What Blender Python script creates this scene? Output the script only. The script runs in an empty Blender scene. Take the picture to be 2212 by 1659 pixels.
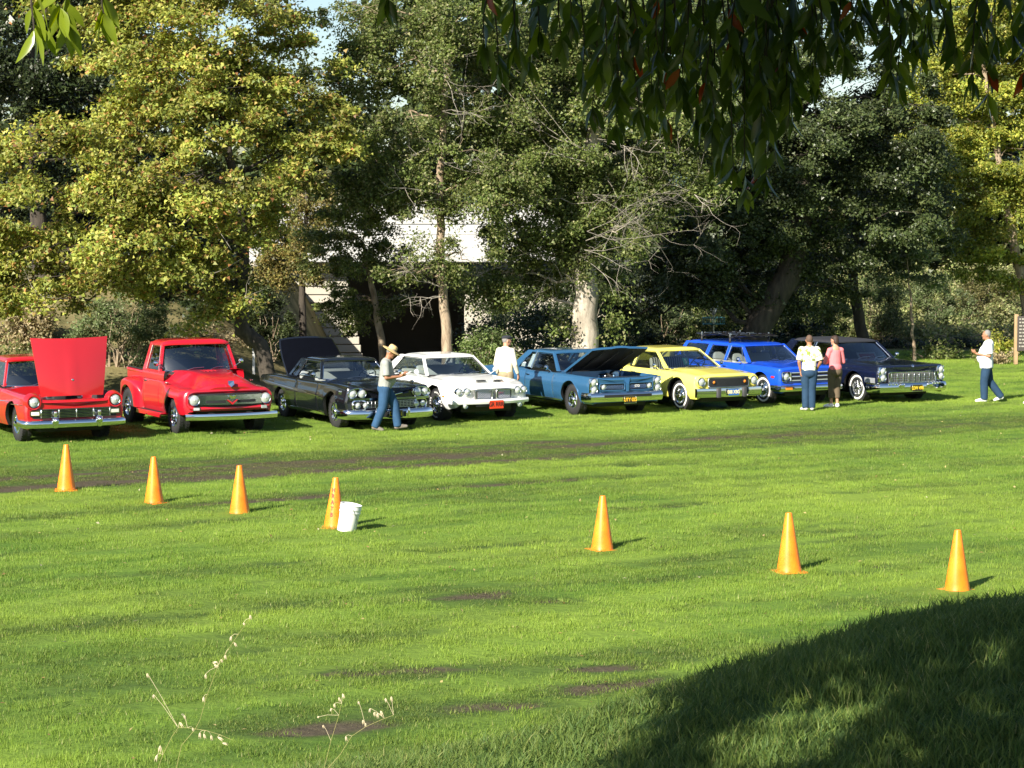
import bpy, bmesh, math, random
import numpy as np
from mathutils import Vector, Matrix
R = math.radians
rng = np.random.default_rng(7)
random.seed(7)
SC = bpy.context.scene
COL = SC.collection
# ------------------------------------------------------------------ camera
H = 4.3
PITCH = R(4.11)
F = 2252.0
KP = 1024 / 2212.0
cam_d = bpy.data.cameras.new('camera'); cam = bpy.data.objects.new('camera', cam_d); COL.objects.link(cam)
cam.location = (0, 0, H); cam.rotation_euler = (math.pi / 2 - PITCH, 0, 0)
cam_d.sensor_width = 36; cam_d.lens = 36 * F / 1024; cam_d.clip_start = 0.1; cam_d.clip_end = 3000
SC.camera = cam
# ------------------------------------------------------------------ sky and sun
SUN_AZ, SUN_EL = R(33), R(31)        # azimuth: to the left of straight behind the camera
TO_SUN = Vector((-math.sin(SUN_AZ) * math.cos(SUN_EL), -math.cos(SUN_AZ) * math.cos(SUN_EL), math.sin(SUN_EL)))
W = bpy.data.worlds.new('World'); SC.world = W; W.use_nodes = True
nt = W.node_tree; nt.nodes.clear()
sky = nt.nodes.new('ShaderNodeTexSky'); sky.sky_type = 'NISHITA'; sky.sun_disc = False
sky.air_density = 1.0; sky.dust_density = .6; sky.ozone_density = 2.0; sky.sun_elevation = SUN_EL; sky.sun_rotation = math.atan2(TO_SUN.x, TO_SUN.y)
bg = nt.nodes.new('ShaderNodeBackground'); bg.inputs[1].default_value = 0.065
wo = nt.nodes.new('ShaderNodeOutputWorld')
nt.links.new(sky.outputs[0], bg.inputs[0]); nt.links.new(bg.outputs[0], wo.inputs[0])
sd = bpy.data.lights.new('sun', 'SUN'); sd.energy = 5.0; sd.angle = R(0.53); sd.color = (1.0, 0.93, 0.80)
so = bpy.data.objects.new('sun', sd); COL.objects.link(so); so.location = (-30, -40, 60)
so.rotation_euler = (-TO_SUN).to_track_quat('-Z', 'Y').to_euler()
SC.view_settings.view_transform = 'Standard'; SC.view_settings.look = 'None'
SC.view_settings.gamma = 1; SC.view_settings.use_curve_mapping = False
SC.view_settings.exposure = 1.2
SC.render.engine = 'CYCLES'
cy = SC.cycles
cy.max_bounces = 7; cy.diffuse_bounces = 3; cy.glossy_bounces = 4; cy.transmission_bounces = 4; cy.transparent_max_bounces = 12
cy.use_denoising = True; cy.sample_clamp_indirect = 6.0; cy.caustics_reflective = False; cy.caustics_refractive = False

# ------------------------------------------------------------------ helpers
def ray(px, py):
    xc = (px * KP - 512) / F; yc = -(py * KP - 384) / F
    c, s = math.cos(PITCH), math.sin(PITCH)
    return Vector((xc, c + s * yc, -s + c * yc))
def at(px, py, d):
    r = ray(px, py); return Vector((0, 0, H)) + r * (d / r.y)
def onground(px, py, z=0.0):
    r = ray(px, py); return Vector((0, 0, H)) + r * ((z - H) / r.z)
def m_per_px(d): return KP / F * d

def tag(o, label=None, cat=None, group=None, kind=None):
    if label: o['label'] = label
    if cat: o['category'] = cat
    if group: o['group'] = group
    if kind: o['kind'] = kind
    return o
def empty(name, loc=(0, 0, 0), rz=0.0, label=None, cat=None, group=None):
    o = bpy.data.objects.new(name, None); COL.objects.link(o)
    o.location = loc; o.rotation_euler = (0, 0, rz); o.empty_display_size = 0.1
    return tag(o, label, cat, group)
def link(name, me, parent=None):
    o = bpy.data.objects.new(name, me); COL.objects.link(o)
    if parent is not None: o.parent = parent
    return o
def np_mesh(name, V, Fc, mats=(), smooth=False, mi=None, angle=None):
    """V (n,3); Fc: list of faces or an (m,k) int array"""
    me = bpy.data.meshes.new(name)
    V = np.asarray(V, np.float32).reshape(-1, 3)
    if isinstance(Fc, np.ndarray):
        m, k = Fc.shape
        me.vertices.add(len(V)); me.vertices.foreach_set('co', V.ravel())
        me.loops.add(m * k); me.loops.foreach_set('vertex_index', Fc.astype(np.int32).ravel())
        me.polygons.add(m); me.polygons.foreach_set('loop_start', np.arange(0, m * k, k, dtype=np.int32))
        me.update(calc_edges=True)
    else:
        me.from_pydata(V.tolist(), [], Fc)
    for mt in mats: me.materials.append(mt)
    if mi is not None: me.polygons.foreach_set('material_index', np.asarray(mi, np.int32))
    if smooth:
        me.polygons.foreach_set('use_smooth', np.ones(len(me.polygons), bool))
        if angle: me.set_sharp_from_angle(angle=R(angle))
    me.update()
    return me
class MB:
    def __init__(s): s.v = []; s.f = []; s.m = []
    def add(s, vs, fs, mi=0):
        b = len(s.v); s.v += [tuple(p) for p in vs]
        for f in fs: s.f.append([b + i for i in f]); s.m.append(mi)
    def grid(s, P, mi=0, cu=False, cv=False):
        n, m = len(P), len(P[0]); vs = [p for row in P for p in row]; fs = []
        for i in range(n if cu else n - 1):
            for j in range(m if cv else m - 1):
                a, b = i, (i + 1) % n; c, d = j, (j + 1) % m
                fs.append([a * m + c, b * m + c, b * m + d, a * m + d])
        s.add(vs, fs, mi)
    def box(s, c, size, ch=0.0, mi=0, rot=None):
        hx, hy, hz = size[0] / 2, size[1] / 2, size[2] / 2
        ch = min(ch, hx * .9, hy * .9, hz * .9)
        bm = bmesh.new(); bmesh.ops.create_cube(bm, size=1)
        for v in bm.verts: v.co = Vector((v.co.x * 2 * hx, v.co.y * 2 * hy, v.co.z * 2 * hz))
        if ch > 0: bmesh.ops.bevel(bm, geom=bm.edges[:], offset=ch, segments=2 if ch > .015 else 1, affect='EDGES', profile=.5)
        M = (rot.to_4x4() if rot is not None else Matrix.Identity(4)); c = Vector(c)
        bm.verts.ensure_lookup_table()
        s.add([M @ v.co + c for v in bm.verts], [[v.index for v in f.verts] for f in bm.faces], mi); bm.free()
    def lathe(s, prof, o=(0, 0, 0), ax=(0, 0, 1), n=20, mi=0, cap0=False, cap1=False):
        ax = Vector(ax).normalized(); t = Vector((0, 0, 1)) if abs(ax.z) < .9 else Vector((1, 0, 0))
        e1 = ax.cross(t).normalized(); e2 = ax.cross(e1); o = Vector(o)
        P = [[o + ax * h + (e1 * math.cos(a) + e2 * math.sin(a)) * r for a in [2 * math.pi * k / n for k in range(n)]] for r, h in prof]
        s.grid(P, mi, cv=True)
        if cap0: s.add(P[0], [list(range(n))], mi)
        if cap1: s.add(P[-1], [list(range(n))], mi)
    def tube(s, pts, r, n=6, mi=0, closed=False, flat=1.0, caps=True):
        pts = [Vector(p) for p in pts]; N = len(pts); rows = []
        rr = r if isinstance(r, (list, tuple)) else [r] * N
        up = Vector((0, 0, 1)); prev = None
        for i in range(N):
            a = pts[(i + 1) % N] if (closed or i < N - 1) else pts[i]
            b = pts[i - 1] if (closed or i > 0) else pts[i]
            t = (a - b).normalized() if (a - b).length > 1e-9 else Vector((0, 0, 1))
            if prev is None:
                q = up if abs(t.z) < .9 else Vector((1, 0, 0)); e1 = t.cross(q).normalized()
            else:
                e1 = (prev - t * prev.dot(t)); e1 = e1.normalized() if e1.length > 1e-6 else t.orthogonal().normalized()
            prev = e1; e2 = t.cross(e1)
            rows.append([pts[i] + (e1 * math.cos(2 * math.pi * k / n) + e2 * math.sin(2 * math.pi * k / n) * flat) * rr[i] for k in range(n)])
        s.grid(rows, mi, cu=closed, cv=True)
        if caps and not closed: s.add(rows[0], [list(range(n))], mi); s.add(rows[-1], [list(range(n))], mi)
    def prism(s, poly, off, mi=0):
        n = len(poly); off = Vector(off); a = [Vector(p) for p in poly]; b = [p + off for p in a]
        s.add(a + b, [list(range(n)), list(range(n, 2 * n))] + [[i, (i + 1) % n, n + (i + 1) % n, n + i] for i in range(n)], mi)
    def build(s, name, mats, parent=None, smooth=True, angle=40, loc=None):
        mats = mats if isinstance(mats, (list, tuple)) else [mats]
        me = np_mesh(name, s.v, s.f, mats, smooth, s.m, angle)
        o = link(name, me, parent)
        if loc is not None: o.location = loc
        return o

# noise fields in numpy
def _hash(ix, iy, seed):
    h = (ix.astype(np.int64) * 374761393 + iy.astype(np.int64) * 668265263 + seed * 1442695041) & 0xffffffff
    h = ((h ^ (h >> 13)) * 1274126177) & 0xffffffff
    return ((h ^ (h >> 16)) & 0xffff) / 65535.0
def vnoise(x, y, seed=0):
    ix, iy = np.floor(x), np.floor(y); fx, fy = x - ix, y - iy
    fx = fx * fx * (3 - 2 * fx); fy = fy * fy * (3 - 2 * fy)
    a, b = _hash(ix, iy, seed), _hash(ix + 1, iy, seed); c, d = _hash(ix, iy + 1, seed), _hash(ix + 1, iy + 1, seed)
    return (a * (1 - fx) + b * fx) * (1 - fy) + (c * (1 - fx) + d * fx) * fy
def fbm(x, y, seed=0, o=4):
    s = 0; a = .5; t = 0
    for k in range(o): s = s + a * vnoise(x * 2 ** k, y * 2 ** k, seed + k * 17); t += a; a *= .55
    return s / t
def sstep(a, b, x):
    t = np.clip((x - a) / (b - a), 0, 1); return t * t * (3 - 2 * t)

# ------------------------------------------------------------------ materials
MATS = {}
def principled(name, col, rough=.5, metal=0, coat=0, spec=.5, var=0, vscale=8, bump=0, bscale=60, coatr=.05):
    if name in MATS: return MATS[name]
    m = bpy.data.materials.new(name); m.use_nodes = True; MATS[name] = m
    n = m.node_tree; b = n.nodes['Principled BSDF']
    b.inputs['Base Color'].default_value = (*col, 1); b.inputs['Roughness'].default_value = rough
    b.inputs['Metallic'].default_value = metal; b.inputs['Coat Weight'].default_value = coat
    b.inputs['Coat Roughness'].default_value = coatr; b.inputs['Specular IOR Level'].default_value = spec
    tc = n.nodes.new('ShaderNodeTexCoord')
    if var:
        nz = n.nodes.new('ShaderNodeTexNoise'); nz.inputs['Scale'].default_value = vscale; nz.inputs['Detail'].default_value = 5
        n.links.new(tc.outputs['Object'], nz.inputs['Vector'])
        mx = n.nodes.new('ShaderNodeMix'); mx.data_type = 'RGBA'
        mx.inputs[6].default_value = (*[c * (1 - var) for c in col], 1); mx.inputs[7].default_value = (*[min(1, c * (1 + var)) for c in col], 1)
        n.links.new(nz.outputs['Fac'], mx.inputs[0]); n.links.new(mx.outputs[2], b.inputs['Base Color'])
    if bump:
        nb = n.nodes.new('ShaderNodeTexNoise'); nb.inputs['Scale'].default_value = bscale; nb.inputs['Detail'].default_value = 4
        n.links.new(tc.outputs['Object'], nb.inputs['Vector'])
        bp = n.nodes.new('ShaderNodeBump'); bp.inputs['Strength'].default_value = bump; bp.inputs['Distance'].default_value = .01
        n.links.new(nb.outputs['Fac'], bp.inputs['Height']); n.links.new(bp.outputs[0], b.inputs['Normal'])
    return m
def paint(name, col, metal=0, rough=.35):
    m = principled(name, col, rough, metal, 1.0, .5, .06, 2.5, .012, 9)
    return m
CHROME = principled('chrome', (.82, .83, .84), .07, 1, bump=.02, bscale=14)
STEEL = principled('brushed_steel', (.55, .56, .57), .28, 1, var=.15, vscale=20)
RUBBER = principled('tyre_rubber', (.022, .022, .023), .75, var=.3, vscale=12)
BLACK = principled('black_trim', (.012, .012, .013), .6, var=.3)
DARK = principled('dark_interior', (.02, .02, .022), .8, var=.3)
WHITEWALL = principled('white_rubber', (.75, .74, .70), .6, var=.06)
LENS = principled('lamp_lens', (.62, .64, .64), .08, .35, .8, var=.25, vscale=40)
AMBER = principled('amber_lens', (.75, .22, .02), .2, 0, .6, var=.15)
REDLENS = principled('red_lens', (.5, .015, .01), .2, 0, .6, var=.15)
def glass_mat(name, tint, refl=.12):
    m = bpy.data.materials.new(name); m.use_nodes = True; n = m.node_tree; n.nodes.clear()
    o = n.nodes.new('ShaderNodeOutputMaterial'); tr = n.nodes.new('ShaderNodeBsdfTransparent'); tr.inputs[0].default_value = (*tint, 1)
    gl = n.nodes.new('ShaderNodeBsdfGlossy'); gl.inputs['Roughness'].default_value = .03; gl.inputs[0].default_value = (.9, .95, 1, 1)
    lw = n.nodes.new('ShaderNodeLayerWeight'); lw.inputs[0].default_value = .35
    mr = n.nodes.new('ShaderNodeMapRange'); mr.inputs[3].default_value = refl; mr.inputs[4].default_value = .9
    mx = n.nodes.new('ShaderNodeMixShader')
    n.links.new(lw.outputs['Fresnel'], mr.inputs[0]); n.links.new(mr.outputs[0], mx.inputs[0])
    n.links.new(tr.outputs[0], mx.inputs[1]); n.links.new(gl.outputs[0], mx.inputs[2]); n.links.new(mx.outputs[0], o.inputs[0])
    return m
GLASS = glass_mat('window_glass', (.62, .68, .68))
GLASS_DK = glass_mat('smoked_glass', (.25, .29, .32))

def leaf_mat(name, trans=.35, rough=.5, spec=.35):
    m = bpy.data.materials.new(name); m.use_nodes = True; n = m.node_tree
    b = n.nodes['Principled BSDF']; o = n.nodes['Material Output']
    a = n.nodes.new('ShaderNodeAttribute'); a.attribute_name = 'tint'
    b.inputs['Roughness'].default_value = rough; b.inputs['Specular IOR Level'].default_value = spec
    t = n.nodes.new('ShaderNodeBsdfTranslucent'); mx = n.nodes.new('ShaderNodeMixShader'); mx.inputs[0].default_value = trans
    hs = n.nodes.new('ShaderNodeHueSaturation'); hs.inputs['Hue'].default_value = .485; hs.inputs['Saturation'].default_value = 1.1; hs.inputs['Value'].default_value = 1.5
    n.links.new(a.outputs['Color'], b.inputs['Base Color']); n.links.new(a.outputs['Color'], hs.inputs['Color']); n.links.new(hs.outputs[0], t.inputs[0])
    n.links.new(b.outputs[0], mx.inputs[1]); n.links.new(t.outputs[0], mx.inputs[2]); n.links.new(mx.outputs[0], o.inputs[0])
    return m
LEAF = leaf_mat('leaf'); LEAF_DARK = leaf_mat('leaf_shaded', .15, .4, .4)  # LEAF_DARK: less translucent copy standing in for foliage in shade
def bark_mat(name, c1, c2, scale=6, stretch=.25):
    m = bpy.data.materials.new(name); m.use_nodes = True; n = m.node_tree; b = n.nodes['Principled BSDF']; b.inputs['Roughness'].default_value = .9
    tc = n.nodes.new('ShaderNodeTexCoord'); mp = n.nodes.new('ShaderNodeMapping'); mp.inputs['Scale'].default_value = (1, 1, stretch)
    nz = n.nodes.new('ShaderNodeTexNoise'); nz.inputs['Scale'].default_value = scale; nz.inputs['Detail'].default_value = 8; nz.inputs['Roughness'].default_value = .65
    rp = n.nodes.new('ShaderNodeValToRGB'); rp.color_ramp.elements[0].position = .35; rp.color_ramp.elements[1].position = .65
    rp.color_ramp.elements[0].color = (*c1, 1); rp.color_ramp.elements[1].color = (*c2, 1)
    bp = n.nodes.new('ShaderNodeBump'); bp.inputs['Strength'].default_value = .8; bp.inputs['Distance'].default_value = .05
    n.links.new(tc.outputs['Object'], mp.inputs[0]); n.links.new(mp.outputs[0], nz.inputs['Vector']); n.links.new(nz.outputs['Fac'], rp.inputs[0])
    n.links.new(rp.outputs[0], b.inputs['Base Color']); n.links.new(nz.outputs['Fac'], bp.inputs['Height']); n.links.new(bp.outputs[0], b.inputs['Normal'])
    return m
BARK_PALE = bark_mat('pale_bark', (.20, .17, .13), (.62, .55, .45), 2.6, .3)
BARK_TAN = bark_mat('tan_bark', (.16, .11, .07), (.42, .33, .23), 7)
BARK_DARK = bark_mat('dark_bark', (.025, .02, .016), (.075, .06, .045), 7)
TWIG = principled('dry_twig', (.36, .32, .27), .9, var=.3, vscale=2)

# ------------------------------------------------------------------ terrain
def uv(x, y): return x * .875 + y * .485, -x * .485 + y * .875
def bank_h(x):
    return np.interp(x, [-30, -8, -3, -1.5, 0, .5, 1.22, 1.84, 2.3, 3.2, 8, 30], [2.0, 1.75, 1.55, 1.6, 1.86, 2.02, 2.29, 2.47, 2.56, 2.7, 3.0, 3.2])
def gz(x, y):
    x = np.asarray(x, float); y = np.asarray(y, float); u, v = uv(x, y)
    z = bank_h(x) * (1 - sstep(9.6, 17.5, y + .25 * (fbm(x * .7, y * .7, 5) - .5) * 4)) + .18 * (1 - sstep(9, 13, y)) * (fbm(x * 1.1, y * 1.1, 9) - .5)
    z = z + np.where(y > 15, .10 * (fbm(x * .12, y * .12, 3) - .5), 0)
    z = z + 2.6 * sstep(51, 63, v + 2 * (fbm(x * .3, y * .3, 31) - .5)) * (1 - sstep(-9.5, -5.5, x))
    z = z - 1.8 * sstep(60, 68, v) * sstep(-8.5, -6, x) * (1 - sstep(1, 4, x))
    z = z + 1.7 * sstep(77, 102, y) * sstep(3, 9, x)
    z = z + 6 * sstep(110, 300, y)
    return z
def gz1(x, y): return float(gz(np.array([x]), np.array([y]))[0])
PATCHES = [(1050, 1281, .35, .12), (1190, 1293, .3, .1), (1312, 1438, .38, .1), (1265, 1482, .4, .10), (1385, 1467, .25, .1), (1085, 1521, .55, .10),
           (750, 1562, .5, .10), (905, 1441, .5, .09), (770, 1448, .3, .08), (1910, 1222, .16, .1), (1830, 1235, .2, .1), (1160, 953, .5, .12), (1330, 957, .5, .1), (660, 1575, .4, .08)]
PW = [(onground(p[0], p[1]), p[2], p[3]) for p in PATCHES]
def wear_f(x, y):
    x = np.asarray(x, float); y = np.asarray(y, float); u, v = uv(x, y)
    st = fbm(u * .22, v * 3.2, 11)            # streaks along the lane
    big = fbm(u * .25, v * .5, 21)
    lane = sstep(34.9, 36.0, v + 1.3 * (big - .5)) * (1 - sstep(38.2, 39.9, v + 1.3 * (big - .5)))
    w = lane * np.clip(.66 + 1.7 * (st - .46), .25, 1.05) * (1 - .12 * sstep(14, 34, u))
    rut = lambda v0, s, u0, u1: np.exp(-((v - v0 + .35 * (fbm(u * .35, v * 0 + 2, 41) - .5)) / s) ** 2) * sstep(u0, u0 + 2, u) * (1 - sstep(u1 - 2, u1, u))
    w = w + .95 * rut(35.45, .28, -6, 22) * (.35 + fbm(u * 1.3, v * 3, 51)) + .5 * rut(37.2, .3, -8, 40) * fbm(u, v * 3, 53)
    w = w + 1.0 * rut(32.25, .27, 11.2, 20.5) * (.5 + .95 * fbm(u * 1.6, v * 4, 57)) + .8 * rut(31.4, .16, 13, 20) * (fbm(u * 1.2, v * 4, 58))
    w = w + .85 * rut(28.55, .17, 16.2, 21) * (.5 + fbm(u * 1.6, v * 4, 59))
    w = w + .24 * sstep(.47, .64, fbm(u * .13, v * 1.25, 61)) * (1 - sstep(33, 35, v)) + .30 * sstep(.55, .7, fbm(u * .5, v * 2.2, 63)) + .22 * sstep(.5, .75, fbm(u * .9, v * 1.3, 67))
    for v0, s_, u0, u1, k_ in ((30.3, .12, 10, 26, .6), (26.2, .14, 6, 30, .55), (24.9, .12, 8, 26, .5), (22.8, .16, 4, 24, .6), (21.0, .12, 6, 22, .5), (19.0, .14, 6, 20, .5), (33.6, .2, 14, 34, .6)): w = w + k_ * rut(v0, s_, u0, u1) * sstep(.35, .7, fbm(u * .6, v * 3 + v0, 65))
    for p, a, b in PW:
        du = (x - p.x) * .97 + (y - p.y) * .24; dv = -(x - p.x) * .24 + (y - p.y) * .97
        q = (du / a) ** 2 + (dv / (b * 1.9)) ** 2
        w = w + 1.5 * np.exp(-q) * (.25 + 1.2 * fbm(x * 5, y * 5, 71))
    return np.clip(w, 0, 1.3)
def dry_f(x, y):
    u, v = uv(np.asarray(x, float), np.asarray(y, float))
    return sstep(49.5, 52.5, v + 2 * (fbm(x * .4, y * .4, 77) - .5)) * (1 - sstep(2, 8, x)) + sstep(73, 77, y + 3 * (fbm(x * .4, y * .4, 78) - .5)) * sstep(2, 8, x)

def axis(*segs):
    out = []
    for a, b, s in segs: out.append(np.arange(a, b, s))
    return np.concatenate(out)
gx = axis((-600, -60, 60), (-60, -20, 4), (-20, 22, .3), (22, 60, 4), (60, 660, 60))
gy = axis((-200, -20, 30), (-20, 4, 2), (4, 18, .22), (18, 58, .28), (58, 112, 1.0), (112, 200, 8), (200, 1200, 80))
X, Y = np.meshgrid(gx, gy); Z = gz(X, Y)
Z = Z - .02 * np.clip(wear_f(X, Y), 0, 1) * (Y > 14) * (Y < 60)
nx, ny = len(gx), len(gy)
I = np.arange(nx * ny).reshape(ny, nx)
GF = np.stack([I[:-1, :-1], I[:-1, 1:], I[1:, 1:], I[1:, :-1]], -1).reshape(-1, 4)
gm = np_mesh('ground', np.stack([X, Y, Z], -1), GF, (), True)
for nm, arr in (('wear', np.where((Y > 13) & (Y < 75), wear_f(X, Y), 0)), ('dry', dry_f(X, Y)), ('bank', 1 - sstep(11, 16, Y))):
    a = gm.attributes.new(nm, 'FLOAT', 'POINT'); a.data.foreach_set('value', arr.astype(np.float32).ravel())
def N(n, t, **kw):
    x = n.nodes.new(t)
    for k, v in kw.items(): setattr(x, k, v)
    return x
def mixc(n, fac, a, b):
    m = N(n, 'ShaderNodeMix'); m.data_type = 'RGBA'; m.clamp_factor = True
    for s, v in ((0, fac), (6, a), (7, b)):
        if isinstance(v, (int, float)): m.inputs[s].default_value = v
        elif isinstance(v, tuple): m.inputs[s].default_value = (*v, 1)
        else: n.links.new(v, m.inputs[s])
    return m.outputs[2]
def grass_color(n, inst):
    """lawn colour from world position, wear and bank attributes"""
    geo = N(n, 'ShaderNodeNewGeometry')
    def attr(nm):
        a = N(n, 'ShaderNodeAttribute'); a.attribute_name = nm; a.attribute_type = 'INSTANCER' if inst else 'GEOMETRY'; return a.outputs['Fac']
    mp = N(n, 'ShaderNodeMapping'); mp.vector_type = 'TEXTURE'; mp.inputs['Rotation'].default_value = (0, 0, R(29)); mp.inputs['Scale'].default_value = (9, 1.1, 5)
    n.links.new(geo.outputs['Position'], mp.inputs[0])
    n1 = N(n, 'ShaderNodeTexNoise'); n1.inputs['Scale'].default_value = 1.6; n1.inputs['Detail'].default_value = 6; n1.inputs['Roughness'].default_value = .6
    n.links.new(mp.outputs[0], n1.inputs['Vector'])
    n2 = N(n, 'ShaderNodeTexNoise'); n2.inputs['Scale'].default_value = .16; n2.inputs['Detail'].default_value = 3
    n.links.new(geo.outputs['Position'], n2.inputs['Vector'])
    def ramp(o, a, b):
        r = N(n, 'ShaderNodeMapRange'); r.inputs[1].default_value = a; r.inputs[2].default_value = b; n.links.new(o, r.inputs[0]); return r.outputs[0]
    c = mixc(n, ramp(n1.outputs['Fac'], .39, .60), (.115, .225, .036), (.25, .385, .06))
    c = mixc(n, ramp(n2.outputs['Fac'], .42, .66), c, (.33, .46, .07))
    c = mixc(n, attr('bank'), c, (.072, .125, .044))  # coarse bank grass, darkened further to put tree shade into the colour
    wr = attr('wear')
    c = mixc(n, ramp(wr, .05, .6), c, (.074, .118, .034)); c = mixc(n, ramp(wr, .74, 1.12), c, (.092, .088, .044))
    return c, wr, attr, ramp, geo
def make_grass_mat():
    m = bpy.data.materials.new('grass_blades'); m.use_nodes = True; n = m.node_tree; b = n.nodes['Principled BSDF']; o = n.nodes['Material Output']
    c, wr, attr, ramp, geo = grass_color(n, True)
    ra = N(n, 'ShaderNodeAttribute'); ra.attribute_name = 'rnd'
    c2 = mixc(n, ramp(ra.outputs['Fac'], 0, 1), mixc(n, .35, c, (.06, .15, .012)), mixc(n, .35, c, (.36, .42, .06)))
    st = mixc(n, ramp(ra.outputs['Fac'], .955, .97), c2, (.34, .34, .13))
    st = mixc(n, ramp(wr, .84, 1.2), st, (.115, .10, .058))
    n.links.new(st, b.inputs['Base Color']); b.inputs['Roughness'].default_value = .55; b.inputs['Specular IOR Level'].default_value = .25
    t = N(n, 'ShaderNodeBsdfTranslucent'); n.links.new(st, t.inputs[0])
    mx = N(n, 'ShaderNodeMixShader'); mx.inputs[0].default_value = .35
    n.links.new(b.outputs[0], mx.inputs[1]); n.links.new(t.outputs[0], mx.inputs[2]); n.links.new(mx.outputs[0], o.inputs[0])
    return m
def make_ground_mat():
    m = bpy.data.materials.new('lawn_soil'); m.use_nodes = True; n = m.node_tree; b = n.nodes['Principled BSDF']
    c, wr, attr, ramp, geo = grass_color(n, False)
    n3 = N(n, 'ShaderNodeTexNoise'); n3.inputs['Scale'].default_value = 9; n3.inputs['Detail'].default_value = 8
    n.links.new(geo.outputs['Position'], n3.inputs['Vector'])
    c = mixc(n, .55, c, (.05, .085, .012))
    c = mixc(n, ramp(wr, .72, 1.12), c, mixc(n, n3.outputs['Fac'], (.048, .040, .027), (.11, .09, .06)))
    n4 = N(n, 'ShaderNodeTexNoise'); n4.inputs['Scale'].default_value = .8; n4.inputs['Detail'].default_value = 8
    n.links.new(geo.outputs['Position'], n4.inputs['Vector'])
    dryc = mixc(n, ramp(n4.outputs['Fac'], .35, .65), (.075, .075, .03), (.25, .205, .10))
    c = mixc(n, attr('dry'), c, dryc)
    n.links.new(c, b.inputs['Base Color']); b.inputs['Roughness'].default_value = .95; b.inputs['Specular IOR Level'].default_value = .1
    bp = N(n, 'ShaderNodeBump'); bp.inputs['Strength'].default_value = .7; bp.inputs['Distance'].default_value = .04
    n.links.new(n3.outputs['Fac'], bp.inputs['Height']); n.links.new(bp.outputs[0], b.inputs['Normal'])
    return m
GRASS = make_grass_mat(); gm.materials.append(make_ground_mat())
ground = tag(link('ground', gm), kind='structure')

# grass: tufts spread by geometry nodes
def tuft_mesh(name, nb, rad, h, w, segs, seed):
    r = np.random.default_rng(seed); V = []; Fc = []; rn = []
    for k in range(nb):
        a = r.uniform(0, 2 * math.pi); q = rad * math.sqrt(r.uniform()); x, y = q * math.cos(a), q * math.sin(a)
        hh = h * r.uniform(.55, 1.25); la = r.uniform(0, 2 * math.pi); ln = hh * r.uniform(.1, .75); ta = r.uniform(0, math.pi)
        ww = w * r.uniform(.7, 1.3); rv = r.uniform(); b = len(V)
        dx, dy = math.cos(ta) * ww / 2, math.sin(ta) * ww / 2; lx, ly = math.cos(la) * ln, math.sin(la) * ln
        for s in range(segs):
            t = s / segs; f = 1 - t * .5
            V += [(x + lx * t * t - dx * f, y + ly * t * t - dy * f, hh * t - .01), (x + lx * t * t + dx * f, y + ly * t * t + dy * f, hh * t - .01)]
            rn += [rv, rv]
        V.append((x + lx, y + ly, hh * .93)); rn.append(rv)
        for s in range(segs - 1): i = b + 2 * s; Fc += [(i, i + 1, i + 3), (i, i + 3, i + 2)]
        i = b + 2 * (segs - 1); Fc.append((i, i + 1, i + 2))
    me = np_mesh(name, V, np.array(Fc), [GRASS]); at_ = me.attributes.new('rnd', 'FLOAT', 'POINT'); at_.data.foreach_set('value', np.array(rn, np.float32))
    return me
def scatter(name, P, scl, attrs, tufts, kind='stuff'):
    me = bpy.data.meshes.new(name); me.vertices.add(len(P)); me.vertices.foreach_set('co', np.asarray(P, np.float32).ravel())
    rot = np.zeros((len(P), 3), np.float32); rot[:, 2] = rng.uniform(0, 6.283, len(P)); rot[:, :2] = rng.normal(0, .08, (len(P), 2))
    a = me.attributes.new('rot', 'FLOAT_VECTOR', 'POINT'); a.data.foreach_set('vector', rot.ravel())
    a = me.attributes.new('scl', 'FLOAT_VECTOR', 'POINT'); a.data.foreach_set('vector', np.asarray(scl, np.float32).ravel())
    for k, v in attrs.items():
        a = me.attributes.new(k, 'FLOAT', 'POINT'); a.data.foreach_set('value', np.asarray(v, np.float32))
    o = link(name, me)
    g = bpy.data.node_groups.new(name, 'GeometryNodeTree')
    g.interface.new_socket('Geometry', in_out='INPUT', socket_type='NodeSocketGeometry'); g.interface.new_socket('Geometry', in_out='OUTPUT', socket_type='NodeSocketGeometry')
    gi = g.nodes.new('NodeGroupInput'); go = g.nodes.new('NodeGroupOutput'); ip = g.nodes.new('GeometryNodeInstanceOnPoints'); jn = g.nodes.new('GeometryNodeJoinGeometry')
    for t in tufts:
        src = bpy.data.objects.new(t.name, t); oi = g.nodes.new('GeometryNodeObjectInfo'); oi.inputs['Object'].default_value = src; oi.inputs['As Instance'].default_value = True
        g.links.new(oi.outputs['Geometry'], jn.inputs[0])
    ip.inputs['Pick Instance'].default_value = True
    for nm, sock in (('rot', 'Rotation'), ('scl', 'Scale')):
        na = g.nodes.new('GeometryNodeInputNamedAttribute'); na.data_type = 'FLOAT_VECTOR'; na.inputs['Name'].default_value = nm
        g.links.new(na.outputs['Attribute'], ip.inputs[sock])
    g.links.new(gi.outputs[0], ip.inputs['Points']); g.links.new(jn.outputs[0], ip.inputs['Instance']); g.links.new(ip.outputs[0], go.inputs[0])
    md = o.modifiers.new('scatter', 'NODES'); md.node_group = g
    return tag(o, kind=kind)
lawn_t = [tuft_mesh('lawn_tuft', 200, .26, .038, .0072, 1, s) for s in range(4)]
n_l = 16000
yy = 14.5 + (76 - 14.5) * rng.uniform(0, 1, n_l * 3) ** .75; xx = rng.uniform(-1, 1, n_l * 3) * (yy * .245 + 1.2)
u_, v_ = uv(xx, yy); keep = (dry_f(xx, yy) < .6) & (gz(xx, yy) < 1.2)
xx, yy = xx[keep][:n_l], yy[keep][:n_l]
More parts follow.
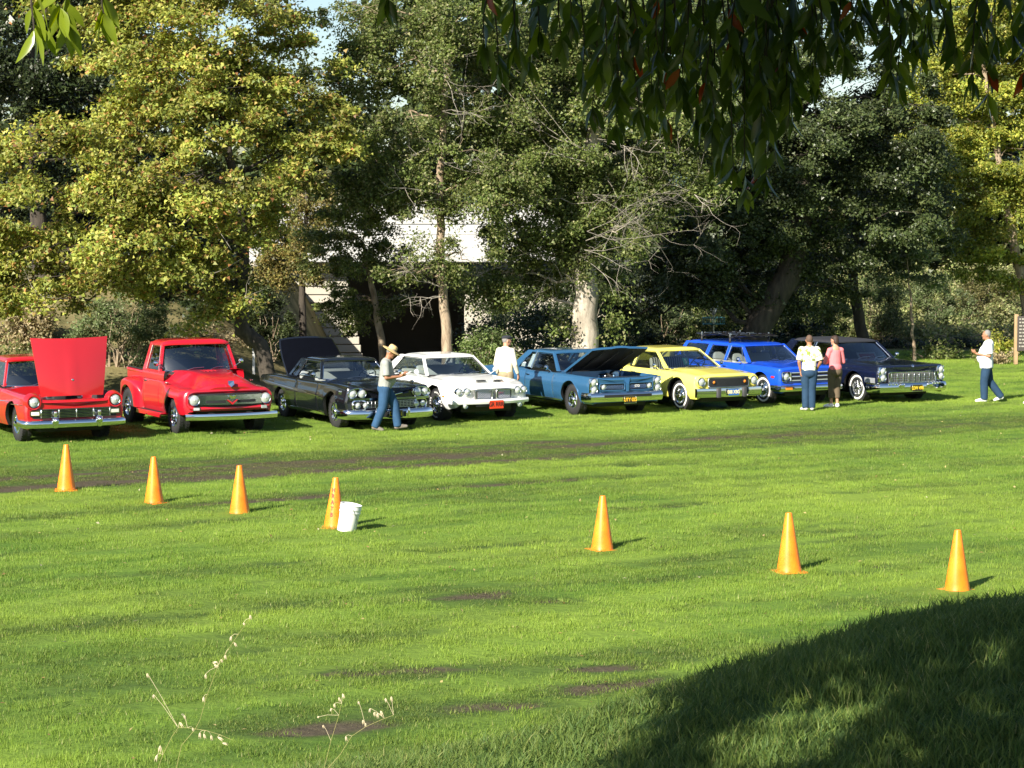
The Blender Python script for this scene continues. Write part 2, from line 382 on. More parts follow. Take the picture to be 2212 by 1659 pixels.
wr = wear_f(xx, yy); hs = np.clip(1.15 - .75 * wr, .18, 1.2) * rng.uniform(.75, 1.25, len(xx)) * (.8 + .5 * fbm(xx * .8, yy * .8, 91))
keep = rng.uniform(0, 1, len(xx)) > np.clip(wr - .85, 0, .85) * 1.6
P = np.stack([xx, yy, gz(xx, yy) - .015], -1)
sc = np.stack([np.ones_like(hs), np.ones_like(hs), hs], -1)
scatter('lawn_grass', P[keep], sc[keep], {'wear': wr[keep], 'bank': np.zeros(keep.sum())}, lawn_t)
bank_t = [tuft_mesh('bank_tuft', 80, .17, .09, .006, 3, 20 + s) for s in range(4)]
n_b = 8000
yy = rng.uniform(6.2, 17.5, n_b); xx = rng.uniform(-1, 1, n_b) * (yy * .245 + .8) + .3
bk = 1 - sstep(12, 17, yy)
hs = .62 * rng.uniform(.55, 1.3, n_b) * (.6 + .9 * fbm(xx * 1.3, yy * 1.3, 95)) * (.55 + .45 * bk)
scatter('bank_grass', np.stack([xx, yy, gz(xx, yy) - .015], -1), np.stack([np.ones_like(hs)] * 2 + [hs], -1), {'wear': .25 * (fbm(xx * 2, yy * 2, 97) > .62), 'bank': bk}, bank_t)
# ------------------------------------------------------------------ leaves, trees
def leaf_mesh(name, P, L, Wd, dirs, nrm, tint, mat, tri=False):
    n = len(P); L = np.broadcast_to(L, (n,))[:, None]; Wd = np.broadcast_to(Wd, (n,))[:, None]
    a = dirs / np.linalg.norm(dirs, axis=1, keepdims=True)
    b = np.cross(nrm, a); b /= np.linalg.norm(b, axis=1, keepdims=True) + 1e-9
    c = np.cross(a, b)
    if tri:
        V = np.stack([P - b * Wd * .5, P + b * Wd * .5 + c * Wd * .1, P + a * L], 1).reshape(-1, 3); me = np_mesh(name, V, np.arange(3 * n).reshape(-1, 3), [mat])
        col = np.ones((n, 3, 4), np.float32); col[:, :, :3] = tint[:, None, :]; at_ = me.attributes.new('tint', 'FLOAT_COLOR', 'POINT'); at_.data.foreach_set('color', col.ravel()); return me
    V = np.stack([P, P + a * L * .45 + b * Wd * .5 + c * Wd * .12, P + a * L - c * L * .08, P + a * L * .45 - b * Wd * .5 + c * Wd * .12], 1).reshape(-1, 3)
    i = np.arange(n)[:, None] * 4
    Fc = np.concatenate([np.stack([i[:, 0], i[:, 0] + 1, i[:, 0] + 2], -1), np.stack([i[:, 0], i[:, 0] + 2, i[:, 0] + 3], -1)])
    me = np_mesh(name, V, Fc, [mat])
    col = np.ones((n, 4, 4), np.float32); col[:, :, :3] = tint[:, None, :]
    at_ = me.attributes.new('tint', 'FLOAT_COLOR', 'POINT'); at_.data.foreach_set('color', col.ravel())
    return me
def pick_tint(n, pal, w, jit=.18, grp=None):
    pal = np.array(pal); w = np.array(w, float); w /= w.sum()
    idx = rng.choice(len(pal), n, p=w) if grp is None else grp
    t = pal[idx] * (1 + rng.normal(0, jit, (n, 1)))
    return np.clip(t, .004, .9).astype(np.float32)
DENS = 4.9
def cluster_points(blobs, dens, clump=.32, flat=.5, shell=.55):
    """blobs: (cx,cy,cz,rx,ry,rz); returns leaf points, outward dirs, clump id"""
    PP, OO, CC = [], [], []; cid = 0
    for (cx, cy, cz, rx, ry, rz) in blobs:
        n = int(dens * DENS * math.pi * rx * rz)
        k = max(5, int(1.5 * (rx * ry * rz) ** (2 / 3.) / (clump * clump)))
        d = rng.normal(0, 1, (k, 3)); d /= np.linalg.norm(d, axis=1, keepdims=True)
        rad = rng.uniform(shell ** 3, 1, (k, 1)) ** (1 / 3.)
        cc = np.array([cx, cy, cz]) + d * rad * np.array([rx, ry, rz])
        ci = rng.integers(0, k, n); wk = rng.uniform(.4, 1.5, k)
        off = rng.normal(0, 1, (n, 3)) * np.array([clump, clump, clump * flat]) * .62 * wk[ci][:, None]
        off[:, 2] -= .25 * np.linalg.norm(off[:, :2], axis=1)
        PP.append(cc[ci] + off); OO.append(d[ci]); CC.append(ci + cid); cid += k
    return np.concatenate(PP), np.concatenate(OO), np.concatenate(CC)
def crown_mesh(name, blobs, dens, leaf, pal, w, mat, clump=.32, flat=.5, up=.6, droop=.5, jit=.2, shell=.55, cjit=.2):
    P, O, C = cluster_points(blobs, dens, clump, flat, shell); n = len(P)
    nrm = rng.normal(0, 1, (n, 3)) * .75 + np.array(TO_SUN) * .35 + np.array([0, 0, up]) + O * .3
    dirs = rng.normal(0, 1, (n, 3)) + O * .6; dirs[:, 2] -= droop
    dirs -= nrm * (np.sum(dirs * nrm, 1) / np.sum(nrm * nrm, 1))[:, None] * .8
    sz = leaf * .74 * rng.uniform(.65, 1.35, n)
    t = pick_tint(n, pal, w, jit) * (1 + rng.normal(0, cjit, C.max() + 1))[C][:, None].clip(.5, 1.6).astype(np.float32)
    return leaf_mesh(name, P, sz, sz * .85, dirs, nrm, t.astype(np.float32), mat, True)
def px_blobs(bl, d):
    out = []; k = 1.17 if d < 90 else 1
    for b in bl:
        dd = d + (b[4] if len(b) > 4 else 0); c = at(b[0], b[1], dd); s = m_per_px(dd)
        out.append((c.x, c.y, c.z, b[2] * s * k, b[2] * s * .85, b[3] * s * k))
    return out
def curve_pts(a, b, sag=.15, n=5, jit=.06):
    a, b = Vector(a), Vector(b); L = (b - a).length; pts = []
    for i in range(n + 1):
        t = i / n; p = a.lerp(b, t); p.z += sag * L * math.sin(math.pi * t)
        if 0 < i < n: p += Vector((random.gauss(0, jit), random.gauss(0, jit), random.gauss(0, jit))) * L
        pts.append(p)
    return pts
def twig_spray(mb, p, d, L, r, depth):
    n = 4; pts = [Vector(p)]; dd = Vector(d).normalized()
    for i in range(n):
        dd = (dd + Vector((random.gauss(0, .22), random.gauss(0, .22), random.gauss(.03, .2)))).normalized(); pts.append(pts[-1] + dd * L / n)
    mb.tube(pts, [r * (1 - .6 * i / n) for i in range(n + 1)], 3, caps=False)
    if depth > 0:
        for k in range(random.randint(2, 4)):
            i = random.randint(1, n); q = (dd + Vector((random.gauss(0, .75), random.gauss(0, .6), random.gauss(0, .75)))).normalized()
            twig_spray(mb, pts[i], q, L * random.uniform(.35, .7), r * .6, depth - 1)
def tree(name, label, d, trunk, blobs, leaf=.1, dens=600, pal=None, w=None, mat=None, bark=None, clump=.32, flat=.5, twigs=(), limbs=True, cat='tree', group='trees beyond the parked cars', up=.6, droop=.5, jit=.2, cjit=.2, shell=.55):
    base = at(trunk[0][0], trunk[0][1], d); base.z = gz1(base.x, base.y) - .05
    root = empty(name, base, 0, label, cat, group)
    inv = -base
    tp = [base + inv] + [at(t[0], t[1], d + (t[3] if len(t) > 3 else 0)) + inv for t in trunk[1:]]
    rad = [t[2] for t in trunk]
    P2, R2 = [], []                       # finer, gently uneven trunk
    for i in range(len(tp) - 1):
        for k in range(4):
            t = k / 4; P2.append(tp[i].lerp(tp[i + 1], t) + Vector((random.gauss(0, .02), random.gauss(0, .02), 0))); R2.append(rad[i] * (1 - t) + rad[i + 1] * t)
    P2.append(tp[-1]); R2.append(rad[-1])
    R2[0] *= 1.35; 
    if len(R2) > 1: R2[1] *= 1.1
    mb = MB(); mb.tube(P2, R2, 12); mb.build('trunk', bark, root)
    B = px_blobs(blobs, d)
    if limbs:
        mb = MB()
        for b in B:
            c = Vector(b[:3]) + inv
            best = min(range(len(P2)), key=lambda i: (P2[i] - c).length + (2.5 if P2[i].z > c.z else 0) + (1.5 if i < 4 else 0))
            pts = curve_pts(P2[best], c, .08); r0 = min(R2[best] * .45, .010 + .022 * (c - P2[best]).length)
            mb.tube(pts, [r0 * (1 - .88 * i / 5) for i in range(6)], 6)
            for k in range(3):
                i = random.randint(2, 5); q = c + Vector((random.uniform(-1, 1) * b[3], random.uniform(-1, 1) * b[4], random.uniform(-1, 1) * b[5])) * .9
                mb.tube(curve_pts(pts[i], q, .05, 4), [r0 * .35 * (1 - .8 * j / 4) for j in range(5)], 4)
        tag(mb.build('branches', bark, root), kind='stuff')
    me = crown_mesh('crown', [(b[0] + inv.x, b[1] + inv.y, b[2] + inv.z, *b[3:]) for b in B], dens, leaf, pal, w, mat or LEAF, clump, flat, up, droop, jit, shell, cjit)
    tag(link('crown', me, root), kind='stuff')
    if twigs:
        mb = MB()
        for (px, py, qx, qy, off, dep) in twigs:
            a = at(px, py, d + off) + inv; b = at(qx, qy, d + off - .6) + inv
            for q in range(2 if dep > 1 else 1): e = b + Vector((random.gauss(0, .3), random.gauss(0, .3), random.gauss(0, .3))) * (1 if q else 0); twig_spray(mb, a, e - a, (e - a).length * random.uniform(.75, 1), .008, dep)
        tag(mb.build('bare_twigs', TWIG, root), kind='stuff')
    return root
MAPLE = [(.225, .26, .048), (.28, .295, .06), (.35, .33, .08), (.36, .25, .08), (.30, .14, .055), (.15, .20, .04)]
GREEN = [(.105, .145, .034), (.14, .175, .046), (.07, .10, .026), (.185, .205, .065), (.25, .24, .12)]
DKGREEN = [(.036, .053, .017), (.05, .07, .022), (.067, .087, .03), (.095, .11, .04)]  # dark greens with the shade among the trees put into the colour
YGREEN = [(.22, .26, .04), (.30, .31, .05), (.15, .20, .034), (.38, .34, .06)]
GREY = [(.11, .15, .055), (.15, .18, .08), (.08, .12, .04), (.20, .21, .12)]
TAN = [(.36, .29, .16), (.26, .22, .11), (.42, .35, .22), (.20, .20, .08)]

tree('maple_tree', 'large yellow-green maple with orange tinges, dark trunk leaning behind the black coupe', 55,
     [(596, 815, .2), (560, 745, .2), (527, 715, .2), (516, 650, .17), (525, 560, .16), (520, 450, .13), (490, 300, .1), (460, 120, .06)],
     [(100, 330, 110, 60, -2), (60, 450, 120, 70, -2.5), (250, 400, 130, 60, -1.5), (400, 380, 140, 70, -1.5), (520, 410, 120, 60), (170, 520, 170, 70, -2.5), (50, 570, 110, 55, -3),
      (300, 560, 140, 55, -1.5), (330, 130, 150, 95, -1), (470, 60, 120, 90), (500, 190, 130, 80), (640, 240, 100, 60, .5), (700, 300, 65, 45, .5), (410, 250, 140, 60, -1), (120, 630, 120, 30, -3),
      (470, 530, 90, 40, -1), (510, 615, 65, 28, -.5), (280, 40, 110, 70), (640, 340, 90, 60, .5), (330, 470, 150, 60, -2), (210, 300, 100, 40, -1), (490, 650, 50, 20, -1), (430, 690, 45, 16, -1), (590, 120, 70, 60, 1),
      (400, -60, 200, 90), (200, -40, 120, 70), (30, 660, 90, 25, -3), (560, 480, 80, 50), (230, 600, 130, 40, -2), (680, 110, 55, 38, 1), (625, 15, 55, 38, 1), (590, 200, 60, 40, 1), (340, 220, 110, 60, 0)],
     .125, 265, MAPLE, [5, 5, 3, 1.2, .5, 3], LEAF, BARK_DARK, .34, .52, twigs=[(330, 560, 250, 600, -2, 1), (520, 560, 430, 620, -1, 1), (500, 540, 420, 500, -2, 1), (520, 650, 620, 640, -1, 1), (60, 600, 90, 690, -3, 1)], group='trees beyond the parked cars', up=.75, cjit=.25)
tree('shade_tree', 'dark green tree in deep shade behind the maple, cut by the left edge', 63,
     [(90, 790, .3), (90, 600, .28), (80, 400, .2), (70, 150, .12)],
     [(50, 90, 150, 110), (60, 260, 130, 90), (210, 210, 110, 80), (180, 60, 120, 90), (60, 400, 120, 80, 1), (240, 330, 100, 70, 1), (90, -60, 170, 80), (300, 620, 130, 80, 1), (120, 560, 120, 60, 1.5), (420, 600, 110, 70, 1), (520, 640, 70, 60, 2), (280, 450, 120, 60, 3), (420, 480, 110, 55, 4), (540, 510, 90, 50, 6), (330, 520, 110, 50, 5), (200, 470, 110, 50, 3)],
     .12, 300, [(.02, .032, .010), (.028, .042, .013), (.04, .055, .018)], [4, 4, 2], LEAF_DARK, BARK_DARK, .4, .5)  # greens lowered so the deep shade is put into the leaf colour
tree('poplar_tree', 'slender tree with a straight pale trunk, left of the man in the dark cap', 58,
     [(970, 800, .16), (966, 740, .14), (958, 640, .12), (952, 560, .11), (950, 420, .10), (958, 250, .09), (975, 60, .05)],
     [(850, 250, 120, 90), (950, 120, 140, 90), (1000, 330, 130, 80), (880, 400, 110, 60), (1060, 200, 110, 90, .5), (800, 330, 90, 80), (760, 430, 80, 60, .5), (730, 190, 80, 60, .5), (860, 60, 110, 80, .5), (1010, 30, 130, 70), (1050, 440, 90, 45, -.5),
      (910, 440, 90, 22, -.5), (930, 530, 45, 25, -1), (900, 590, 70, 22, -1), (1010, 560, 60, 30, -1), (800, 390, 90, 60), (1080, 380, 100, 70), (770, 60, 45, 45), (720, 30, 40, 30), (800, 140, 70, 60)],
     .095, 330, GREEN, [4, 4, 2, 2, 1.4], LEAF, BARK_TAN, .30, .7,
     twigs=[(950, 180, 880, 120, -.5, 2), (960, 200, 1050, 160, -.5, 2), (955, 300, 860, 320, -.5, 2), (955, 240, 1060, 250, -.8, 2), (950, 350, 1040, 330, -.8, 2), (955, 120, 1090, 70, -.5, 2), (955, 150, 1010, 280, -1, 2), (952, 590, 870, 560, -.5, 2), (955, 620, 880, 600, -.5, 2), (956, 640, 890, 650, -.5, 2), (950, 430, 850, 470, -.5, 2), (952, 560, 1040, 540, -.6, 1), (950, 420, 740, 430, -.8, 1)], cjit=.15)
tree('leaning_sapling', 'thin leaning trunk before the bridge opening, small light green crown', 62,
     [(833, 770, .11), (818, 700, .10), (806, 630, .085), (798, 580, .07), (780, 520, .04)],
     [(765, 560, 55, 35), (800, 500, 60, 35), (730, 480, 70, 45), (720, 640, 45, 30, 1), (750, 690, 50, 30, .5), (770, 640, 45, 40), (840, 640, 35, 25), (700, 560, 55, 35, 1), (850, 665, 25, 18), (840, 545, 50, 20)],
     .09, 420, GREEN, [4, 5, 2, 3, 1], LEAF, BARK_TAN, .24, .6, twigs=[(800, 600, 750, 560, 0, 1), (815, 690, 860, 620, 0, 1), (810, 650, 860, 640, 0, 1)])
tree('willow_tree', 'sparse olive-brown willow left of the white bridge girder', 66,
     [(655, 780, .12), (655, 650, .1), (660, 500, .07), (665, 400, .04)],
     [(660, 430, 60, 60), (640, 500, 60, 50), (690, 500, 45, 45), (610, 560, 50, 45, .5), (660, 570, 55, 35), (600, 440, 60, 60, 1)],
     .09, 360, [(.20, .17, .05), (.15, .15, .04), (.26, .20, .07), (.10, .11, .03)], [3, 3, 2, 2], LEAF, BARK_DARK, .28, .8, jit=.25)
tree('white_trunk_tree', 'broad tree with a thick whitish trunk rising behind the steel blue car', 60,
     [(1260, 800, .40), (1263, 740, .36), (1265, 640, .31), (1262, 560, .29), (1268, 420, .25), (1290, 250, .18), (1300, 60, .1)],
     [(1150, 430, 140, 80, -.5), (1180, 540, 100, 45, .6), (1080, 605, 90, 30, .8), (1300, 300, 170, 110), (1200, 200, 140, 100), (1400, 420, 140, 80), (1330, 500, 80, 40, -1), (1250, 60, 150, 90), (1420, 200, 140, 100), (1100, 320, 100, 80, -.5),
      (1030, 590, 55, 25, .8), (1160, 610, 80, 26, 1), (1120, 640, 60, 18, .8), (1110, 540, 90, 40, .5), (1225, 580, 45, 20, .3), (1310, 610, 30, 35, .4), (1200, 480, 90, 50, -.5), (1320, 680, 14, 40, -.3), (1210, 720, 12, 35, -.4), (1240, 400, 90, 60), (1262, 560, 42, 28, -.6), (1480, 320, 120, 90), (1370, 80, 140, 90), (1110, 100, 90, 70)],
     .105, 320, GREEN, [5, 4, 3, 2, 1], LEAF, BARK_PALE, .33, .7,
     twigs=[(1262, 540, 1420, 560, -1.5, 3), (1265, 520, 1400, 480, -1.5, 3), (1268, 500, 1500, 540, -1.8, 3), (1268, 470, 1340, 420, -1.5, 2), (1280, 420, 1560, 500, -1.5, 3), (1262, 560, 1190, 640, .2, 2), (1262, 540, 1090, 620, .2, 2), (1150, 640, 1200, 610, .2, 1), (1290, 300, 1450, 340, -1.5, 3), (1270, 350, 1120, 330, -1.5, 3), (1275, 330, 1080, 260, -1.5, 2), (1500, 420, 1600, 460, -1.5, 2), (1262, 560, 1330, 650, -1, 1), (1290, 250, 1440, 200, -1, 3)], cjit=.2)
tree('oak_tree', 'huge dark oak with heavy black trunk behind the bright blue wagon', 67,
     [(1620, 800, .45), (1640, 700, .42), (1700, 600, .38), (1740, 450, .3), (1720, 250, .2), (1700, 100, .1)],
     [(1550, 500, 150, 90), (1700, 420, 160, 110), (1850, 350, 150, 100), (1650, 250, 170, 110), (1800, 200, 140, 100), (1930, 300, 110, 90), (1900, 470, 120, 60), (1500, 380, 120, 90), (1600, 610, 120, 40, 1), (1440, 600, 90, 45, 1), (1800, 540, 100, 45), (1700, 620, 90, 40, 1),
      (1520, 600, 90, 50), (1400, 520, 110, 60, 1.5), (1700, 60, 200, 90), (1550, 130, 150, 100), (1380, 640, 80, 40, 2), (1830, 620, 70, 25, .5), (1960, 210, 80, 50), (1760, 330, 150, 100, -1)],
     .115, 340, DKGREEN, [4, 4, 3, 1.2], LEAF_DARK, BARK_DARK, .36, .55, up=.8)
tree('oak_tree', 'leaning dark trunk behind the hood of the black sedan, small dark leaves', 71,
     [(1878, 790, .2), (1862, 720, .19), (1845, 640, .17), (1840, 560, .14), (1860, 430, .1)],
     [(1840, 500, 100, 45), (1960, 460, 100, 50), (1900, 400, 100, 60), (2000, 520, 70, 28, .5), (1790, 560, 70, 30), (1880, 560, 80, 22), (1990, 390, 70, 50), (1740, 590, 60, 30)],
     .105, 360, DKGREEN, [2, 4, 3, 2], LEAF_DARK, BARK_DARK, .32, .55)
tree('young_tree', 'young tree with slender pale stem standing alone on the lawn edge', 70,
     [(1975, 768, .055), (1974, 720, .05), (1968, 650, .04), (1964, 610, .03), (1960, 560, .02)],
     [(1960, 580, 45, 22), (1995, 600, 40, 16), (1935, 605, 30, 14), (1965, 545, 35, 18)],
     .10, 260, GREY, [3, 3, 2, 2], LEAF, BARK_TAN, .25, .5)
tree('cottonwood_tree', 'tall sunlit yellow-green tree filling the right edge', 74,
     [(2230, 760, .2), (2215, 640, .18), (2180, 480, .14), (2150, 300, .1), (2120, 120, .06)],
     [(2130, 150, 120, 80), (2070, 260, 90, 60), (2180, 320, 100, 80), (2110, 430, 85, 50), (2160, 520, 80, 45), (2060, 120, 60, 50, .5), (2190, 60, 100, 80), (2090, 350, 90, 55), (2180, 590, 60, 30), (2230, 200, 90, 90), (2030, 190, 50, 40, .5), (2100, 560, 55, 30), (2210, 440, 70, 60), (2100, -20, 120, 70), (1985, 160, 55, 45), (2015, 290, 60, 45), (2045, 400, 60, 45), (2060, 510, 55, 35), (2000, 230, 50, 40)],
     .12, 340, YGREEN, [4, 4, 3, 1.5], LEAF, BARK_TAN, .34, .5, cjit=.25)

def shrub(name, label, d, blobs, pal, w, leaf=.07, dens=500, cat='shrub', group='shrubs under the trees', clump=.2, flat=.8, up=.7, stems=4, mat=None, jit=.2):
    b0 = blobs[0]; c = at(b0[0], b0[1], d); base = Vector((c.x, c.y, gz1(c.x, c.y) - .03)); root = empty(name, base, 0, label, cat, group)
    B = [(b[0] - base.x, b[1] - base.y, b[2] - base.z, *b[3:]) for b in px_blobs(blobs, d)]
    mb = MB()
    for b in B:
        for k in range(stems):
            q = Vector(b[:3]) + Vector((random.uniform(-.8, .8) * b[3], random.uniform(-.8, .8) * b[4], random.uniform(-.3, .8) * b[5]))
            mb.tube(curve_pts((b[0] * .4 + random.gauss(0, .05), b[1] * .4, 0), q, .05, 4), [.02, .016, .012, .009, .005], 4)
    mb.build('stems', BARK_TAN, root)
    me = crown_mesh('foliage', B, dens, leaf, pal, w, mat or LEAF, clump, flat, up, .2, jit, .35); tag(link('foliage', me, root), kind='stuff')
    return root
shrub('bush', 'pale green bush between the white coupe and the steel blue car', 57, [(1060, 760, 55, 32), (1040, 735, 35, 22), (1085, 740, 35, 28), (1030, 770, 30, 20)], [(.12, .17, .05), (.18, .22, .08), (.08, .13, .03)], [3, 3, 2], .075, 520)
shrub('bush', 'leafy green sprig beside the dark cap of the man', 56, [(1118, 770, 14, 14)], GREEN, [3, 3, 1, 2, 0], .09, 450)
shrub('bush', 'grey-green bush behind the raised red hood', 57, [(250, 700, 90, 40), (310, 740, 60, 40), (200, 720, 60, 30), (260, 660, 70, 30), (330, 690, 40, 30)], GREY, [3, 3, 3, 1], .075, 460)
shrub('dry_brush', 'dry tan brush on the bank beside the red pickup with raised hood', 58, [(40, 700, 60, 40), (80, 670, 50, 25), (20, 740, 50, 30), (100, 730, 40, 30), (10, 655, 40, 18)], TAN, [3, 3, 2, 2], .10, 380, flat=1.2, up=.2)
shrub('bush', 'low green bush at the left edge next to the dry brush', 56, [(30, 765, 40, 22), (-10, 760, 40, 25)], GREEN, [3, 3, 3, 1, 0], .08, 420)
shrub('dry_brush', 'straw-coloured brush above the cab of the red pickup', 60, [(440, 722, 50, 18), (400, 740, 40, 20), (500, 735, 40, 16)], TAN, [4, 2, 3, 1], .09, 420, up=.3)
shrub('bush', 'dark green bush in the shade left of the bridge wall', 63, [(580, 690, 45, 45), (560, 660, 45, 35), (600, 735, 40, 25)], DKGREEN, [3, 3, 2, 1], .08, 480)
for lab, d, bl, pal in [
    ('light green shrub behind the roof of the yellow car', 74, [(1440, 690, 50, 28), (1480, 710, 50, 25)], GREY),
    ('pale shrub in dim light right of the white trunk', 70, [(1340, 690, 35, 40), (1350, 640, 30, 30)], GREY),
    ('green shrub in front of the oak trunk above the blue wagon', 73, [(1560, 660, 50, 35), (1540, 700, 60, 22)], GREEN),
    ('rounded sunlit shrub between the oak trunk and the leaning dark trunk', 76, [(1770, 690, 60, 40), (1740, 720, 50, 25), (1800, 660, 40, 30)], GREEN),
    ('olive shrub on the slope between the leaning dark trunk and the slender pale stem', 80, [(1900, 660, 50, 40), (1930, 700, 45, 25), (1890, 620, 40, 30)], GREY),
    ('wide grey-green shrub on the slope just right of the slender pale stem', 84, [(2030, 660, 60, 38), (2010, 620, 50, 25), (2060, 690, 50, 22)], GREY),
    ('olive-brown shrub on the slope above the grey-haired man', 86, [(2120, 640, 60, 40), (2150, 680, 60, 28), (2110, 600, 40, 20)], [(.15, .15, .05), (.19, .17, .07), (.11, .12, .04)]),
    ('dull shrub on the slope above the wooden sign', 88, [(2200, 650, 50, 45), (2215, 700, 40, 25)], [(.15, .15, .05), (.19, .17, .07), (.11, .12, .04)])]:
    shrub('shrub', lab, d, bl, pal, [3, 3, 2] + ([1] * (len(pal) - 3)), .085, 420, group='shrubs on the far slope')
shrub('bush', 'bright yellow-green bush between the grey-haired man and the sign', 69, [(2150, 742, 32, 15), (2172, 752, 25, 12)], YGREEN, [4, 4, 1, 2], .09, 420)
shrub('dry_grass_clump', 'dry straw clump at the foot of the wooden sign', 68.5, [(2165, 766, 36, 8), (2130, 770, 25, 6)], TAN, [4, 2, 3, 1], .09, 420, cat='grass clump', up=.2)
shrub('hedge', 'long low hedge in black shade behind the slender pale stem', 77, [(1900, 748, 50, 18), (1970, 748, 60, 19), (2050, 750, 60, 18), (2120, 750, 50, 17), (2190, 752, 50, 16)], [(.02, .035, .01), (.03, .045, .012), (.025, .03, .012)], [3, 3, 2], .08, 800, cat='hedge', mat=LEAF_DARK)  # leafy band added where only tree shadow falls; its dark greens paint it
shrub('tall_weeds', 'tall green weeds in front of the shaded hedge', 71, [(2020, 760, 45, 10), (2070, 762, 30, 8), (1985, 764, 25, 6)], GREEN, [2, 4, 1, 3, 1], .10, 420, cat='weeds', flat=1.5, up=.2)

# far wood that closes the gaps
def woodland():
    bl = []
    gaps = [(520, 790, -80, 185), (1790, 1985, 20, 205), (350, 560, -60, 60)]
    for px in range(-260, 2480, 95):
        for py in range(-40, 640, 75):
            x, y = px + random.uniform(-30, 30), py + random.uniform(-25, 25)
            if any(a - 55 < x < b + 55 and c - 80 < y < e + 40 for a, b, c, e in gaps): continue
            if 560 < x < 1180 and y > 390: continue
            bl.append((x, y, 80, 60, random.uniform(-3, 9)))
    B = px_blobs(bl, 104)
    me = crown_mesh('woodland', B, 22, .55, DKGREEN, [4, 3, 2, 1], LEAF_DARK, .8, .6, .6, .4)
    return tag(link('woodland', me), 'dark distant wood beyond the bridge', None, None, 'stuff')
woodland()
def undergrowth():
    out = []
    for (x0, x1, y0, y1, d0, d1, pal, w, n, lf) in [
        (120, 470, 590, 770, 59, 66, DKGREEN, [4, 3, 2, 1], 60, .11), (470, 585, 560, 770, 64, 70, DKGREEN, [4, 3, 1, 0], 28, .11), (1030, 1330, 620, 775, 63, 74, DKGREEN, [4, 3, 1, .5], 70, .12), (1300, 1760, 560, 775, 70, 82, [(.02, .03, .010), (.03, .042, .014), (.045, .06, .02)], [4, 3, 1], 100, .14),  # darkest greens paint the gloom between the trunks
        (1690, 2300, 585, 750, 79, 97, [(.22, .25, .09), (.28, .28, .12), (.15, .19, .06), (.32, .30, .16)], [3, 3, 3, 1], 210, .15), (1500, 1800, 640, 760, 78, 88, GREEN, [3, 3, 3, 1, .5], 40, .13)]:  # far-slope greens raised to paint in sunlight lost under the oak
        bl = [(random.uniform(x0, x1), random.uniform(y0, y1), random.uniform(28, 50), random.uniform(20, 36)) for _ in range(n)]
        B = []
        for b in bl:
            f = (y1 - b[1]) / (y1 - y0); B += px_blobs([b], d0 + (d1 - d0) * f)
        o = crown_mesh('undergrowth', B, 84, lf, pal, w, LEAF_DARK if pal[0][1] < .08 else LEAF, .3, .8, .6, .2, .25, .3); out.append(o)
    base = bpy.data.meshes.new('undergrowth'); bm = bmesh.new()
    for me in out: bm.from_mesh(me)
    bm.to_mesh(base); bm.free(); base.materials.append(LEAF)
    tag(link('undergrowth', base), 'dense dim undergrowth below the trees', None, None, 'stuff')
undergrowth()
hb = MB()
hp = [[Vector((x, y, -3 + (10.5 + 9 * math.sin(x * .011 + 1) + 5 * math.sin(x * .031)) * t)) for x in np.linspace(-320, 320, 60)] for y, t in ((300, 0), (340, .7), (380, 1.0), (460, .9))]
hb.grid(hp); tag(hb.build('hills', principled('far_hill', (.05, .085, .075), .95, var=.4, vscale=.05)), kind='structure')

# ------------------------------------------------------------------ bridge over the creek
CONC = principled('bridge_concrete', (.42, .42, .41), .85, var=.22, vscale=.6, bump=.2, bscale=5)
CONC2 = principled('weathered_concrete', (.40, .37, .31), .9, var=.25, vscale=1.2, bump=.3, bscale=6)
DKC = principled('shade_dark_concrete', (.085, .085, .09), .9, var=.3, vscale=.7)  # near-black grey puts the shade under the bridge into the colour
br = empty('bridge', (-2, 86, -2), 0, 'white concrete bridge seen through the trees over a dark creek opening', 'bridge')
def brb(name, c, s, mat, ch=.03):
    mb = MB(); mb.box(c, s, ch); return mb.build(name, mat, br, False)
zg0 = at(900, 566, 86).z + 2; zg1 = at(900, 508, 86).z + 2
xl = at(540, 500, 86).x + 2; xr_ = at(1200, 500, 86).x + 2; xc_ = (xl + xr_) / 2; xw = xr_ - xl
brb('girder', (xc_, -.15, (zg0 + zg1) / 2), (xw, .5, zg1 - zg0), CONC)
brb('deck_slab', (xc_, 4.5, zg1 + .2), (xw + .4, 9.6, .38), CONC)
zp = zg1 + .41
npan = 8
for k in range(npan):
    brb('parapet_panel', (xl + xw / npan * (k + .5), -.05, zp + .4), (xw / npan - .03, .25, .78), CONC)
ab = MB(); x0 = at(600, 700, 86).x + 2; x1 = at(790, 700, 86).x + 2
yb = 1.2
brb('abutment', (x0 - 6, 5.4, zg0 / 2 - .15), ((x1 - x0) + 12, 9.0, zg0 - .3), CONC2)
for k in range(15):   # cast board courses of the wing wall
    h = zg0 / 15; brb('board_course', ((x0 + x1) / 2 - 2, .78 + .02 * (k % 2), h * k + h / 2), ((x1 - x0) + 4 - .12 * k, .2, h - .035), CONC2, .015)
brb('far_abutment', (xr_ - 1, 5.4, zg0 / 2 - .15), (5, 9.0, zg0 - .3), CONC2)
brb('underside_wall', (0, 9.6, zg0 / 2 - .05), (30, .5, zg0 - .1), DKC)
wg = MB(); pw = [at(1000, 760, 70), at(860, 760, 66)]
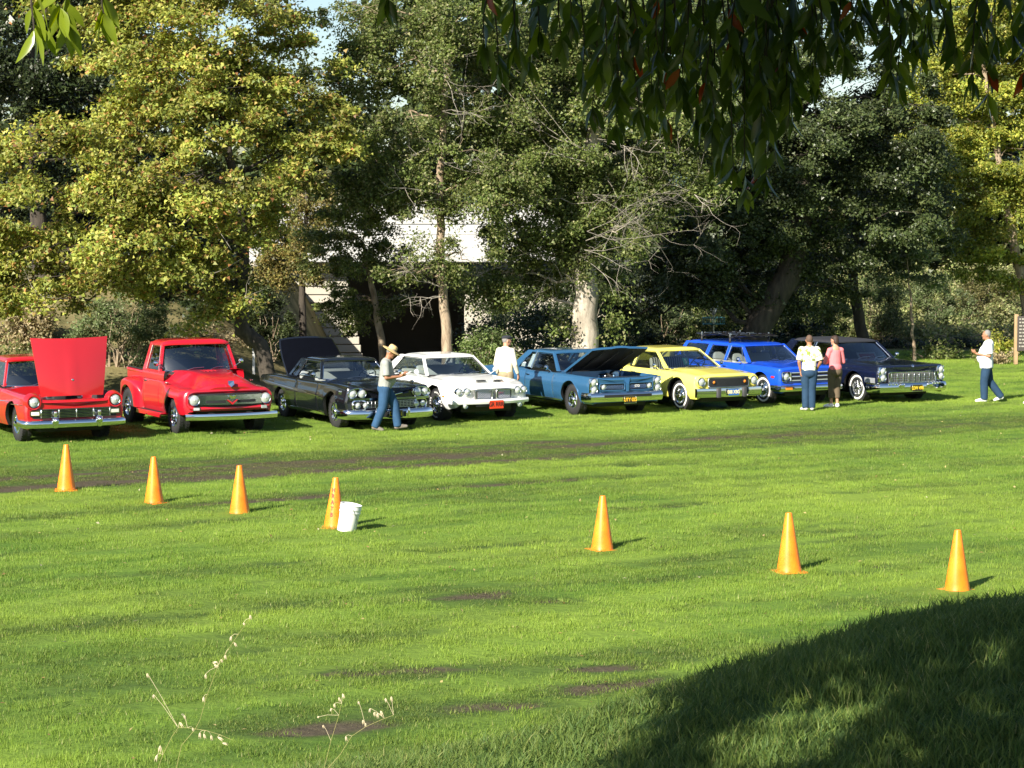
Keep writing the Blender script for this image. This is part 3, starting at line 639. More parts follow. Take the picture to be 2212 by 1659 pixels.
# ------------------------------------------------------------------ vehicles
def text_mesh(name, txt, size, col, parent, Mloc, ext=.0015, bold=.03):
    c = bpy.data.curves.new(name, 'FONT'); c.body = txt; c.size = size; c.align_x = 'CENTER'; c.align_y = 'CENTER'; c.extrude = ext; c.offset = size * bold
    t = bpy.data.objects.new(name, c); COL.objects.link(t); dg = bpy.context.evaluated_depsgraph_get(); me = bpy.data.meshes.new_from_object(t.evaluated_get(dg)); bpy.data.objects.remove(t)
    me.materials.clear(); me.materials.append(principled('print_%02x%02x%02x' % tuple(int(v * 255) for v in col), col, .5, var=.05)); o = link(name, me, parent); o.matrix_local = Mloc; return o
YAW = math.atan2(-math.cos(R(28)), math.sin(R(28)))
def pchip(xk, yk, x):
    xk = np.array(xk, float); yk = np.array(yk, float); x = np.clip(np.asarray(x, float), xk[0], xk[-1])
    if len(xk) == 1: return np.full_like(x, yk[0])
    h = np.diff(xk); dl = np.diff(yk) / h; d = np.zeros_like(yk)
    if len(xk) == 2: return yk[0] + (x - xk[0]) * dl[0]
    for i in range(1, len(xk) - 1):
        if dl[i - 1] * dl[i] > 0:
            w1, w2 = 2 * h[i] + h[i - 1], h[i] + 2 * h[i - 1]; d[i] = (w1 + w2) / (w1 / dl[i - 1] + w2 / dl[i])
    d[0], d[-1] = dl[0], dl[-1]
    i = np.clip(np.searchsorted(xk, x) - 1, 0, len(h) - 1); t = (x - xk[i]) / h[i]
    return (yk[i] * (1 + 2 * t) * (1 - t) ** 2 + d[i] * h[i] * t * (1 - t) ** 2 + yk[i + 1] * t * t * (3 - 2 * t) + d[i + 1] * h[i] * t * t * (t - 1))
class T:
    """table of values along the length of a car"""
    def __init__(s, *kv): s.x = [k for k, _ in kv]; s.y = [v for _, v in kv]
    def __call__(s, x): return pchip(s.x, s.y, x)
def wheel_meshes(name, ro, ri, wd, style, white=None):
    """tyre and rim parts around the y axis, outer face towards -y"""
    out = []
    m = MB(); hw = wd / 2
    m.lathe([(ri - .02, hw), (ri, -hw * .9), (ri + .015, -hw * .98), ((ri + ro) / 2, -hw * 1.04), (ro - .03, -hw * .96), (ro - .008, -hw * .8), (ro, -hw * .5), (ro, hw * .5), (ro - .01, hw * .85), ((ri + ro) / 2, hw), (ri - .02, hw)], ax=(0, 1, 0), n=36)
    for k in range(36):                      # tread blocks
        a = 2 * math.pi * k / 36
        for yy_ in (-.3, .3): m.box((math.cos(a) * ro, yy_ * wd, math.sin(a) * ro), (.014, wd * .34, ro * .12), 0, 0, Matrix.Rotation(-a, 3, 'Y'))
    out.append(('tyre', np_mesh('tyre', m.v, m.f, [RUBBER], True, m.m, 40), None))
    r = MB(); yo = -hw * .92
    if style == 'cap':                       # full wheel cover
        r.lathe([(ri + .004, yo), (ri - .012, yo - .012), (ri - .03, yo + .004), (ri * .72, yo + .012), (ri * .62, yo - .01), (ri * .42, yo - .03), (ri * .3, yo - .026), (ri * .26, yo - .06), (ri * .12, yo - .07), (.002, yo - .071)], ax=(0, 1, 0), n=36)
        for k in range(16):
            a = 2 * math.pi * k / 16; r.box((math.cos(a) * ri * .76, yo + .004, math.sin(a) * ri * .76), (ri * .2, .012, .016), .003, 0, Matrix.Rotation(-a, 3, 'Y'))
        out.append(('hubcap', np_mesh('hubcap', r.v, r.f, [CHROME], True, r.m, 35), None))
    else:
        r.lathe([(ri + .005, yo + .004), (ri - .008, yo - .012), (ri - .025, yo), (ri - .035, yo + .05), (ri - .05, yo + .07)], ax=(0, 1, 0), n=36)
        ns = {'five': 5, 'rally': 5, 'eight': 8}[style]; 
        for k in range(ns):
            a = 2 * math.pi * k / ns + .2
            wsp = ri * (.42 if style == 'rally' else .36 if ns == 5 else .2)
            r.box((math.cos(a) * ri * .55, yo + .03, math.sin(a) * ri * .55), (ri * .86, .03, wsp), .012, 0, Matrix.Rotation(-a, 3, 'Y'))
        r.lathe([(ri * .36, yo + .05), (ri * .34, yo), (ri * .26, yo - .012), (ri * .22, yo - .035), (ri * .1, yo - .045), (.002, yo - .046)], ax=(0, 1, 0), n=24)
        for k in range(5):
            a = 2 * math.pi * k / 5; r.lathe([(.011, yo - .03), (.011, yo - .005)], (math.cos(a) * ri * .29, 0, math.sin(a) * ri * .29), (0, 1, 0), 6, 0, True)
        out.append(('rim', np_mesh('rim', r.v, r.f, [CHROME if style != 'eight' else STEEL], True, r.m, 35), None))
    bk = MB(); bk.lathe([(ri - .02, yo + .085), (.002, yo + .09)], ax=(0, 1, 0), n=24); out.append(('brake_drum', np_mesh('brake_drum', bk.v, bk.f, [STEEL if style in ('five', 'eight') else BLACK], True), None))
    if white == 'wall':
        w = MB(); a, b = ri + (ro - ri) * .30, ri + (ro - ri) * .62
        w.lathe([(a, -hw * .98), (a + .004, -hw * 1.05), (b - .004, -hw * 1.065), (b, -hw * 1.0)], ax=(0, 1, 0), n=40); out.append(('whitewall', np_mesh('whitewall', w.v, w.f, [WHITEWALL], True), None))
    if white == 'letters':
        w = MB(); q = (ri + ro) / 2
        for k in range(28):
            if k % 14 in (0, 1, 7, 8, 9): continue
            a = 2 * math.pi * k / 28 + .4; w.box((math.cos(a) * q, -hw * 1.05, math.sin(a) * q), (.034, .008, .03 if k % 3 else .02), .002, 0, Matrix.Rotation(-a, 3, 'Y'))
        out.append(('tyre_lettering', np_mesh('tyre_lettering', w.v, w.f, [WHITEWALL], False), None))
    return out
class Car:
    M1, MF, M2 = 11, 5, 10
    def __init__(s, name, label, cat, group, wheel_px, wb, track, yaw=YAW, wheel=(.34, .19, .2, 'cap', None), rear_wheel=None, scale=1.0, pitch=0.0):
        c = onground(*wheel_px); s.wb = wb; s.track = track; s.name = name
        f = Vector((math.cos(yaw), math.sin(yaw), 0)); l = Vector((-f.y, f.x, 0))
        o = c - f * (wb / 2) + l * (track / 2); o.z = gz1(o.x, o.y)
        s.root = empty(name, o, yaw, label, cat, group); s.root.rotation_euler = (0, pitch, yaw); s.root.scale = (scale,) * 3
        s.bow = 0; s.lean = 0; s.xf = 2.2; s.xb = 0; s.wmax = .95; s.bow_r = 0; s.xr = -2.5
        wm = {}
        for ax, sp in ((wb / 2, wheel), (-wb / 2, rear_wheel or wheel)):
            if sp not in wm: wm[sp] = wheel_meshes('wheel', *sp)
            for sd in (-1, 1):
                w = empty('wheel', (0, 0, 0)); w.parent = s.root; w.location = (ax, sd * track / 2, sp[0] - .012); w.rotation_euler = (0, 0, 0 if sd < 0 else math.pi)
                for pn, me, _ in wm[sp]: link(pn, me, w)
    # front and rear plan curvature shared by the body and everything mounted on it
    def Wp(s, x, y, z):
        if x > s.xb:
            t = (x - s.xb) / (s.xf - s.xb); t = t * t
            x = x - s.bow * (abs(y) / s.wmax) ** 2 * t + s.lean * (z - .65) * t
        elif x < -s.xb - .2 and s.bow_r:
            t = min(1, (x + s.xb + .2) / (s.xr + s.xb + .2)); x = x + s.bow_r * (abs(y) / s.wmax) ** 2 * t * t
        return (x, y, z)
    def side_y(s, x, z):
        w, sl, sh = float(s.w(x)), float(s.sill(x)), float(s.sh(x)); q = (z - sl) / (sh - sl)
        return w * (1 - s.low * max(0, (.42 - q) / .42) ** 2 - s.tum * max(0, (q - .5) / .5) ** 1.6) + (s.crease(x, z) if s.crease else 0)
    def loft(s, xr, xf, sill, sh, w, top, he, r, arches=(), low=.06, tum=.05, crease=None, seams=(), classify=None, mats=None, extra_x=(), end_r=.05, side_only=None, rr=None, step=.09):
        s.sill, s.sh, s.w, s.top, s.he, s.low, s.tum, s.crease = sill, sh, w, top, he, low, tum, crease
        s.arches = arches
        xs = list(np.linspace(xr + end_r, xf - end_r, int((xf - xr) / step)))
        for (xc, zc, Ra) in arches: xs += [xc + Ra * math.cos(a) for a in np.linspace(0, math.pi, 23)]
        for q in seams: xs += [q - .006, q + .006]
        xs += list(extra_x)
        for e in (0, .4, .75, 1): xs += [xf - end_r * e, xr + end_r * e]
        xs = sorted(x for x in xs if xr <= x <= xf); X2 = [xs[0]]
        prio = set([q - .006 for q in seams] + [q + .006 for q in seams] + list(extra_x) + [xf, xr])
        for x in xs[1:]:
            if x - X2[-1] > .011 or x in prio:
                if x - X2[-1] < .004: continue
                X2.append(x)
        xs = X2; rows = []
        for x in xs:
            xe = min(max(x, xr + end_r), xf - end_r); W_, SL, SH, TP, HE, RR = [float(t(xe)) for t in (w, sill, sh, top, he, r)]
            ins = 0
            if x > xf - end_r: q = (x - (xf - end_r)) / end_r; ins = end_r * (1 - math.sqrt(max(0, 1 - q * q)))
            if x < xr + end_r: q = ((xr + end_r) - x) / end_r; ins = end_r * (1 - math.sqrt(max(0, 1 - q * q)))
            zl = SL
            for (xc, zc, Ra) in arches:
                if abs(x - xc) < Ra: zl = max(zl, zc + math.sqrt(Ra * Ra - (x - xc) ** 2))
            zl += ins * .6; zt = SH - RR; zl = min(zl, zt - .02)
            seam = any(abs(x - q) < .007 for q in seams)
            pts = []
            zz = np.linspace(zl, zt, s.M1)
            for k, z in enumerate(zz):
                q = (z - SL) / (SH - SL)
                y = W_ * (1 - low * max(0, (.42 - q) / .42) ** 2 - tum * max(0, (q - .5) / .5) ** 1.6) + (crease(x, z) if crease else 0) - ins
                pts.append([y, z])
            ye = pts[-1][0]
            for k in range(1, s.MF + 1):
                a = math.pi / 2 * k / s.MF; pts.append([ye - RR * (1 - math.cos(a)), zt + RR * math.sin(a)])
            y1 = pts[-1][0]
            for k in range(1, s.M2 + 1):
                t = k / s.M2; y = y1 * (1 - t); q = min(1, t / max(HE, .02)); q = q * q * (3 - 2 * q)
                pts.append([y, SH + (TP - SH) * q])
            for p in pts[s.M1:]: p[1] -= ins * .8
            if seam:
                for p in pts[:s.M1 + s.MF]: p[0] -= .006
                for p in pts[s.M1 + s.MF:]: p[1] -= .004
            pts = [[pts[0][0] - .06, pts[0][1] + .004]] + pts
            half = pts
            ring = [s.Wp(x, -p[0], p[1]) for p in half] + [s.Wp(x, p[0], p[1]) for p in half[-2::-1]]
            if side_only: ring = [s.Wp(x, -p[0], p[1]) for p in half]
            rows.append(ring)
        n = len(rows[0]); half_n = 1 + s.M1 + s.MF + s.M2
        parts = {}
        for i in range(len(rows) - 1):
            xm = (xs[i] + xs[i + 1]) / 2; isseam = (xs[i + 1] - xs[i]) < .0125 and any(abs(xm - q) < .007 for q in seams)
            for j in range(n - 1):
                jj = j if j < half_n - 1 else (n - 2 - j); side = 'r' if j < half_n - 1 else 'l'
                reg = 'flange' if jj == 0 else 'side' if jj < s.M1 else 'fillet' if jj < s.M1 + s.MF else 'top'
                p = rows[i][j]; ky, mi = classify(xm, reg, side, abs(p[1]), p[2], jj) if classify else ('body', 0)
                if reg == 'flange': mi = 2 if ky == 'body' else mi
                if isseam and reg in ('side', 'fillet'): ky, mi = 'body', 2
                parts.setdefault(ky, []).append(((i, j), mi))
        for ky, fl in parts.items():
            idx = {}; V = []; Fc = []; mi = []
            for (i, j), m_ in fl:
                f = []
                for (a, b) in ((i, j), (i + 1, j), (i + 1, j + 1), (i, j + 1)):
                    if (a, b) not in idx: idx[(a, b)] = len(V); V.append(rows[a][b])
                    f.append(idx[(a, b)])
                Fc.append(f); mi.append(m_)
            if ky == 'body' and not side_only:
                for e in (0, -1):
                    c = np.mean(np.array(rows[e]), 0); b = len(V); V += [tuple(p) for p in rows[e]] + [tuple(c)]
                    for j in range(n - 1): Fc.append([b + j, b + j + 1, b + n]); mi.append(0)
                    Fc.append([b + n - 1, b, b + n]); mi.append(0)
            nm = ky.split('.')[0]
            link(nm, np_mesh(nm, V, np.array(Fc) if all(len(f) == 4 for f in Fc) else Fc, mats, True, mi, 32), s.root)
        s.rows, s.xs = rows, xs
    def part(s, name, mb, mats, parent=None, smooth=True, angle=40):
        return mb.build(name, mats, parent or s.root, smooth, angle)
    def chassis(s, x0, x1, hw, z0=.2, z1=.55):
        m = MB(); m.box(((x0 + x1) / 2, 0, (z0 + z1) / 2), (x1 - x0, 2 * hw, z1 - z0), .02)
        for ax in (-s.wb / 2, s.wb / 2): m.tube([(ax, -s.track / 2, .3), (ax, s.track / 2, .3)], .05, 8)
        s.part('chassis', m, BLACK)
    # panels that follow the curved nose
    def fpanel(s, name, y0, y1, z0, z1, off, depth, mat, parent=None, ny=8, nz=2, x=None, ret=None):
        m = ret or MB(); x = s.xf if x is None else x
        f = [[Vector(s.Wp(x, y0 + (y1 - y0) * j / ny, z0 + (z1 - z0) * i / nz)) + Vector((off, 0, 0)) for j in range(ny + 1)] for i in range(nz + 1)]
        b = [[p - Vector((depth, 0, 0)) for p in r] for r in f]
        m.grid(f); edge_f = f[0] + [f[i][-1] for i in range(1, nz)] + f[-1][::-1] + [f[i][0] for i in range(nz - 1, 0, -1)]
        edge_b = [p - Vector((depth, 0, 0)) for p in edge_f]; m.grid([edge_f, edge_b], cv=True)
        if ret is None: return s.part(name, m, mat, parent, True, 30)
    def lamp(s, y, z, r, off=.03, name='headlight', bez=CHROME, lens=LENS, ys=1.0, x=None):
        p = Vector(s.Wp(s.xf if x is None else x, y, z)); m = MB()
        m.lathe([(r * 1.22, off - .05), (r * 1.22, off), (r * 1.1, off + .018), (r * .98, off + .008)], p, (1, 0, 0), 20)
        o = s.part(name, m, bez); l = MB()
        l.lathe([(r, off + .004), (r * .8, off + .016), (r * .45, off + .026), (.002, off + .03)], p, (1, 0, 0), 18)
        l.lathe([(r * .16, off + .0285), (r * .12, off + .036), (.002, off + .037)], p, (1, 0, 0), 8)
        s.part('lens', l, lens, o); return o
    def bumper(s, name, zlo, zhi, off, wrap, hw, mat=CHROME, rear=False, dep=.07, inset=.0, prof=None):
        sg = -1 if rear else 1; xe = s.xr if rear else s.xf; path = []
        for k in range(3): path.append((xe - sg * wrap * (1 - k / 2.6), -hw, 0))
        for t in np.linspace(-1, 1, 13): path.append((xe, hw * .97 * t, 1))
        for k in range(2, -1, -1): path.append((xe - sg * wrap * (1 - k / 2.6), hw, 0))
        zm, hh = (zlo + zhi) / 2, (zhi - zlo) / 2; rows = []
        prof = prof or [(-.0, -1), (.55, -1), (.95, -.6), (1, 0), (.95, .55), (.6, .95), (.2, 1), (0, .9)]
        n = len(path)
        for i, (x, y, k) in enumerate(path):
            a = path[min(i + 1, n - 1)]; b = path[max(i - 1, 0)]
            tx, ty = a[0] - b[0], a[1] - b[1]; L = math.hypot(tx, ty); nx_, ny_ = ty / L, -tx / L
            if rear: nx_, ny_ = -ty / L, tx / L
            wp = s.Wp(x, y, zm) if not rear else (s.Wp(x, y, zm))
            rows.append([Vector((wp[0] + nx_ * (off + dep * (q - 1)), wp[1] + ny_ * (off * .4 + dep * (q - 1)), zm + hh * h)) for q, h in prof])
            if rear:
                rows[-1] = [Vector((wp[0] - abs(nx_) * (off + dep * (q - 1)), wp[1] + math.copysign(abs(ny_), y) * (off * .4 + dep * (q - 1)), zm + hh * h)) for q, h in prof]
        m = MB(); m.grid(rows, cv=True); m.add(rows[0], [list(range(len(prof)))]); m.add(rows[-1], [list(range(len(prof)))])
        return s.part(name, m, mat, None, True, 50)
    def plate(s, text, y, z, off, col, tcol, w=.305, h=.155, size=.115, frame=True):
        p = Vector(s.Wp(s.xf, y, z)) + Vector((off, 0, 0)); m = MB(); m.box(p, (.012, w, h), .004)
        if frame:
            for q in (-1, 1): m.box(p + Vector((.003, 0, q * h / 2)), (.014, w + .015, .012), .003, 1); m.box(p + Vector((.003, q * w / 2, 0)), (.014, .012, h), .003, 1)
        o = s.part('number_plate', m, [principled(s.name + '_plate_' + text.replace(' ', '_'), col, .5, var=.08), CHROME])
        s.text(text, p + Vector((.0085, 0, 0)), size, tcol, 'plate_number', o); return o
    def text(s, text, p, size, col, name, parent, rot=None, sx=.8):
        M = rot or Matrix(((0, 0, 1), (1, 0, 0), (0, 1, 0)))
        return text_mesh(name, text, size, col, parent, Matrix.Translation(p) @ M.to_4x4() @ Matrix.Diagonal((sx, 1, 1, 1)), .002, .018)
    def strip(s, name, x0, x1, z0, z1=None, h=.02, mat=CHROME, prot=.012, n=16, both=True):
        """trim along the side that follows the body surface"""
        z1 = z0 if z1 is None else z1
        for sd in ((-1, 1) if both else (-1,)):
            rows = []
            for i in range(n + 1):
                t = i / n; x = x0 + (x1 - x0) * t; z = z0 + (z1 - z0) * t
                hh = h / 2 * min(1, 6 * t + .3, 6 * (1 - t) + .3)
                y = s.side_y(x, z)
                row = []
                for q, k in ((-1, -.006), (-.6, prot), (.6, prot), (1, -.006)):
                    p = s.Wp(x, sd * (s.side_y(x, z + q * hh) + k), z + q * hh); row.append(p)
                rows.append(row)
            m = MB(); m.grid(rows); s.part(name, m, mat)
    def handle(s, x, z, L=.13):
        for sd in (-1, 1):
            y = s.side_y(x, z); m = MB(); m.tube([(x - L / 2, sd * (y - .005), z), (x - L / 2 + .015, sd * (y + .03), z), (x + L / 2 - .015, sd * (y + .03), z), (x + L / 2, sd * (y - .005), z)], .011, 6); s.part('door_handle', m, CHROME)
    def mirror(s, x, z, sides=(-1, 1), r=.06, mat=CHROME, yo=.14):
        for sd in sides:
            y = s.side_y(x, z - .05) - .03; m = MB()
            m.tube([(x, sd * y, z - .10), (x + .01, sd * (y + yo * .6), z - .04), (x, sd * (y + yo), z)], .008, 6)
            m.lathe([(.002, .05), (r * .5, .045), (r * .9, .015), (r, -.01), (r * .95, -.018), (.002, -.012)], (x, sd * (y + yo), z + .01), (1, 0, 0), 16); s.part('side_mirror', m, mat)
    # greenhouse: glass, pillars and roof
    def cabin(s, xa, xra, xrc, xc, wb, wr, zb, zr, paint_m, wrap=.14, wins=(), pillars=(), crown=.05, roof_over=.03, roof_m=None, rear_zb=None, wb_r=None, rearwrap=.12, glass=GLASS, trim=CHROME, roof_edge=.055, zr_r=None, roof_bow=.06, wiper=True, rear_glass=True, chrome_ws=True, side_bulge=.015):
        zb_r = zb if rear_zb is None else rear_zb; wbr = wb if wb_r is None else wb_r; zrr = zr if zr_r is None else zr_r
        def belt(x):
            t = (xa - x) / (xa - xc); return wb + (wbr - wb) * t, zb + (zb_r - zb) * t
        def roofz(x): t = min(1, max(0, (xra - x) / (xra - xrc))); return zr + (zrr - zr) * t
        def SP(x, t, sd, o=0):
            y0, z0 = belt(x); y = y0 + (wr - y0) * t + side_bulge * math.sin(math.pi * t) + o; return Vector((x, sd * y, z0 + (roofz(x) - z0) * t))
        s.SP = SP
        # windscreen and rear window
        def pane(name, xb_, xt_, wbx, zbx, wrx, zrx, wr_b, wr_t, sgn, fr=True):
            def pt(u, v, o=0):
                yb, yt = wbx * u, wrx * u; xb2 = xb_ - sgn * wr_b * abs(u) ** 2.2; xt2 = xt_ - sgn * wr_t * abs(u) ** 2.2
                bl = .02 * math.sin(math.pi * v)
                return Vector((xb2 + (xt2 - xb2) * v + sgn * (bl + o), yb + (yt - yb) * v, zbx + (zrx - zbx) * v + o * .5))
            m = MB(); m.grid([[pt(-1 + 2 * i / 16, j / 6) for j in range(7)] for i in range(17)]); g = s.part(name, m, glass)
            if fr:
                f = MB(); per = [pt(-1 + 2 * i / 16, 0, .004) for i in range(17)] + [pt(1, j / 6, .004) for j in range(1, 7)] + [pt(1 - 2 * i / 16, 1, .004) for i in range(1, 17)] + [pt(-1, 1 - j / 6, .004) for j in range(1, 6)]
                f.tube(per, .013, 5, closed=True); s.part('window_trim', f, trim if chrome_ws else BLACK, g)
            return g, pt
        g, pt = pane('windshield', xa, xra, wb - .035, zb, wr - .035, zr - .01, wrap, roof_bow, 1); s.ws_pt = pt
        if rear_glass: pane('rear_window', xc, xrc, wbr - .06, zb_r, wr - .05, zrr - .01, rearwrap, roof_bow, -1, True)
        # pillars: polygons in (x, t), doubled for both sides
        for nm, poly in pillars:
            for sd in (-1, 1):
                m = MB(); rows = []
                k = len(poly) // 2; a, b = poly[:k], poly[k:][::-1]
                for (xa_, ta), (xb_, tb) in zip(a, b):
                    rows.append([SP(xa_ + (xb_ - xa_) * q, ta + (tb - ta) * q, sd, .004) for q in np.linspace(0, 1, 4)])
                inner = [[p - Vector((0, sd * .045, 0)) for p in r] for r in rows]
                m.grid(rows); m.grid(inner); m.grid([[r[0] for r in rows], [r[0] for r in inner]]); m.grid([[r[-1] for r in rows], [r[-1] for r in inner]]); s.part(nm, m, paint_m, None, True, 35)
        for nm, poly in wins:
            for sd in (-1, 1):
                m = MB(); P_ = [SP(x, t, sd, -.012) for x, t in poly]; m.add(P_, [list(range(len(P_)))]); o = s.part('side_window', m, glass, None, False)
                f = MB(); f.tube([SP(x, t, sd, -.004) for x, t in poly], .009, 5, closed=True); s.part('window_trim', f, trim, o)
        # roof shell
        rows = []; nx_ = 18; ov = roof_over
        for i in range(nx_ + 1):
            x = xra + ov + (xrc - ov - xra - ov) * i / nx_; e = min(1, min(i, nx_ - i) / 3.0); e = math.sqrt(1 - (1 - e) ** 2); zz = roofz(x); row = []
            for j in range(25):
                u = -1 + 2 * j / 24; a = abs(u); xx = x - (roof_bow * a ** 2.2 if i < nx_ / 2 else -roof_bow * a ** 2.2) * (1 - min(i, nx_ - i) / (nx_ / 2))
                y = (wr + .018) * math.copysign(math.sin(min(1, a * 1.02) * math.pi / 2) ** .82, u); cz = crown * (1 - a ** 2.6)
                row.append((xx, y, zz - roof_edge * .55 + (roof_edge * .55 + cz) * (.35 + .65 * e) * math.cos(a ** 3 * math.pi / 2) ** .6 if a < .999 else zz - roof_edge * .55))
            rows.append(row)
        m = MB(); m.grid(rows); m.grid([[(p[0], p[1] * .985, min(p[2] - .028, 9)) for p in r] for r in rows], 1)
        for e in (0, -1): m.grid([[p for p in rows[e]], [(p[0], p[1] * .985, p[2] - .028) for p in rows[e]]])
        for e in (0, -1): m.grid([[r[e] for r in rows], [(r[e][0], r[e][1] * .985, r[e][2] - .028) for r in rows]])
        s.part('roof', m, [roof_m or paint_m, DARK], None, True, 45)
        if wiper:
            for sd in (-.45, .15):
                m = MB(); m.tube([pt(sd, .02, .02), pt(sd + .2, .10, .02), pt(sd + .48, .12, .02)], .006, 5); s.part('wiper', m, STEEL)
    def seats(s, rows_x, hw, z0, z1, mat=DARK, steer=None, bench=True, heads=False):
        for x in rows_x:
            m = MB(); m.box((x - .02, 0, (z0 + z1) / 2), (.16, 2 * hw, z1 - z0), .06, 0, Matrix.Rotation(-.18, 3, 'Y')); m.box((x + .28, 0, z0 + .02), (.52, 2 * hw, .16), .05); s.part('seat', m, mat)
        if steer:
            x, z = steer; ax = Vector((-.8, 0, .6)).normalized(); c = Vector((x, .36, z)); e2 = Vector((0, 1, 0)); e1 = ax.cross(e2); m = MB()
            m.tube([c + (e1 * math.cos(a) + e2 * math.sin(a)) * .19 for a in np.linspace(0, 2 * math.pi, 24, endpoint=False)], .012, 6, closed=True)
            for a in (0, 2.1, 4.2): m.tube([c, c + (e1 * math.cos(a) + e2 * math.sin(a)) * .19], .009, 5)
            m.tube([c, c - ax * .35], .022, 6); s.part('steering_wheel', m, BLACK)
    def dash(s, x, hw, z):
        m = MB(); m.box((x, 0, z - .06), (.34, 2 * hw, .12), .04); s.part('dashboard', m, DARK)
    def inside_mirror(s, v=.82):
        p = s.ws_pt(0, v, -.12); m = MB(); m.box(p, (.02, .24, .06), .01); m.tube([p, s.ws_pt(0, .98, -.03)], .008, 5); s.part('rear_view_mirror', m, STEEL)
    def grille_mesh(s, name, y0, y1, z0, z1, off, mat, parent=None, step=.035, diag=True, r=.004):
        m = MB(); P_ = lambda y, z: Vector(s.Wp(s.xf, y, z)) + Vector((off, 0, 0))
        hgt = z1 - z0
        if diag:
            for sg in (1, -1):
                k = y0 - hgt
                while k < y1 + hgt:
                    a = (k, z0) if sg > 0 else (k, z1); b = (k + hgt, z1) if sg > 0 else (k + hgt, z0)
                    (ya, za), (yb, zb_) = a, b; pts = []
                    for t in np.linspace(0, 1, 5):
                        yy_, z_ = ya + (yb - ya) * t, za + (zb_ - za) * t
                        if y0 <= yy_ <= y1: pts.append(P_(yy_, z_))
                    if len(pts) > 1: m.tube(pts, r, 4, caps=False)
                    k += step
        else:
            for y in np.arange(y0, y1 + .001, step): m.tube([P_(y, z0), P_(y, z1)], r, 4, caps=False)
            for z in np.arange(z0, z1 + .001, step): m.tube([P_(y, z) for y in np.linspace(y0, y1, 6)], r, 4, caps=False)
        o = s.part(name, m, mat, parent); tag(o, kind='stuff'); return o
    def ring(s, name, y0, y1, z0, z1, off, r, mat, parent=None, cr=.03):
        P_ = lambda y, z: Vector(s.Wp(s.xf, y, z)) + Vector((off, 0, 0)); pts = []
        for (cy_, cz_, a0) in ((y1 - cr, z1 - cr, 0), (y0 + cr, z1 - cr, 90), (y0 + cr, z0 + cr, 180), (y1 - cr, z0 + cr, 270)):
            for k in range(4): a = R(a0 + 30 * k); pts.append(P_(cy_ + cr * math.cos(a), cz_ + cr * math.sin(a)))
        m = MB(); m.tube(pts, r, 6, closed=True); return s.part(name, m, mat, parent)
GRP = 'classic cars parked in a row on the grass'
K_ = T((-9, 1), (9, 1))
def const(v): return T((-9, v), (9, v))

def std_classify(doors, hood, trunk, cab, hoodw, wfun, engine=None, bed=None):
    def f(x, reg, side, y, z, jj):
        w = float(wfun(x))
        if reg in ('side', 'fillet') or (reg == 'flange'):
            for a, b in doors:
                if a < x < b and reg != 'flange': return 'door.%s%.2f' % (side, a), 0
            return 'body', 0
        if cab[0] < x < cab[1] and y < w * .93: return 'body', 1
        if hood and hood[0] < x < hood[1] and y < w * hoodw: return ('body', 1) if engine else ('hood', 0)
        if trunk and trunk[0] < x < trunk[1] and y < w * .8: return ('body', 1) if bed else ('trunk_lid', 0)
        return 'body', 0
    return f

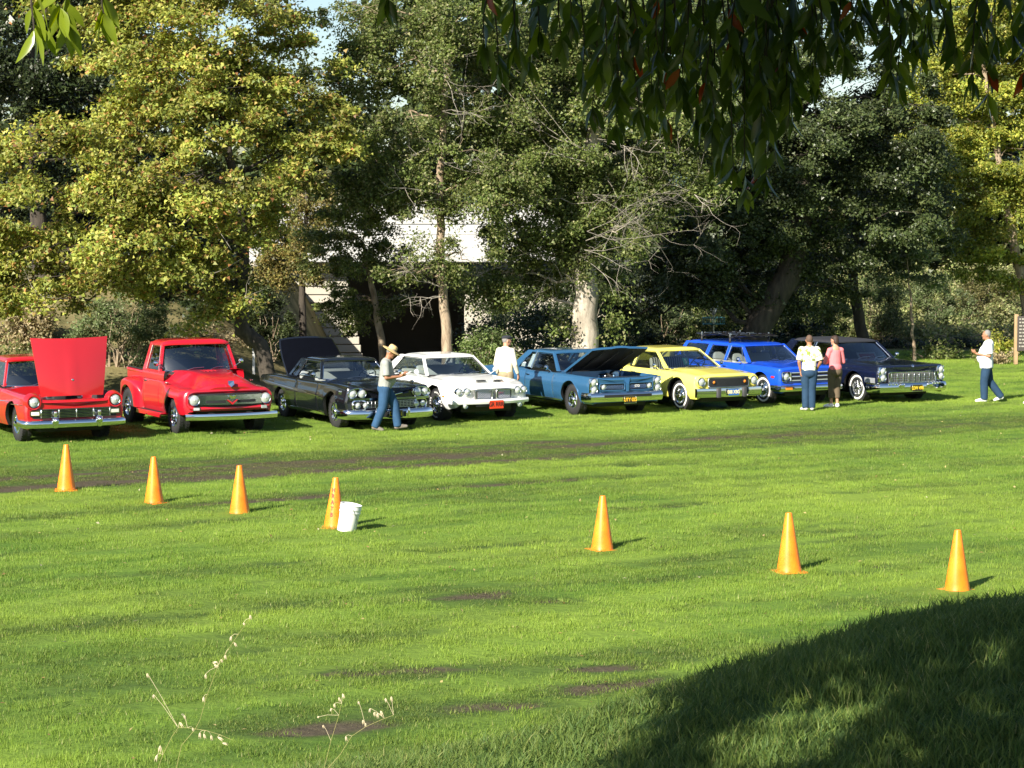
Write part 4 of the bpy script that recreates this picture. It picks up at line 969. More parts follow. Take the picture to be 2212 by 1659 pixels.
# ---- red pickup with the raised forward-tilting hood (1957 style)
RED = paint('red_paint', (.46, .008, .013)); RED2 = paint('bright_red_paint', (.50, .007, .020))
def car_ranchero():
    c = Car('car_pickup', 'bright red low pickup with its front-hinged hood standing upright', 'pickup truck', GRP, (50, 951), 2.95, 1.52, R(-61), (.335, .19, .2, 'cap', None), None, 1.05)
    c.xf, c.xr, c.bow, c.xb, c.wmax, c.lean = 2.36, -2.8, .10, 1.2, .97, -.05
    w = T((-2.8, .92), (-2.2, .96), (0, .97), (1.6, .965), (2.36, .95)); sh = T((-2.8, .93), (-1, .94), (.6, .93), (1.6, .91), (2.36, .90))
    top = T((-2.8, .55), (-1.02, .55), (-.98, .96), (-.88, .96), (-.84, .72), (.5, .72), (.56, .97), (.86, .97), (.90, .62), (2.05, .62), (2.10, .80), (2.36, .80))
    he = T((-2.8, .05), (-1.02, .05), (-.98, .3), (-.88, .3), (-.84, .04), (.5, .04), (.56, .5), (.86, .4), (.90, .12), (2.05, .12), (2.10, .22), (2.36, .22))
    cr = lambda x, z: .014 * math.exp(-((z - (.62 + .05 * x)) / .05) ** 2) * (1 if x < 1.9 else 0)
    c.loft(c.xr, c.xf, const(.27), sh, w, top, he, T((-3, .07), (.5, .07), (1.9, .09), (3, .10)), [(1.475, .335, .42), (-1.475, .335, .40)], .07, .07, cr, (-.78, .62), std_classify([(-.77, .61)], (.89, 2.06), (-2.75, -1.01), (-.86, .53), .82, w, True, True), [RED, DARK, BLACK], (-1.02, -.98, -.88, -.84, .5, .56, .86, .90, 2.05, 2.10))
    c.chassis(-2.6, 2.1, .62)
    c.cabin(.80, .28, -.70, -.86, .80, .66, .96, 1.46, RED, .34, [('a', [(.38, .06), (.18, .92), (-.56, .92), (-.68, .06)])], [('pillar', [(.48, 0), (.24, 1), (.17, 1), (.40, 0)]), ('pillar', [(-.60, 0), (-.56, 1), (-.72, 1), (-.86, 0)])], .05, .05, roof_edge=.07, rear_zb=.96)
    c.seats([-.55], .62, .62, 1.08, steer=(.2, 1.0)); c.dash(.55, .7, .95)
    # hood panel hinged at the grille
    m = MB(); a0 = R(80); rows = []
    for i in range(13):
        t = i / 12; L = 1.08 * t; hw = .60 + .14 * t
        row = []
        for j in range(15):
            u = -1 + 2 * j / 14; bulge = .06 * (1 - abs(u) ** 2.4) * (1 - .25 * t) + .02 * math.exp(-(u / .12) ** 2) * (1 - t) ** .5
            xx = 2.20 - math.cos(a0) * L - math.cos(t * 3.1) * 0; row.append((xx + bulge * math.sin(a0) - .05 * (1 - t) ** 3, u * hw, .86 + math.sin(a0) * L + bulge * math.cos(a0) + .03 * (u * u) * t))
        rows.append(row)
    m.grid(rows); back = [[(p[0] - .03, p[1], p[2]) for p in r] for r in rows]; m.grid(back, 1); per = lambda r: r[0] + [q[-1] for q in r[1:-1]] + r[-1][::-1] + [q[0] for q in r[-2:0:-1]]
    m.grid([per(rows), per(back)], cv=True); h = c.part('hood', m, [RED, BLACK]); h['label'] = 'raised red hood panel'
    m = MB(); m.lathe([(.028, 0), (.03, .02), (.02, .035), (.002, .04)], (2.20 - .03, 0, 1.16), (1, 0, .15), 12); m.box((2.165, 0, 1.25), (.02, .012, .2), .004); c.part('hood_emblem', m, CHROME, h)
    m = MB(); m.box((1.45, 0, .70), (.6, .5, .28), .05); m.lathe([(.19, 0), (.19, .08), (.17, .1), (.002, .1)], (1.45, 0, .86), n=20); m.box((1.45, .3, .78), (.5, .12, .12), .03, 1); m.box((1.45, -.3, .78), (.5, .12, .12), .03, 1); c.part('engine', m, [BLACK, STEEL])
    for sd in (-1, 1):
        c.lamp(sd * .78, .775, .085, .02)
        m = MB(); p = Vector(c.Wp(2.36, sd * .78, .775)); m.lathe([(.17, -.12), (.155, -.02), (.135, .03), (.112, .028)], p, (1, 0, 0), 24); c.part('headlight_hood', m, RED)
    g = c.fpanel('grille', -.80, .80, .475, .645, -.005, .05, BLACK)
    for k in range(6): c.fpanel('grille_bar', -.66, .66, .487 + .028 * k, .497 + .028 * k, .022, .03, CHROME, g, 10, 1)
    for y in (-.66, -.33, 0, .33, .66): m = MB(); m.box(Vector(c.Wp(2.36, y, .56)) + Vector((.02, 0, 0)), (.05, .025, .17), .006); c.part('grille_post', m, CHROME, g)
    for sd in (-1, 1):
        y0, y1 = sorted((sd * .68, sd * .86)); o = c.fpanel('parking_lamp', y0, y1, .52, .62, .03, .05, CHROME); c.fpanel('lens', y0 + .02, y1 - .02, .54, .60, .045, .03, principled('white_lens', (.8, .78, .68), .2, 0, .8, var=.1, vscale=30), o)
    c.bumper('front_bumper', .30, .44, .10, .35, .97); c.bumper('rear_bumper', .34, .48, .08, .3, .93, rear=True)
    for sd in (-1, 1):
        m = MB(); p = Vector(c.Wp(2.36, sd * .42, .42)); m.lathe([(.06, .0), (.075, .10), (.055, .16), (.02, .2), (.002, .205)], p, (1, 0, .1), 16); m.box(p + Vector((.1, 0, -.02)), (.07, .09, .22), .03); m.lathe([(.02, -.1), (.035, .04), (.03, .08), (.002, .1)], p + Vector((.1, 0, .1)), (0, 0, 1), 12); c.part('bumper_guard', m, CHROME)
    c.strip('side_trim', 1.5, 2.2, .70, .72, .02); c.strip('side_trim', -2.6, 1.35, .60, .74, .022)
    c.handle(-.6, .86); c.mirror(.62, 1.06); c.inside_mirror()
    return c
# ---- tall red pickup, rounded hood (1956 style)
def car_truck():
    c = Car('pickup_truck', 'tall rounded red pickup with wide chrome grille and louvred hood', 'pickup truck', GRP, (388, 934), 2.79, 1.58, R(-62), (.345, .20, .23, 'five', None), (.37, .20, .28, 'five', None), 1.03)
    c.xf, c.xr, c.bow, c.xb, c.wmax, c.lean = 2.20, -2.08, .16, 1.0, .97, -.06
    # cab, hood and front fenders
    w = T((-.66, .88), (.3, .89), (.75, .91), (1.05, .965), (1.9, .965), (2.2, .92)); sh = T((-.66, 1.02), (.5, 1.03), (.8, .98), (1.2, .945), (2.2, .90))
    top = T((-.66, 1.02), (-.6, .8), (.42, .8), (.48, 1.19), (.62, 1.20), (1.3, 1.18), (1.8, 1.12), (2.2, .98)); he = T((-.66, .3), (-.6, .04), (.42, .04), (.48, .3), (.8, .42), (1.3, .6), (2.08, .62))
    sill = T((-.66, .37), (.85, .37), (1.0, .40), (2.0, .40), (2.2, .43))
    cls = std_classify([(-.52, .46)], (.64, 2.12), None, (-.62, .45), .78, w)
    c.loft(-.66, c.xf, sill, sh, w, top, he, T((-.66, .07), (.6, .08), (1.2, .20), (2.2, .16)), [(1.395, .345, .43)], .05, .05, None, (-.53, .47), cls, [RED2, DARK, BLACK], (-.6, .42, .48), .09)
    fw, fsy = c.w, c.side_y
    c.chassis(-2.0, 1.85, .6, .28, .6)
    c.cabin(.66, .24, -.46, -.60, .83, .70, 1.17, 1.73, RED2, .36, [('a', [(.30, .04), (.14, .90), (-.36, .90), (-.42, .04)])], [('pillar', [(.40, 0), (.22, 1), (.12, 1), (.30, 0)]), ('pillar', [(-.40, 0), (-.36, 1), (-.52, 1), (-.62, 0)])], .07, .07, roof_edge=.09, rear_zb=1.17, roof_bow=.10, wb_r=.84)
    m = MB(); m.box((-.66, 0, .95), (.07, 1.66, .5), .03); c.part('cab_back', m, RED2)
    for sd in (-1, 1):     # cab shoulder between the belt and the windows
        m = MB(); m.grid([[(x, sd * .86, 1.0), (x, sd * .86, 1.08), (x, sd * .845, 1.16), (x, sd * .825, 1.185), (x, sd * .79, 1.185)] for x in np.linspace(-.62, .70, 8)]); c.part('belt_panel', m, RED2)
    c.seats([-.34], .6, .8, 1.36, steer=(.14, 1.2)); c.dash(.46, .66, 1.16); c.inside_mirror(.86)
    # louvres on the hood
    for row in range(1):
        for k in range(12):
            y = -.44 + .08 * k; x = .92; m = MB(); t = min(1, (1 - abs(y) / .95) / .5); z = 1.185 - .12 * (abs(y) / .62) ** 2.2
            m.tube([(x + .17, y * 1.0, z - .012), (x + .14, y, z + .005), (x - .12, y, z + .01), (x - .16, y, z - .006)], [.008, .014, .014, .006], 6, flat=.8); c.part('hood_louvre', m, RED2)
    # nose
    g = c.fpanel('grille', -.80, .80, .56, .82, .005, .10, BLACK, None, 14, 3)
    m = MB(); pts = []
    for (cy_, cz_, a0) in ((.70, .76, 0), (-.70, .76, 90), (-.70, .64, 180), (.70, .64, 270)):
        for k in range(5): a = R(a0 + 22.5 * k); pts.append(Vector(c.Wp(2.20, cy_ + .17 * math.cos(a), cz_ + .11 * math.sin(a))) + Vector((.03, 0, 0)))
    m.tube(pts, .035, 8, closed=True); c.part('grille_surround', m, RED2)
    c.fpanel('grille_bar', -.66, .66, .735, .79, .065, .06, CHROME, g, 14, 2); c.fpanel('grille_bar', -.66, .66, .60, .735, .045, .05, CHROME, g, 14, 2)
    for sd in (-1, 1): y0, y1 = sorted((sd * .12, sd * .52)); c.fpanel('grille_slot', y0, y1, .635, .69, .052, .03, BLACK, g, 6, 1)
    m = MB(); x_ = c.Wp(2.20, 0, .7)[0] + .08; m.prism([(x_, -.12, .70), (x_, -.08, .70), (x_, 0, .635), (x_, .08, .70), (x_, .12, .70), (x_, 0, .60)], (.015, 0, 0)); c.part('grille_chevron', m, RED2, g)
    m = MB(); m.prism([(x_ + .02, -.08, .79), (x_ + .02, 0, .77), (x_ + .02, .08, .79), (x_ + .02, .04, .72), (x_ + .02, -.04, .72)], (.015, 0, 0)); c.part('grille_badge', m, CHROME, g)
    for sd in (-1, 1):
        c.lamp(sd * .745, .70, .098, .06)
        y0, y1 = sorted((sd * .64, sd * .78)); o = c.fpanel('parking_lamp', y0, y1, .495, .565, .06, .06, CHROME, None, 4); c.fpanel('lens', y0 + .015, y1 - .015, .505, .555, .075, .02, LENS, o, 4)
    m = MB(); q = c.Wp(2.20, 0, .95); m.prism([(q[0] + .0, -.06, 1.05), (q[0] + .0, .06, 1.05), (q[0] + .03, .06, .98), (q[0] + .03, 0, .93), (q[0] + .03, -.06, .98)], (.03, 0, .015)); c.part('hood_badge', m, CHROME)
    m = MB(); hw = .96; rows = []
    for t in np.linspace(-1, 1, 17):
        x = c.Wp(2.20, hw * t, .4)[0] + .19; rows.append([(x - .05, hw * t, .31), (x, hw * t, .315), (x + .02, hw * t, .37), (x, hw * t, .435), (x - .05, hw * t, .44)])
    m.grid(rows, cv=True); m.add(rows[0], [list(range(5))]); m.add(rows[-1], [list(range(5))]); c.part('front_bumper', m, CHROME)
    for sd in (-1, 1):
        m = MB(); m.box((2.22, sd * .4, .42), (.28, .09, .04), .01); c.part('bumper_bracket', m, BLACK)
        # running board
        m = MB(); m.box((.05, sd * .86, .335), (1.5, .22, .05), .02); m.box((.05, sd * .965, .31), (1.5, .02, .09), .008); m.box((.05, sd * .86, .364), (1.35, .16, .006), .002, 1); c.part('running_board', m, [RED2, BLACK])
        # bed side and rear fender
        m = MB(); m.box((-1.38, sd * .68, .83), (1.32, .06, .46), .012); m.tube([(-.72, sd * .69, 1.07), (-2.04, sd * .69, 1.09)], .035, 8); c.part('bed_side', m, RED2)
        rows = []
        for x in np.linspace(-2.07, -.70, 27):
            q = (x + 1.385) / .685; env = max(0, 1 - abs(q) ** 2.6) ** .5; zt = .5 + .48 * env; yo = .72 + .245 * max(.05, env) ** .7
            zl = .36
            if abs(x + 1.395) < .43: zl = max(zl, .37 + math.sqrt(.43 ** 2 - (x + 1.395) ** 2))
            zl = min(zl, zt - .015); row = [(x, sd * (yo - .06), zl)]
            for k in range(6): z = zl + (zt - .10 * env - zl) * k / 5; row.append((x, sd * yo, z))
            for k in range(1, 7): a = math.pi / 2 * k / 6; row.append((x, sd * (yo - (yo - .70) * (1 - math.cos(a))), zt - .10 * env + .10 * env * math.sin(a)))
            rows.append(row)
        m = MB(); m.grid(rows); c.part('rear_fender', m, RED2, None, True, 50)
        m = MB(); m.box((1.0, sd * .90, .985), (.2, .015, .018), .004); m.box((.96, sd * .905, .975), (.05, .02, .05), .01); c.part('fender_badge', m, CHROME)
    m = MB(); m.box((-1.38, 0, .64), (1.28, 1.3, .05), .01); m.box((-2.04, 0, .83), (.05, 1.36, .46), .02); m.box((-.74, 0, .85), (.04, 1.34, .42), .02); c.part('bed_floor', m, [RED2]); 
    m = MB(); m.tube([(-.72, -.69, 1.12), (-2.04, -.69, 1.14)], .018, 6); 
    m2 = MB(); m2.tube([(-.72, .69, 1.12), (-2.04, .69, 1.14)], .018, 6); c.part('bed_rail', m, BLACK); c.part('bed_rail', m2, BLACK)
    c.low, c.tum = .05, .05; c.handle(-.42, .95); c.mirror(.42, 1.33, yo=.16)
    c.bumper('rear_bumper', .40, .52, .06, .1, .85, rear=True)
    return c
# ---- black two-door coupe with quad lamps and its boot lid up (1958 style)
def car_black():
    P_ = paint('black_paint', (.006, .007, .010), 0, .2)
    c = Car('coupe_car', 'glossy black coupe with quad headlights and its trunk lid raised', 'car', GRP, (733, 921), 2.99, 1.56, R(-63), (.35, .20, .21, 'rally', None))
    c.xf, c.xr, c.bow, c.xb, c.wmax, c.lean = 2.42, -2.95, .14, 1.2, .98, -.05
    w = T((-2.95, .90), (-2.2, .97), (0, .98), (1.7, .985), (2.42, .97)); sh = T((-2.95, .86), (-1.8, .93), (-.6, .92), (.7, .93), (1.6, .93), (2.42, .90))
    top = T((-2.95, .80), (-2.75, .84), (-2.7, .6), (-1.65, .6), (-1.6, .93), (-1.5, .93), (-1.44, .72), (.62, .72), (.68, .98), (1.4, .97), (2.42, .86)); he = T((-2.95, .4), (-2.75, .4), (-2.7, .08), (-1.65, .08), (-1.6, .4), (-1.5, .4), (-1.44, .04), (.62, .04), (.68, .5), (2.42, .45))
    cr = lambda x, z: .02 * math.exp(-((z - (.66 - .03 * x)) / .05) ** 2)
    c.loft(c.xr, c.xf, T((-3, .22), (3, .22)), sh, w, top, he, T((-3, .07), (1.2, .07), (2.4, .09)), [(1.495, .35, .42), (-1.495, .32, .36)], .08, .06, cr, (-.52, .72), std_classify([(-.51, .71)], (.80, 2.36), (-2.74, -1.63), (-1.46, .65), .72, w, None, True), [P_, DARK, BLACK], (-2.75, -2.7, -1.65, -1.6, -1.5, -1.44, .62, .68))
    c.chassis(-2.7, 2.2, .66, .16, .55)
    c.cabin(.92, .20, -.78, -1.45, .80, .63, .955, 1.335, P_, .36, [('a', [(.48, .05), (.16, .92), (-.62, .92), (-.84, .05)]), ('b', [(-1.02, .06), (-.92, .5), (-.95, .52), (-1.2, .06)])], [('pillar', [(.56, 0), (.18, 1), (.13, 1), (.48, 0)]), ('pillar', [(-.86, 0), (-.62, 1), (-.92, 1), (-1.02, 0)]), ('pillar', [(-1.2, 0), (-.9, 1), (-1.0, 1), (-1.34, 0)])], .05, .05, rear_zb=.95, roof_edge=.06)
    c.seats([-.25, -1.15], .6, .6, 1.06, principled('pale_vinyl', (.55, .54, .52), .5, var=.1), steer=(.36, 1.0)); c.dash(.66, .7, .95)
    # boot lid standing open
    m = MB(); rows = []
    for i in range(9):
        t = i / 8; L = 1.05 * t; a = R(46); xx = -1.62 - math.cos(a) * L; zz = .93 + math.sin(a) * L; hw = .74 - .10 * t ** 3; rows.append([(xx + .04 * (1 - abs(u) ** 2), u * hw, zz + .05 * (1 - abs(u) ** 2.5) - (.06 * max(0, t - .8) * 5) ** 2) for u in np.linspace(-1, 1, 13)])
    m.grid(rows); back = [[(p[0] + .05, p[1] * .97, p[2] - .03) for p in r] for r in rows]; m.grid(back, 1); per = lambda r: r[0] + [q[-1] for q in r[1:-1]] + r[-1][::-1] + [q[0] for q in r[-2:0:-1]]
    m.grid([per(rows), per(back)], cv=True); o = c.part('trunk_lid', m, [P_, principled('shaded_navy_lining', (.0018, .0024, .005), .95, var=.3, spec=.05)]); o['label'] = 'raised black trunk lid'  # lining near black: the shade of the underside is put into the colour
    for sd in (-1, 1):
        for k in (0, 1): c.lamp(sd * (.82 - .185 * k), .76, .078, .01 + .02 * k)
        m = MB(); p = Vector(c.Wp(2.42, sd * .73, .76)); pts = [p + Vector((.02 - .02 * abs(math.cos(a)), .20 * math.cos(a), .11 * math.sin(a))) for a in np.linspace(0, 2 * math.pi, 24, endpoint=False)]; m.tube(pts, .014, 6, closed=True); c.part('lamp_bezel', m, CHROME)
        for k in (0, 1): c.lamp(sd * (.74 - .16 * k), .52, .058, .05, 'parking_lamp')
        y0, y1 = sorted((sd * .56, sd * .84)); c.ring('lamp_pod', y0, y1, .42, .62, .03, .016, CHROME, None, .06)
    g = c.fpanel('grille', -.86, .86, .44, .62, .0, .05, BLACK, None, 12)
    for k in range(5): c.fpanel('grille_bar', -.56, .56, .462 + .033 * k, .472 + .033 * k, .03, .03, STEEL, g, 12, 1)
    for y in np.linspace(-.52, .52, 14): m = MB(); m.box(Vector(c.Wp(2.42, y, .53)) + Vector((.025, 0, 0)), (.03, .012, .14), .003); c.part('grille_post', m, STEEL, g)
    c.fpanel('grille_crown', -.90, .90, .625, .668, .045, .07, CHROME, None, 14, 2)
    c.bumper('front_bumper', .23, .43, .11, .4, .985); c.bumper('rear_bumper', .28, .46, .08, .3, .93, rear=True)
    c.fpanel('bumper_slot', -.30, .30, .27, .38, .118, .03, BLACK, None, 8)
    for sd in (-1, 1): m = MB(); m.box(Vector(c.Wp(2.42, sd * .36, .36)) + Vector((.11, 0, 0)), (.06, .06, .2), .025); c.part('bumper_guard', m, CHROME)
    c.plate('DLA 51', 0.05, .33, .135, (.012, .012, .012), (.9, .62, .03))
    m = MB(); x_ = c.Wp(2.42, 0, .73)[0] + .02; m.tube([(x_ - .01, -.26, .76), (x_ + .012, 0, .715), (x_ - .01, .26, .76)], .011, 6); m.box((x_ + .01, 0, .785), (.02, .14, .03), .008); c.part('hood_emblem', m, CHROME)
    for k in range(4):
        for sd in (-1, 1):
            x = 1.98 + .045 * k; y = c.side_y(x, .77) + .004; p = c.Wp(x, sd * y, .77); m = MB(); m.box(p, (.014, .014, .085), .004, 0, Matrix.Rotation(.25, 3, 'Y')); c.part('fender_hash_mark', m, CHROME)
    c.strip('side_trim', -2.6, .2, .74, .655, .075, principled('grey_trim', (.10, .11, .12), .3, .6, var=.1), .008); c.strip('side_trim', -2.6, 1.4, .77, .60, .014)
    c.strip('sill_trim', -1.1, 1.02, .265, .265, .075, CHROME, .012)
    c.handle(-.38, .82); c.mirror(.64, 1.06); 
    m = MB(); 
    for sd in (-1, 1):
        m = MB(); m.lathe([(.02, -.05), (.028, .03), (.012, .09), (.002, .12)], (1.9, sd * .72, .955), (1, 0, 0), 10); c.part('fender_ornament', m, CHROME)
    return c
# ---- white two-door hardtop with split mesh grille (1971 style)
def car_white():
    P_ = paint('white_paint', (.80, .80, .78))
    c = Car('hardtop_car', 'white two-door hardtop with twin mesh grilles and an orange-red number plate', 'car', GRP, (953, 905), 2.84, 1.57, R(-62), (.35, .195, .25, 'rally', 'letters'))
    c.xf, c.xr, c.bow, c.xb, c.wmax, c.lean = 2.42, -2.75, .20, 1.1, .97, .02
    w = T((-2.75, .88), (-2, .96), (0, .955), (1.5, .97), (2.1, .95), (2.42, .88)); sh = T((-2.75, .84), (-1.7, .92), (-.8, .90), (.7, .89), (1.5, .88), (2.1, .83), (2.42, .76))
    top = T((-2.75, .82), (-1.72, .94), (-1.68, .92), (-1.62, .70), (.60, .70), (.66, .95), (1.3, .95), (2.0, .88), (2.42, .80)); he = T((-2.75, .5), (-1.7, .5), (-1.62, .04), (.6, .04), (.66, .45), (2.0, .5), (2.42, .6))
    cr = lambda x, z: .012 * math.exp(-((z - .70) / .07) ** 2)
    c.loft(c.xr, c.xf, T((-3, .26), (1.9, .26), (2.42, .33)), sh, w, top, he, T((-3, .09), (1, .09), (2.42, .14)), [(1.42, .35, .44), (-1.42, .35, .42)], .09, .07, cr, (-.60, .70), std_classify([(-.59, .69)], (.84, 2.0), (-2.7, -1.76), (-1.63, .62), .80, w), [P_, DARK, BLACK], (-1.72, -1.68, -1.62, .6, .66), .12)
    c.chassis(-2.5, 2.05, .62)
    c.cabin(.92, .22, -.80, -1.66, .80, .63, .93, 1.315, P_, .22, [('a', [(.66, .04), (.17, .92), (-.72, .92), (-.95, .7), (-1.12, .04)])], [('pillar', [(.76, 0), (.20, 1), (.13, 1), (.66, 0)]), ('pillar', [(-1.12, 0), (-.72, 1), (-1.0, 1), (-1.58, 0)])], .05, .04, trim=BLACK, chrome_ws=False)
    VIN = principled('white_vinyl', (.72, .72, .70), .5, var=.05)
    c.seats([-.2], .58, .6, 1.10, VIN, steer=(.42, .98)); c.seats([-1.05], .58, .6, 1.02, VIN); c.dash(.68, .7, .93); c.inside_mirror(.72)
    for sd in (-1, 1):
        for k in (0, 1): c.lamp(sd * (.79 - .175 * k), .665, .072, .01, x=2.42)
        y0, y1 = sorted((sd * .05, sd * .44)); g = c.fpanel('grille', y0, y1, .50, .70, .012, .05, principled('grille_backing', (.10, .10, .10), .6, var=.2), None, 6)
        c.grille_mesh('grille_mesh', y0 + .015, y1 - .015, .515, .685, .022, CHROME, g, .042, True, .006); c.ring('grille_frame', y0, y1, .50, .70, .018, .014, STEEL, g, .04)
        c.lamp(sd * .66, .365, .058, .02, 'fog_lamp')
        y0, y1 = sorted((sd * .08, sd * .33)); q = 2.13; m = MB(); m.box((q, sd * .21, .882), (.14, .26, .03), .012); m.box((q + .06, sd * .21, .886), (.06, .23, .026), .006, 1); c.part('hood_scoop', m, [P_, BLACK])
    rows = []
    m = MB()
    for t in np.linspace(-1, 1, 17):
        y = .93 * t; x = c.Wp(2.42, y, .45)[0]; b = .03 + .03 * (1 - abs(t) ** 3); rows.append([(x - .1, y, .40), (x + b, y, .40), (x + b + .02, y, .45), (x + b, y, .495), (x - .1, y, .50)])
    m.grid(rows, cv=True); c.part('front_bumper', m, P_); c.fpanel('air_intake', -.42, .42, .345, .385, .02, .04, BLACK, None, 8)
    c.bumper('rear_bumper', .36, .5, .07, .3, .9, rear=True); 
    c.plate('GR RRR!', 0.02, .385, .085, (.62, .045, .012), (.02, .012, .01), .34, .18, .13, False)
    c.handle(-.46, .78); c.mirror(.60, 1.0, mat=P_)
    c.strip('sill_trim', -.95, .92, .30, .30, .03, STEEL, .01)
    m = MB(); p = c.Wp(1.96, -c.side_y(1.96, .55) - .004, .55); m.box(p, (.1, .012, .035), .004); c.part('side_marker', m, AMBER)
    return c
# ---- steel blue muscle car with its bonnet up (1967 style)
def car_blue():
    P_ = paint('steel_blue_paint', (.035, .125, .26), .25, .3)
    c = Car('muscle_car', 'steel blue two-door hardtop with its hood up and engine showing', 'car', GRP, (1245, 893), 2.92, 1.54, R(-61), (.345, .19, .21, 'rally', None))
    c.xf, c.xr, c.bow, c.xb, c.wmax, c.lean = 2.36, -2.9, .06, 1.2, .95, -.04
    w = T((-2.9, .88), (-2, .94), (0, .945), (1.5, .955), (2.36, .94)); sh = T((-2.9, .86), (-1.9, .94), (-1.2, .93), (-.3, .89), (.7, .90), (2.36, .885))
    top = T((-2.9, .86), (-1.72, .95), (-1.66, .93), (-1.6, .70), (.58, .70), (.64, .94), (.84, .94), (.88, .60), (2.18, .60), (2.22, .86), (2.36, .84)); he = T((-2.9, .5), (-1.7, .5), (-1.6, .04), (.58, .04), (.64, .5), (.84, .4), (.88, .1), (2.18, .1), (2.22, .4), (2.36, .4))
    cr = lambda x, z: .02 * math.exp(-((z - .70) / .08) ** 2) + .02 * math.exp(-((x + 1.5) / .6) ** 2) * math.exp(-((z - .75) / .12) ** 2)
    c.loft(c.xr, c.xf, T((-3, .27), (3, .27)), sh, w, top, he, T((-3, .07), (3, .07)), [(1.46, .345, .42), (-1.46, .345, .40)], .10, .05, cr, (-.62, .68), std_classify([(-.61, .67)], (.87, 2.19), (-2.85, -1.76), (-1.62, .6), .78, w, True), [P_, DARK, BLACK], (-1.72, -1.66, -1.6, .58, .64, .84, .88, 2.18, 2.22))
    c.chassis(-2.6, 2.1, .62)
    c.cabin(.88, .22, -.78, -1.62, .79, .62, .925, 1.33, P_, .2, [('a', [(.60, .04), (.16, .92), (-.50, .92), (-.54, .04)]), ('b', [(-.62, .04), (-.58, .92), (-.74, .90), (-.98, .5), (-1.18, .04)]), ], [('pillar', [(.72, 0), (.20, 1), (.13, 1), (.60, 0)]), ('pillar', [(-1.18, 0), (-.74, 1), (-1.0, 1), (-1.56, 0)])], .05, .04)
    c.seats([-.25, -1.1], .56, .6, 1.04, BLACK, steer=(.38, .98)); c.dash(.66, .7, .92); c.inside_mirror(.8)
    for sd in (-1,):   # quarter glass stays with stickers
        m = MB(); P4 = [c.SP(-.64, .06, sd, -.02), c.SP(-.60, .80, sd, -.02), c.SP(-.74, .78, sd, -.02), c.SP(-.80, .06, sd, -.02)]; m.add(P4, [[0, 1, 2, 3]]); c.part('window_card', m, principled('white_card', (.75, .82, .85), .5, var=.05))
        m = MB(); P4 = [c.SP(-.92, .05, sd, -.02), c.SP(-.92, .30, sd, -.02), c.SP(-1.08, .28, sd, -.02), c.SP(-1.10, .05, sd, -.02)]; m.add(P4, [[0, 1, 2, 3]]); c.part('window_sticker', m, principled('white_card', (.75, .82, .85)))
    # bonnet hinged at the cowl
    a = R(24); m = MB(); rows = []
    for i in range(11):
        L = 1.36 * i / 10; t = i / 10; row = []
        for u in np.linspace(-1, 1, 13):
            hw = .74; b = .03 * (1 - abs(u) ** 3) + (.022 * math.exp(-(u / .25) ** 4) if t > .25 else 0); row.append((.86 + math.cos(a) * L - math.sin(a) * b - (.04 * abs(u) ** 2) * t, u * hw, .95 + math.sin(a) * L + b * math.cos(a)))
        rows.append(row)
    m.grid(rows); back = [[(p[0] + .02, p[1] * .985, p[2] - .045) for p in r] for r in rows]; m.grid(back, 1); per = lambda r: r[0] + [q[-1] for q in r[1:-1]] + r[-1][::-1] + [q[0] for q in r[-2:0:-1]]
    m.grid([per(rows), per(back)], cv=True); o = c.part('hood', m, [P_, BLACK]); o['label'] = 'raised blue hood with dark underside'
    for y in (-.4, 0, .4): mm = MB(); mm.box((1.5, y, 1.17), (1.1, .05, .03), .01, 0, Matrix.Rotation(-a, 3, 'Y')); c.part('hood_brace', mm, BLACK, o)
    for sd in (-1, 1): m = MB(); m.tube([(1.0, sd * .66, .84), (1.12, sd * .68, 1.0), (1.0, sd * .68, 1.04)], .012, 5); c.part('hood_hinge', m, STEEL)
    m = MB(); m.box((1.5, 0, .66), (.7, .5, .24), .05); c.part('engine', m, principled('engine_block', (.03, .07, .11), .4, .2, var=.2))
    m = MB(); m.lathe([(.20, 0), (.20, .07), (.17, .085), (.03, .09), (.02, .11), (.002, .11)], (1.5, 0, .80), n=24); c.part('air_cleaner', m, CHROME)
    for sd in (-1, 1):
        m = MB(); m.box((1.5, sd * .27, .76), (.56, .13, .09), .03); c.part('valve_cover', m, CHROME)
        m = MB(); m.box((2.0, sd * .5, .74), (.22, .2, .18), .02, 0); m.lathe([(.03, 0), (.03, .03)], (2.0, sd * .5, .83), n=10, mi=1, cap1=True); c.part('battery' if sd > 0 else 'washer_tank', m, [BLACK if sd > 0 else STEEL, STEEL])
    m = MB(); m.box((2.14, 0, .72), (.07, 1.0, .3), .015); c.part('radiator', m, BLACK)
    m = MB(); m.tube([(2.1, -.2, .84), (1.95, -.22, .9), (1.8, -.12, .84)], .03, 8); c.part('radiator_hose', m, BLACK)
    m = MB(); m.lathe([(.10, 0), (.11, .02), (.11, .12), (.09, .14)], (1.02, .45, .82), (1, 0, 0), 16, 0, True, True); c.part('brake_booster', m, STEEL)
    for sd in (-1, 1):
        for z in (.765, .60): c.lamp(sd * .835, z, .076, .02)
        m = MB(); p = Vector(c.Wp(2.36, sd * .835, .685)); m.box(p + Vector((-.01, 0, 0)), (.06, .215, .37), .05); c.part('lamp_bezel', m, CHROME)
        y0, y1 = sorted((sd * .06, sd * .70)); g = c.fpanel('grille', y0, y1, .575, .735, -.01, .05, BLACK, None, 6)
        c.grille_mesh('grille_mesh', min(y0, y1) + (.0 if sd > 0 else .16), max(y0, y1) - (.16 if sd > 0 else 0), .60, .70, .0, CHROME, g, .04, True, .0055); c.ring('grille_frame', y0, y1, .575, .735, .02, .012, P_, g, .05)
        c.lamp(sd * .60, .655, .058, .015, 'parking_lamp')
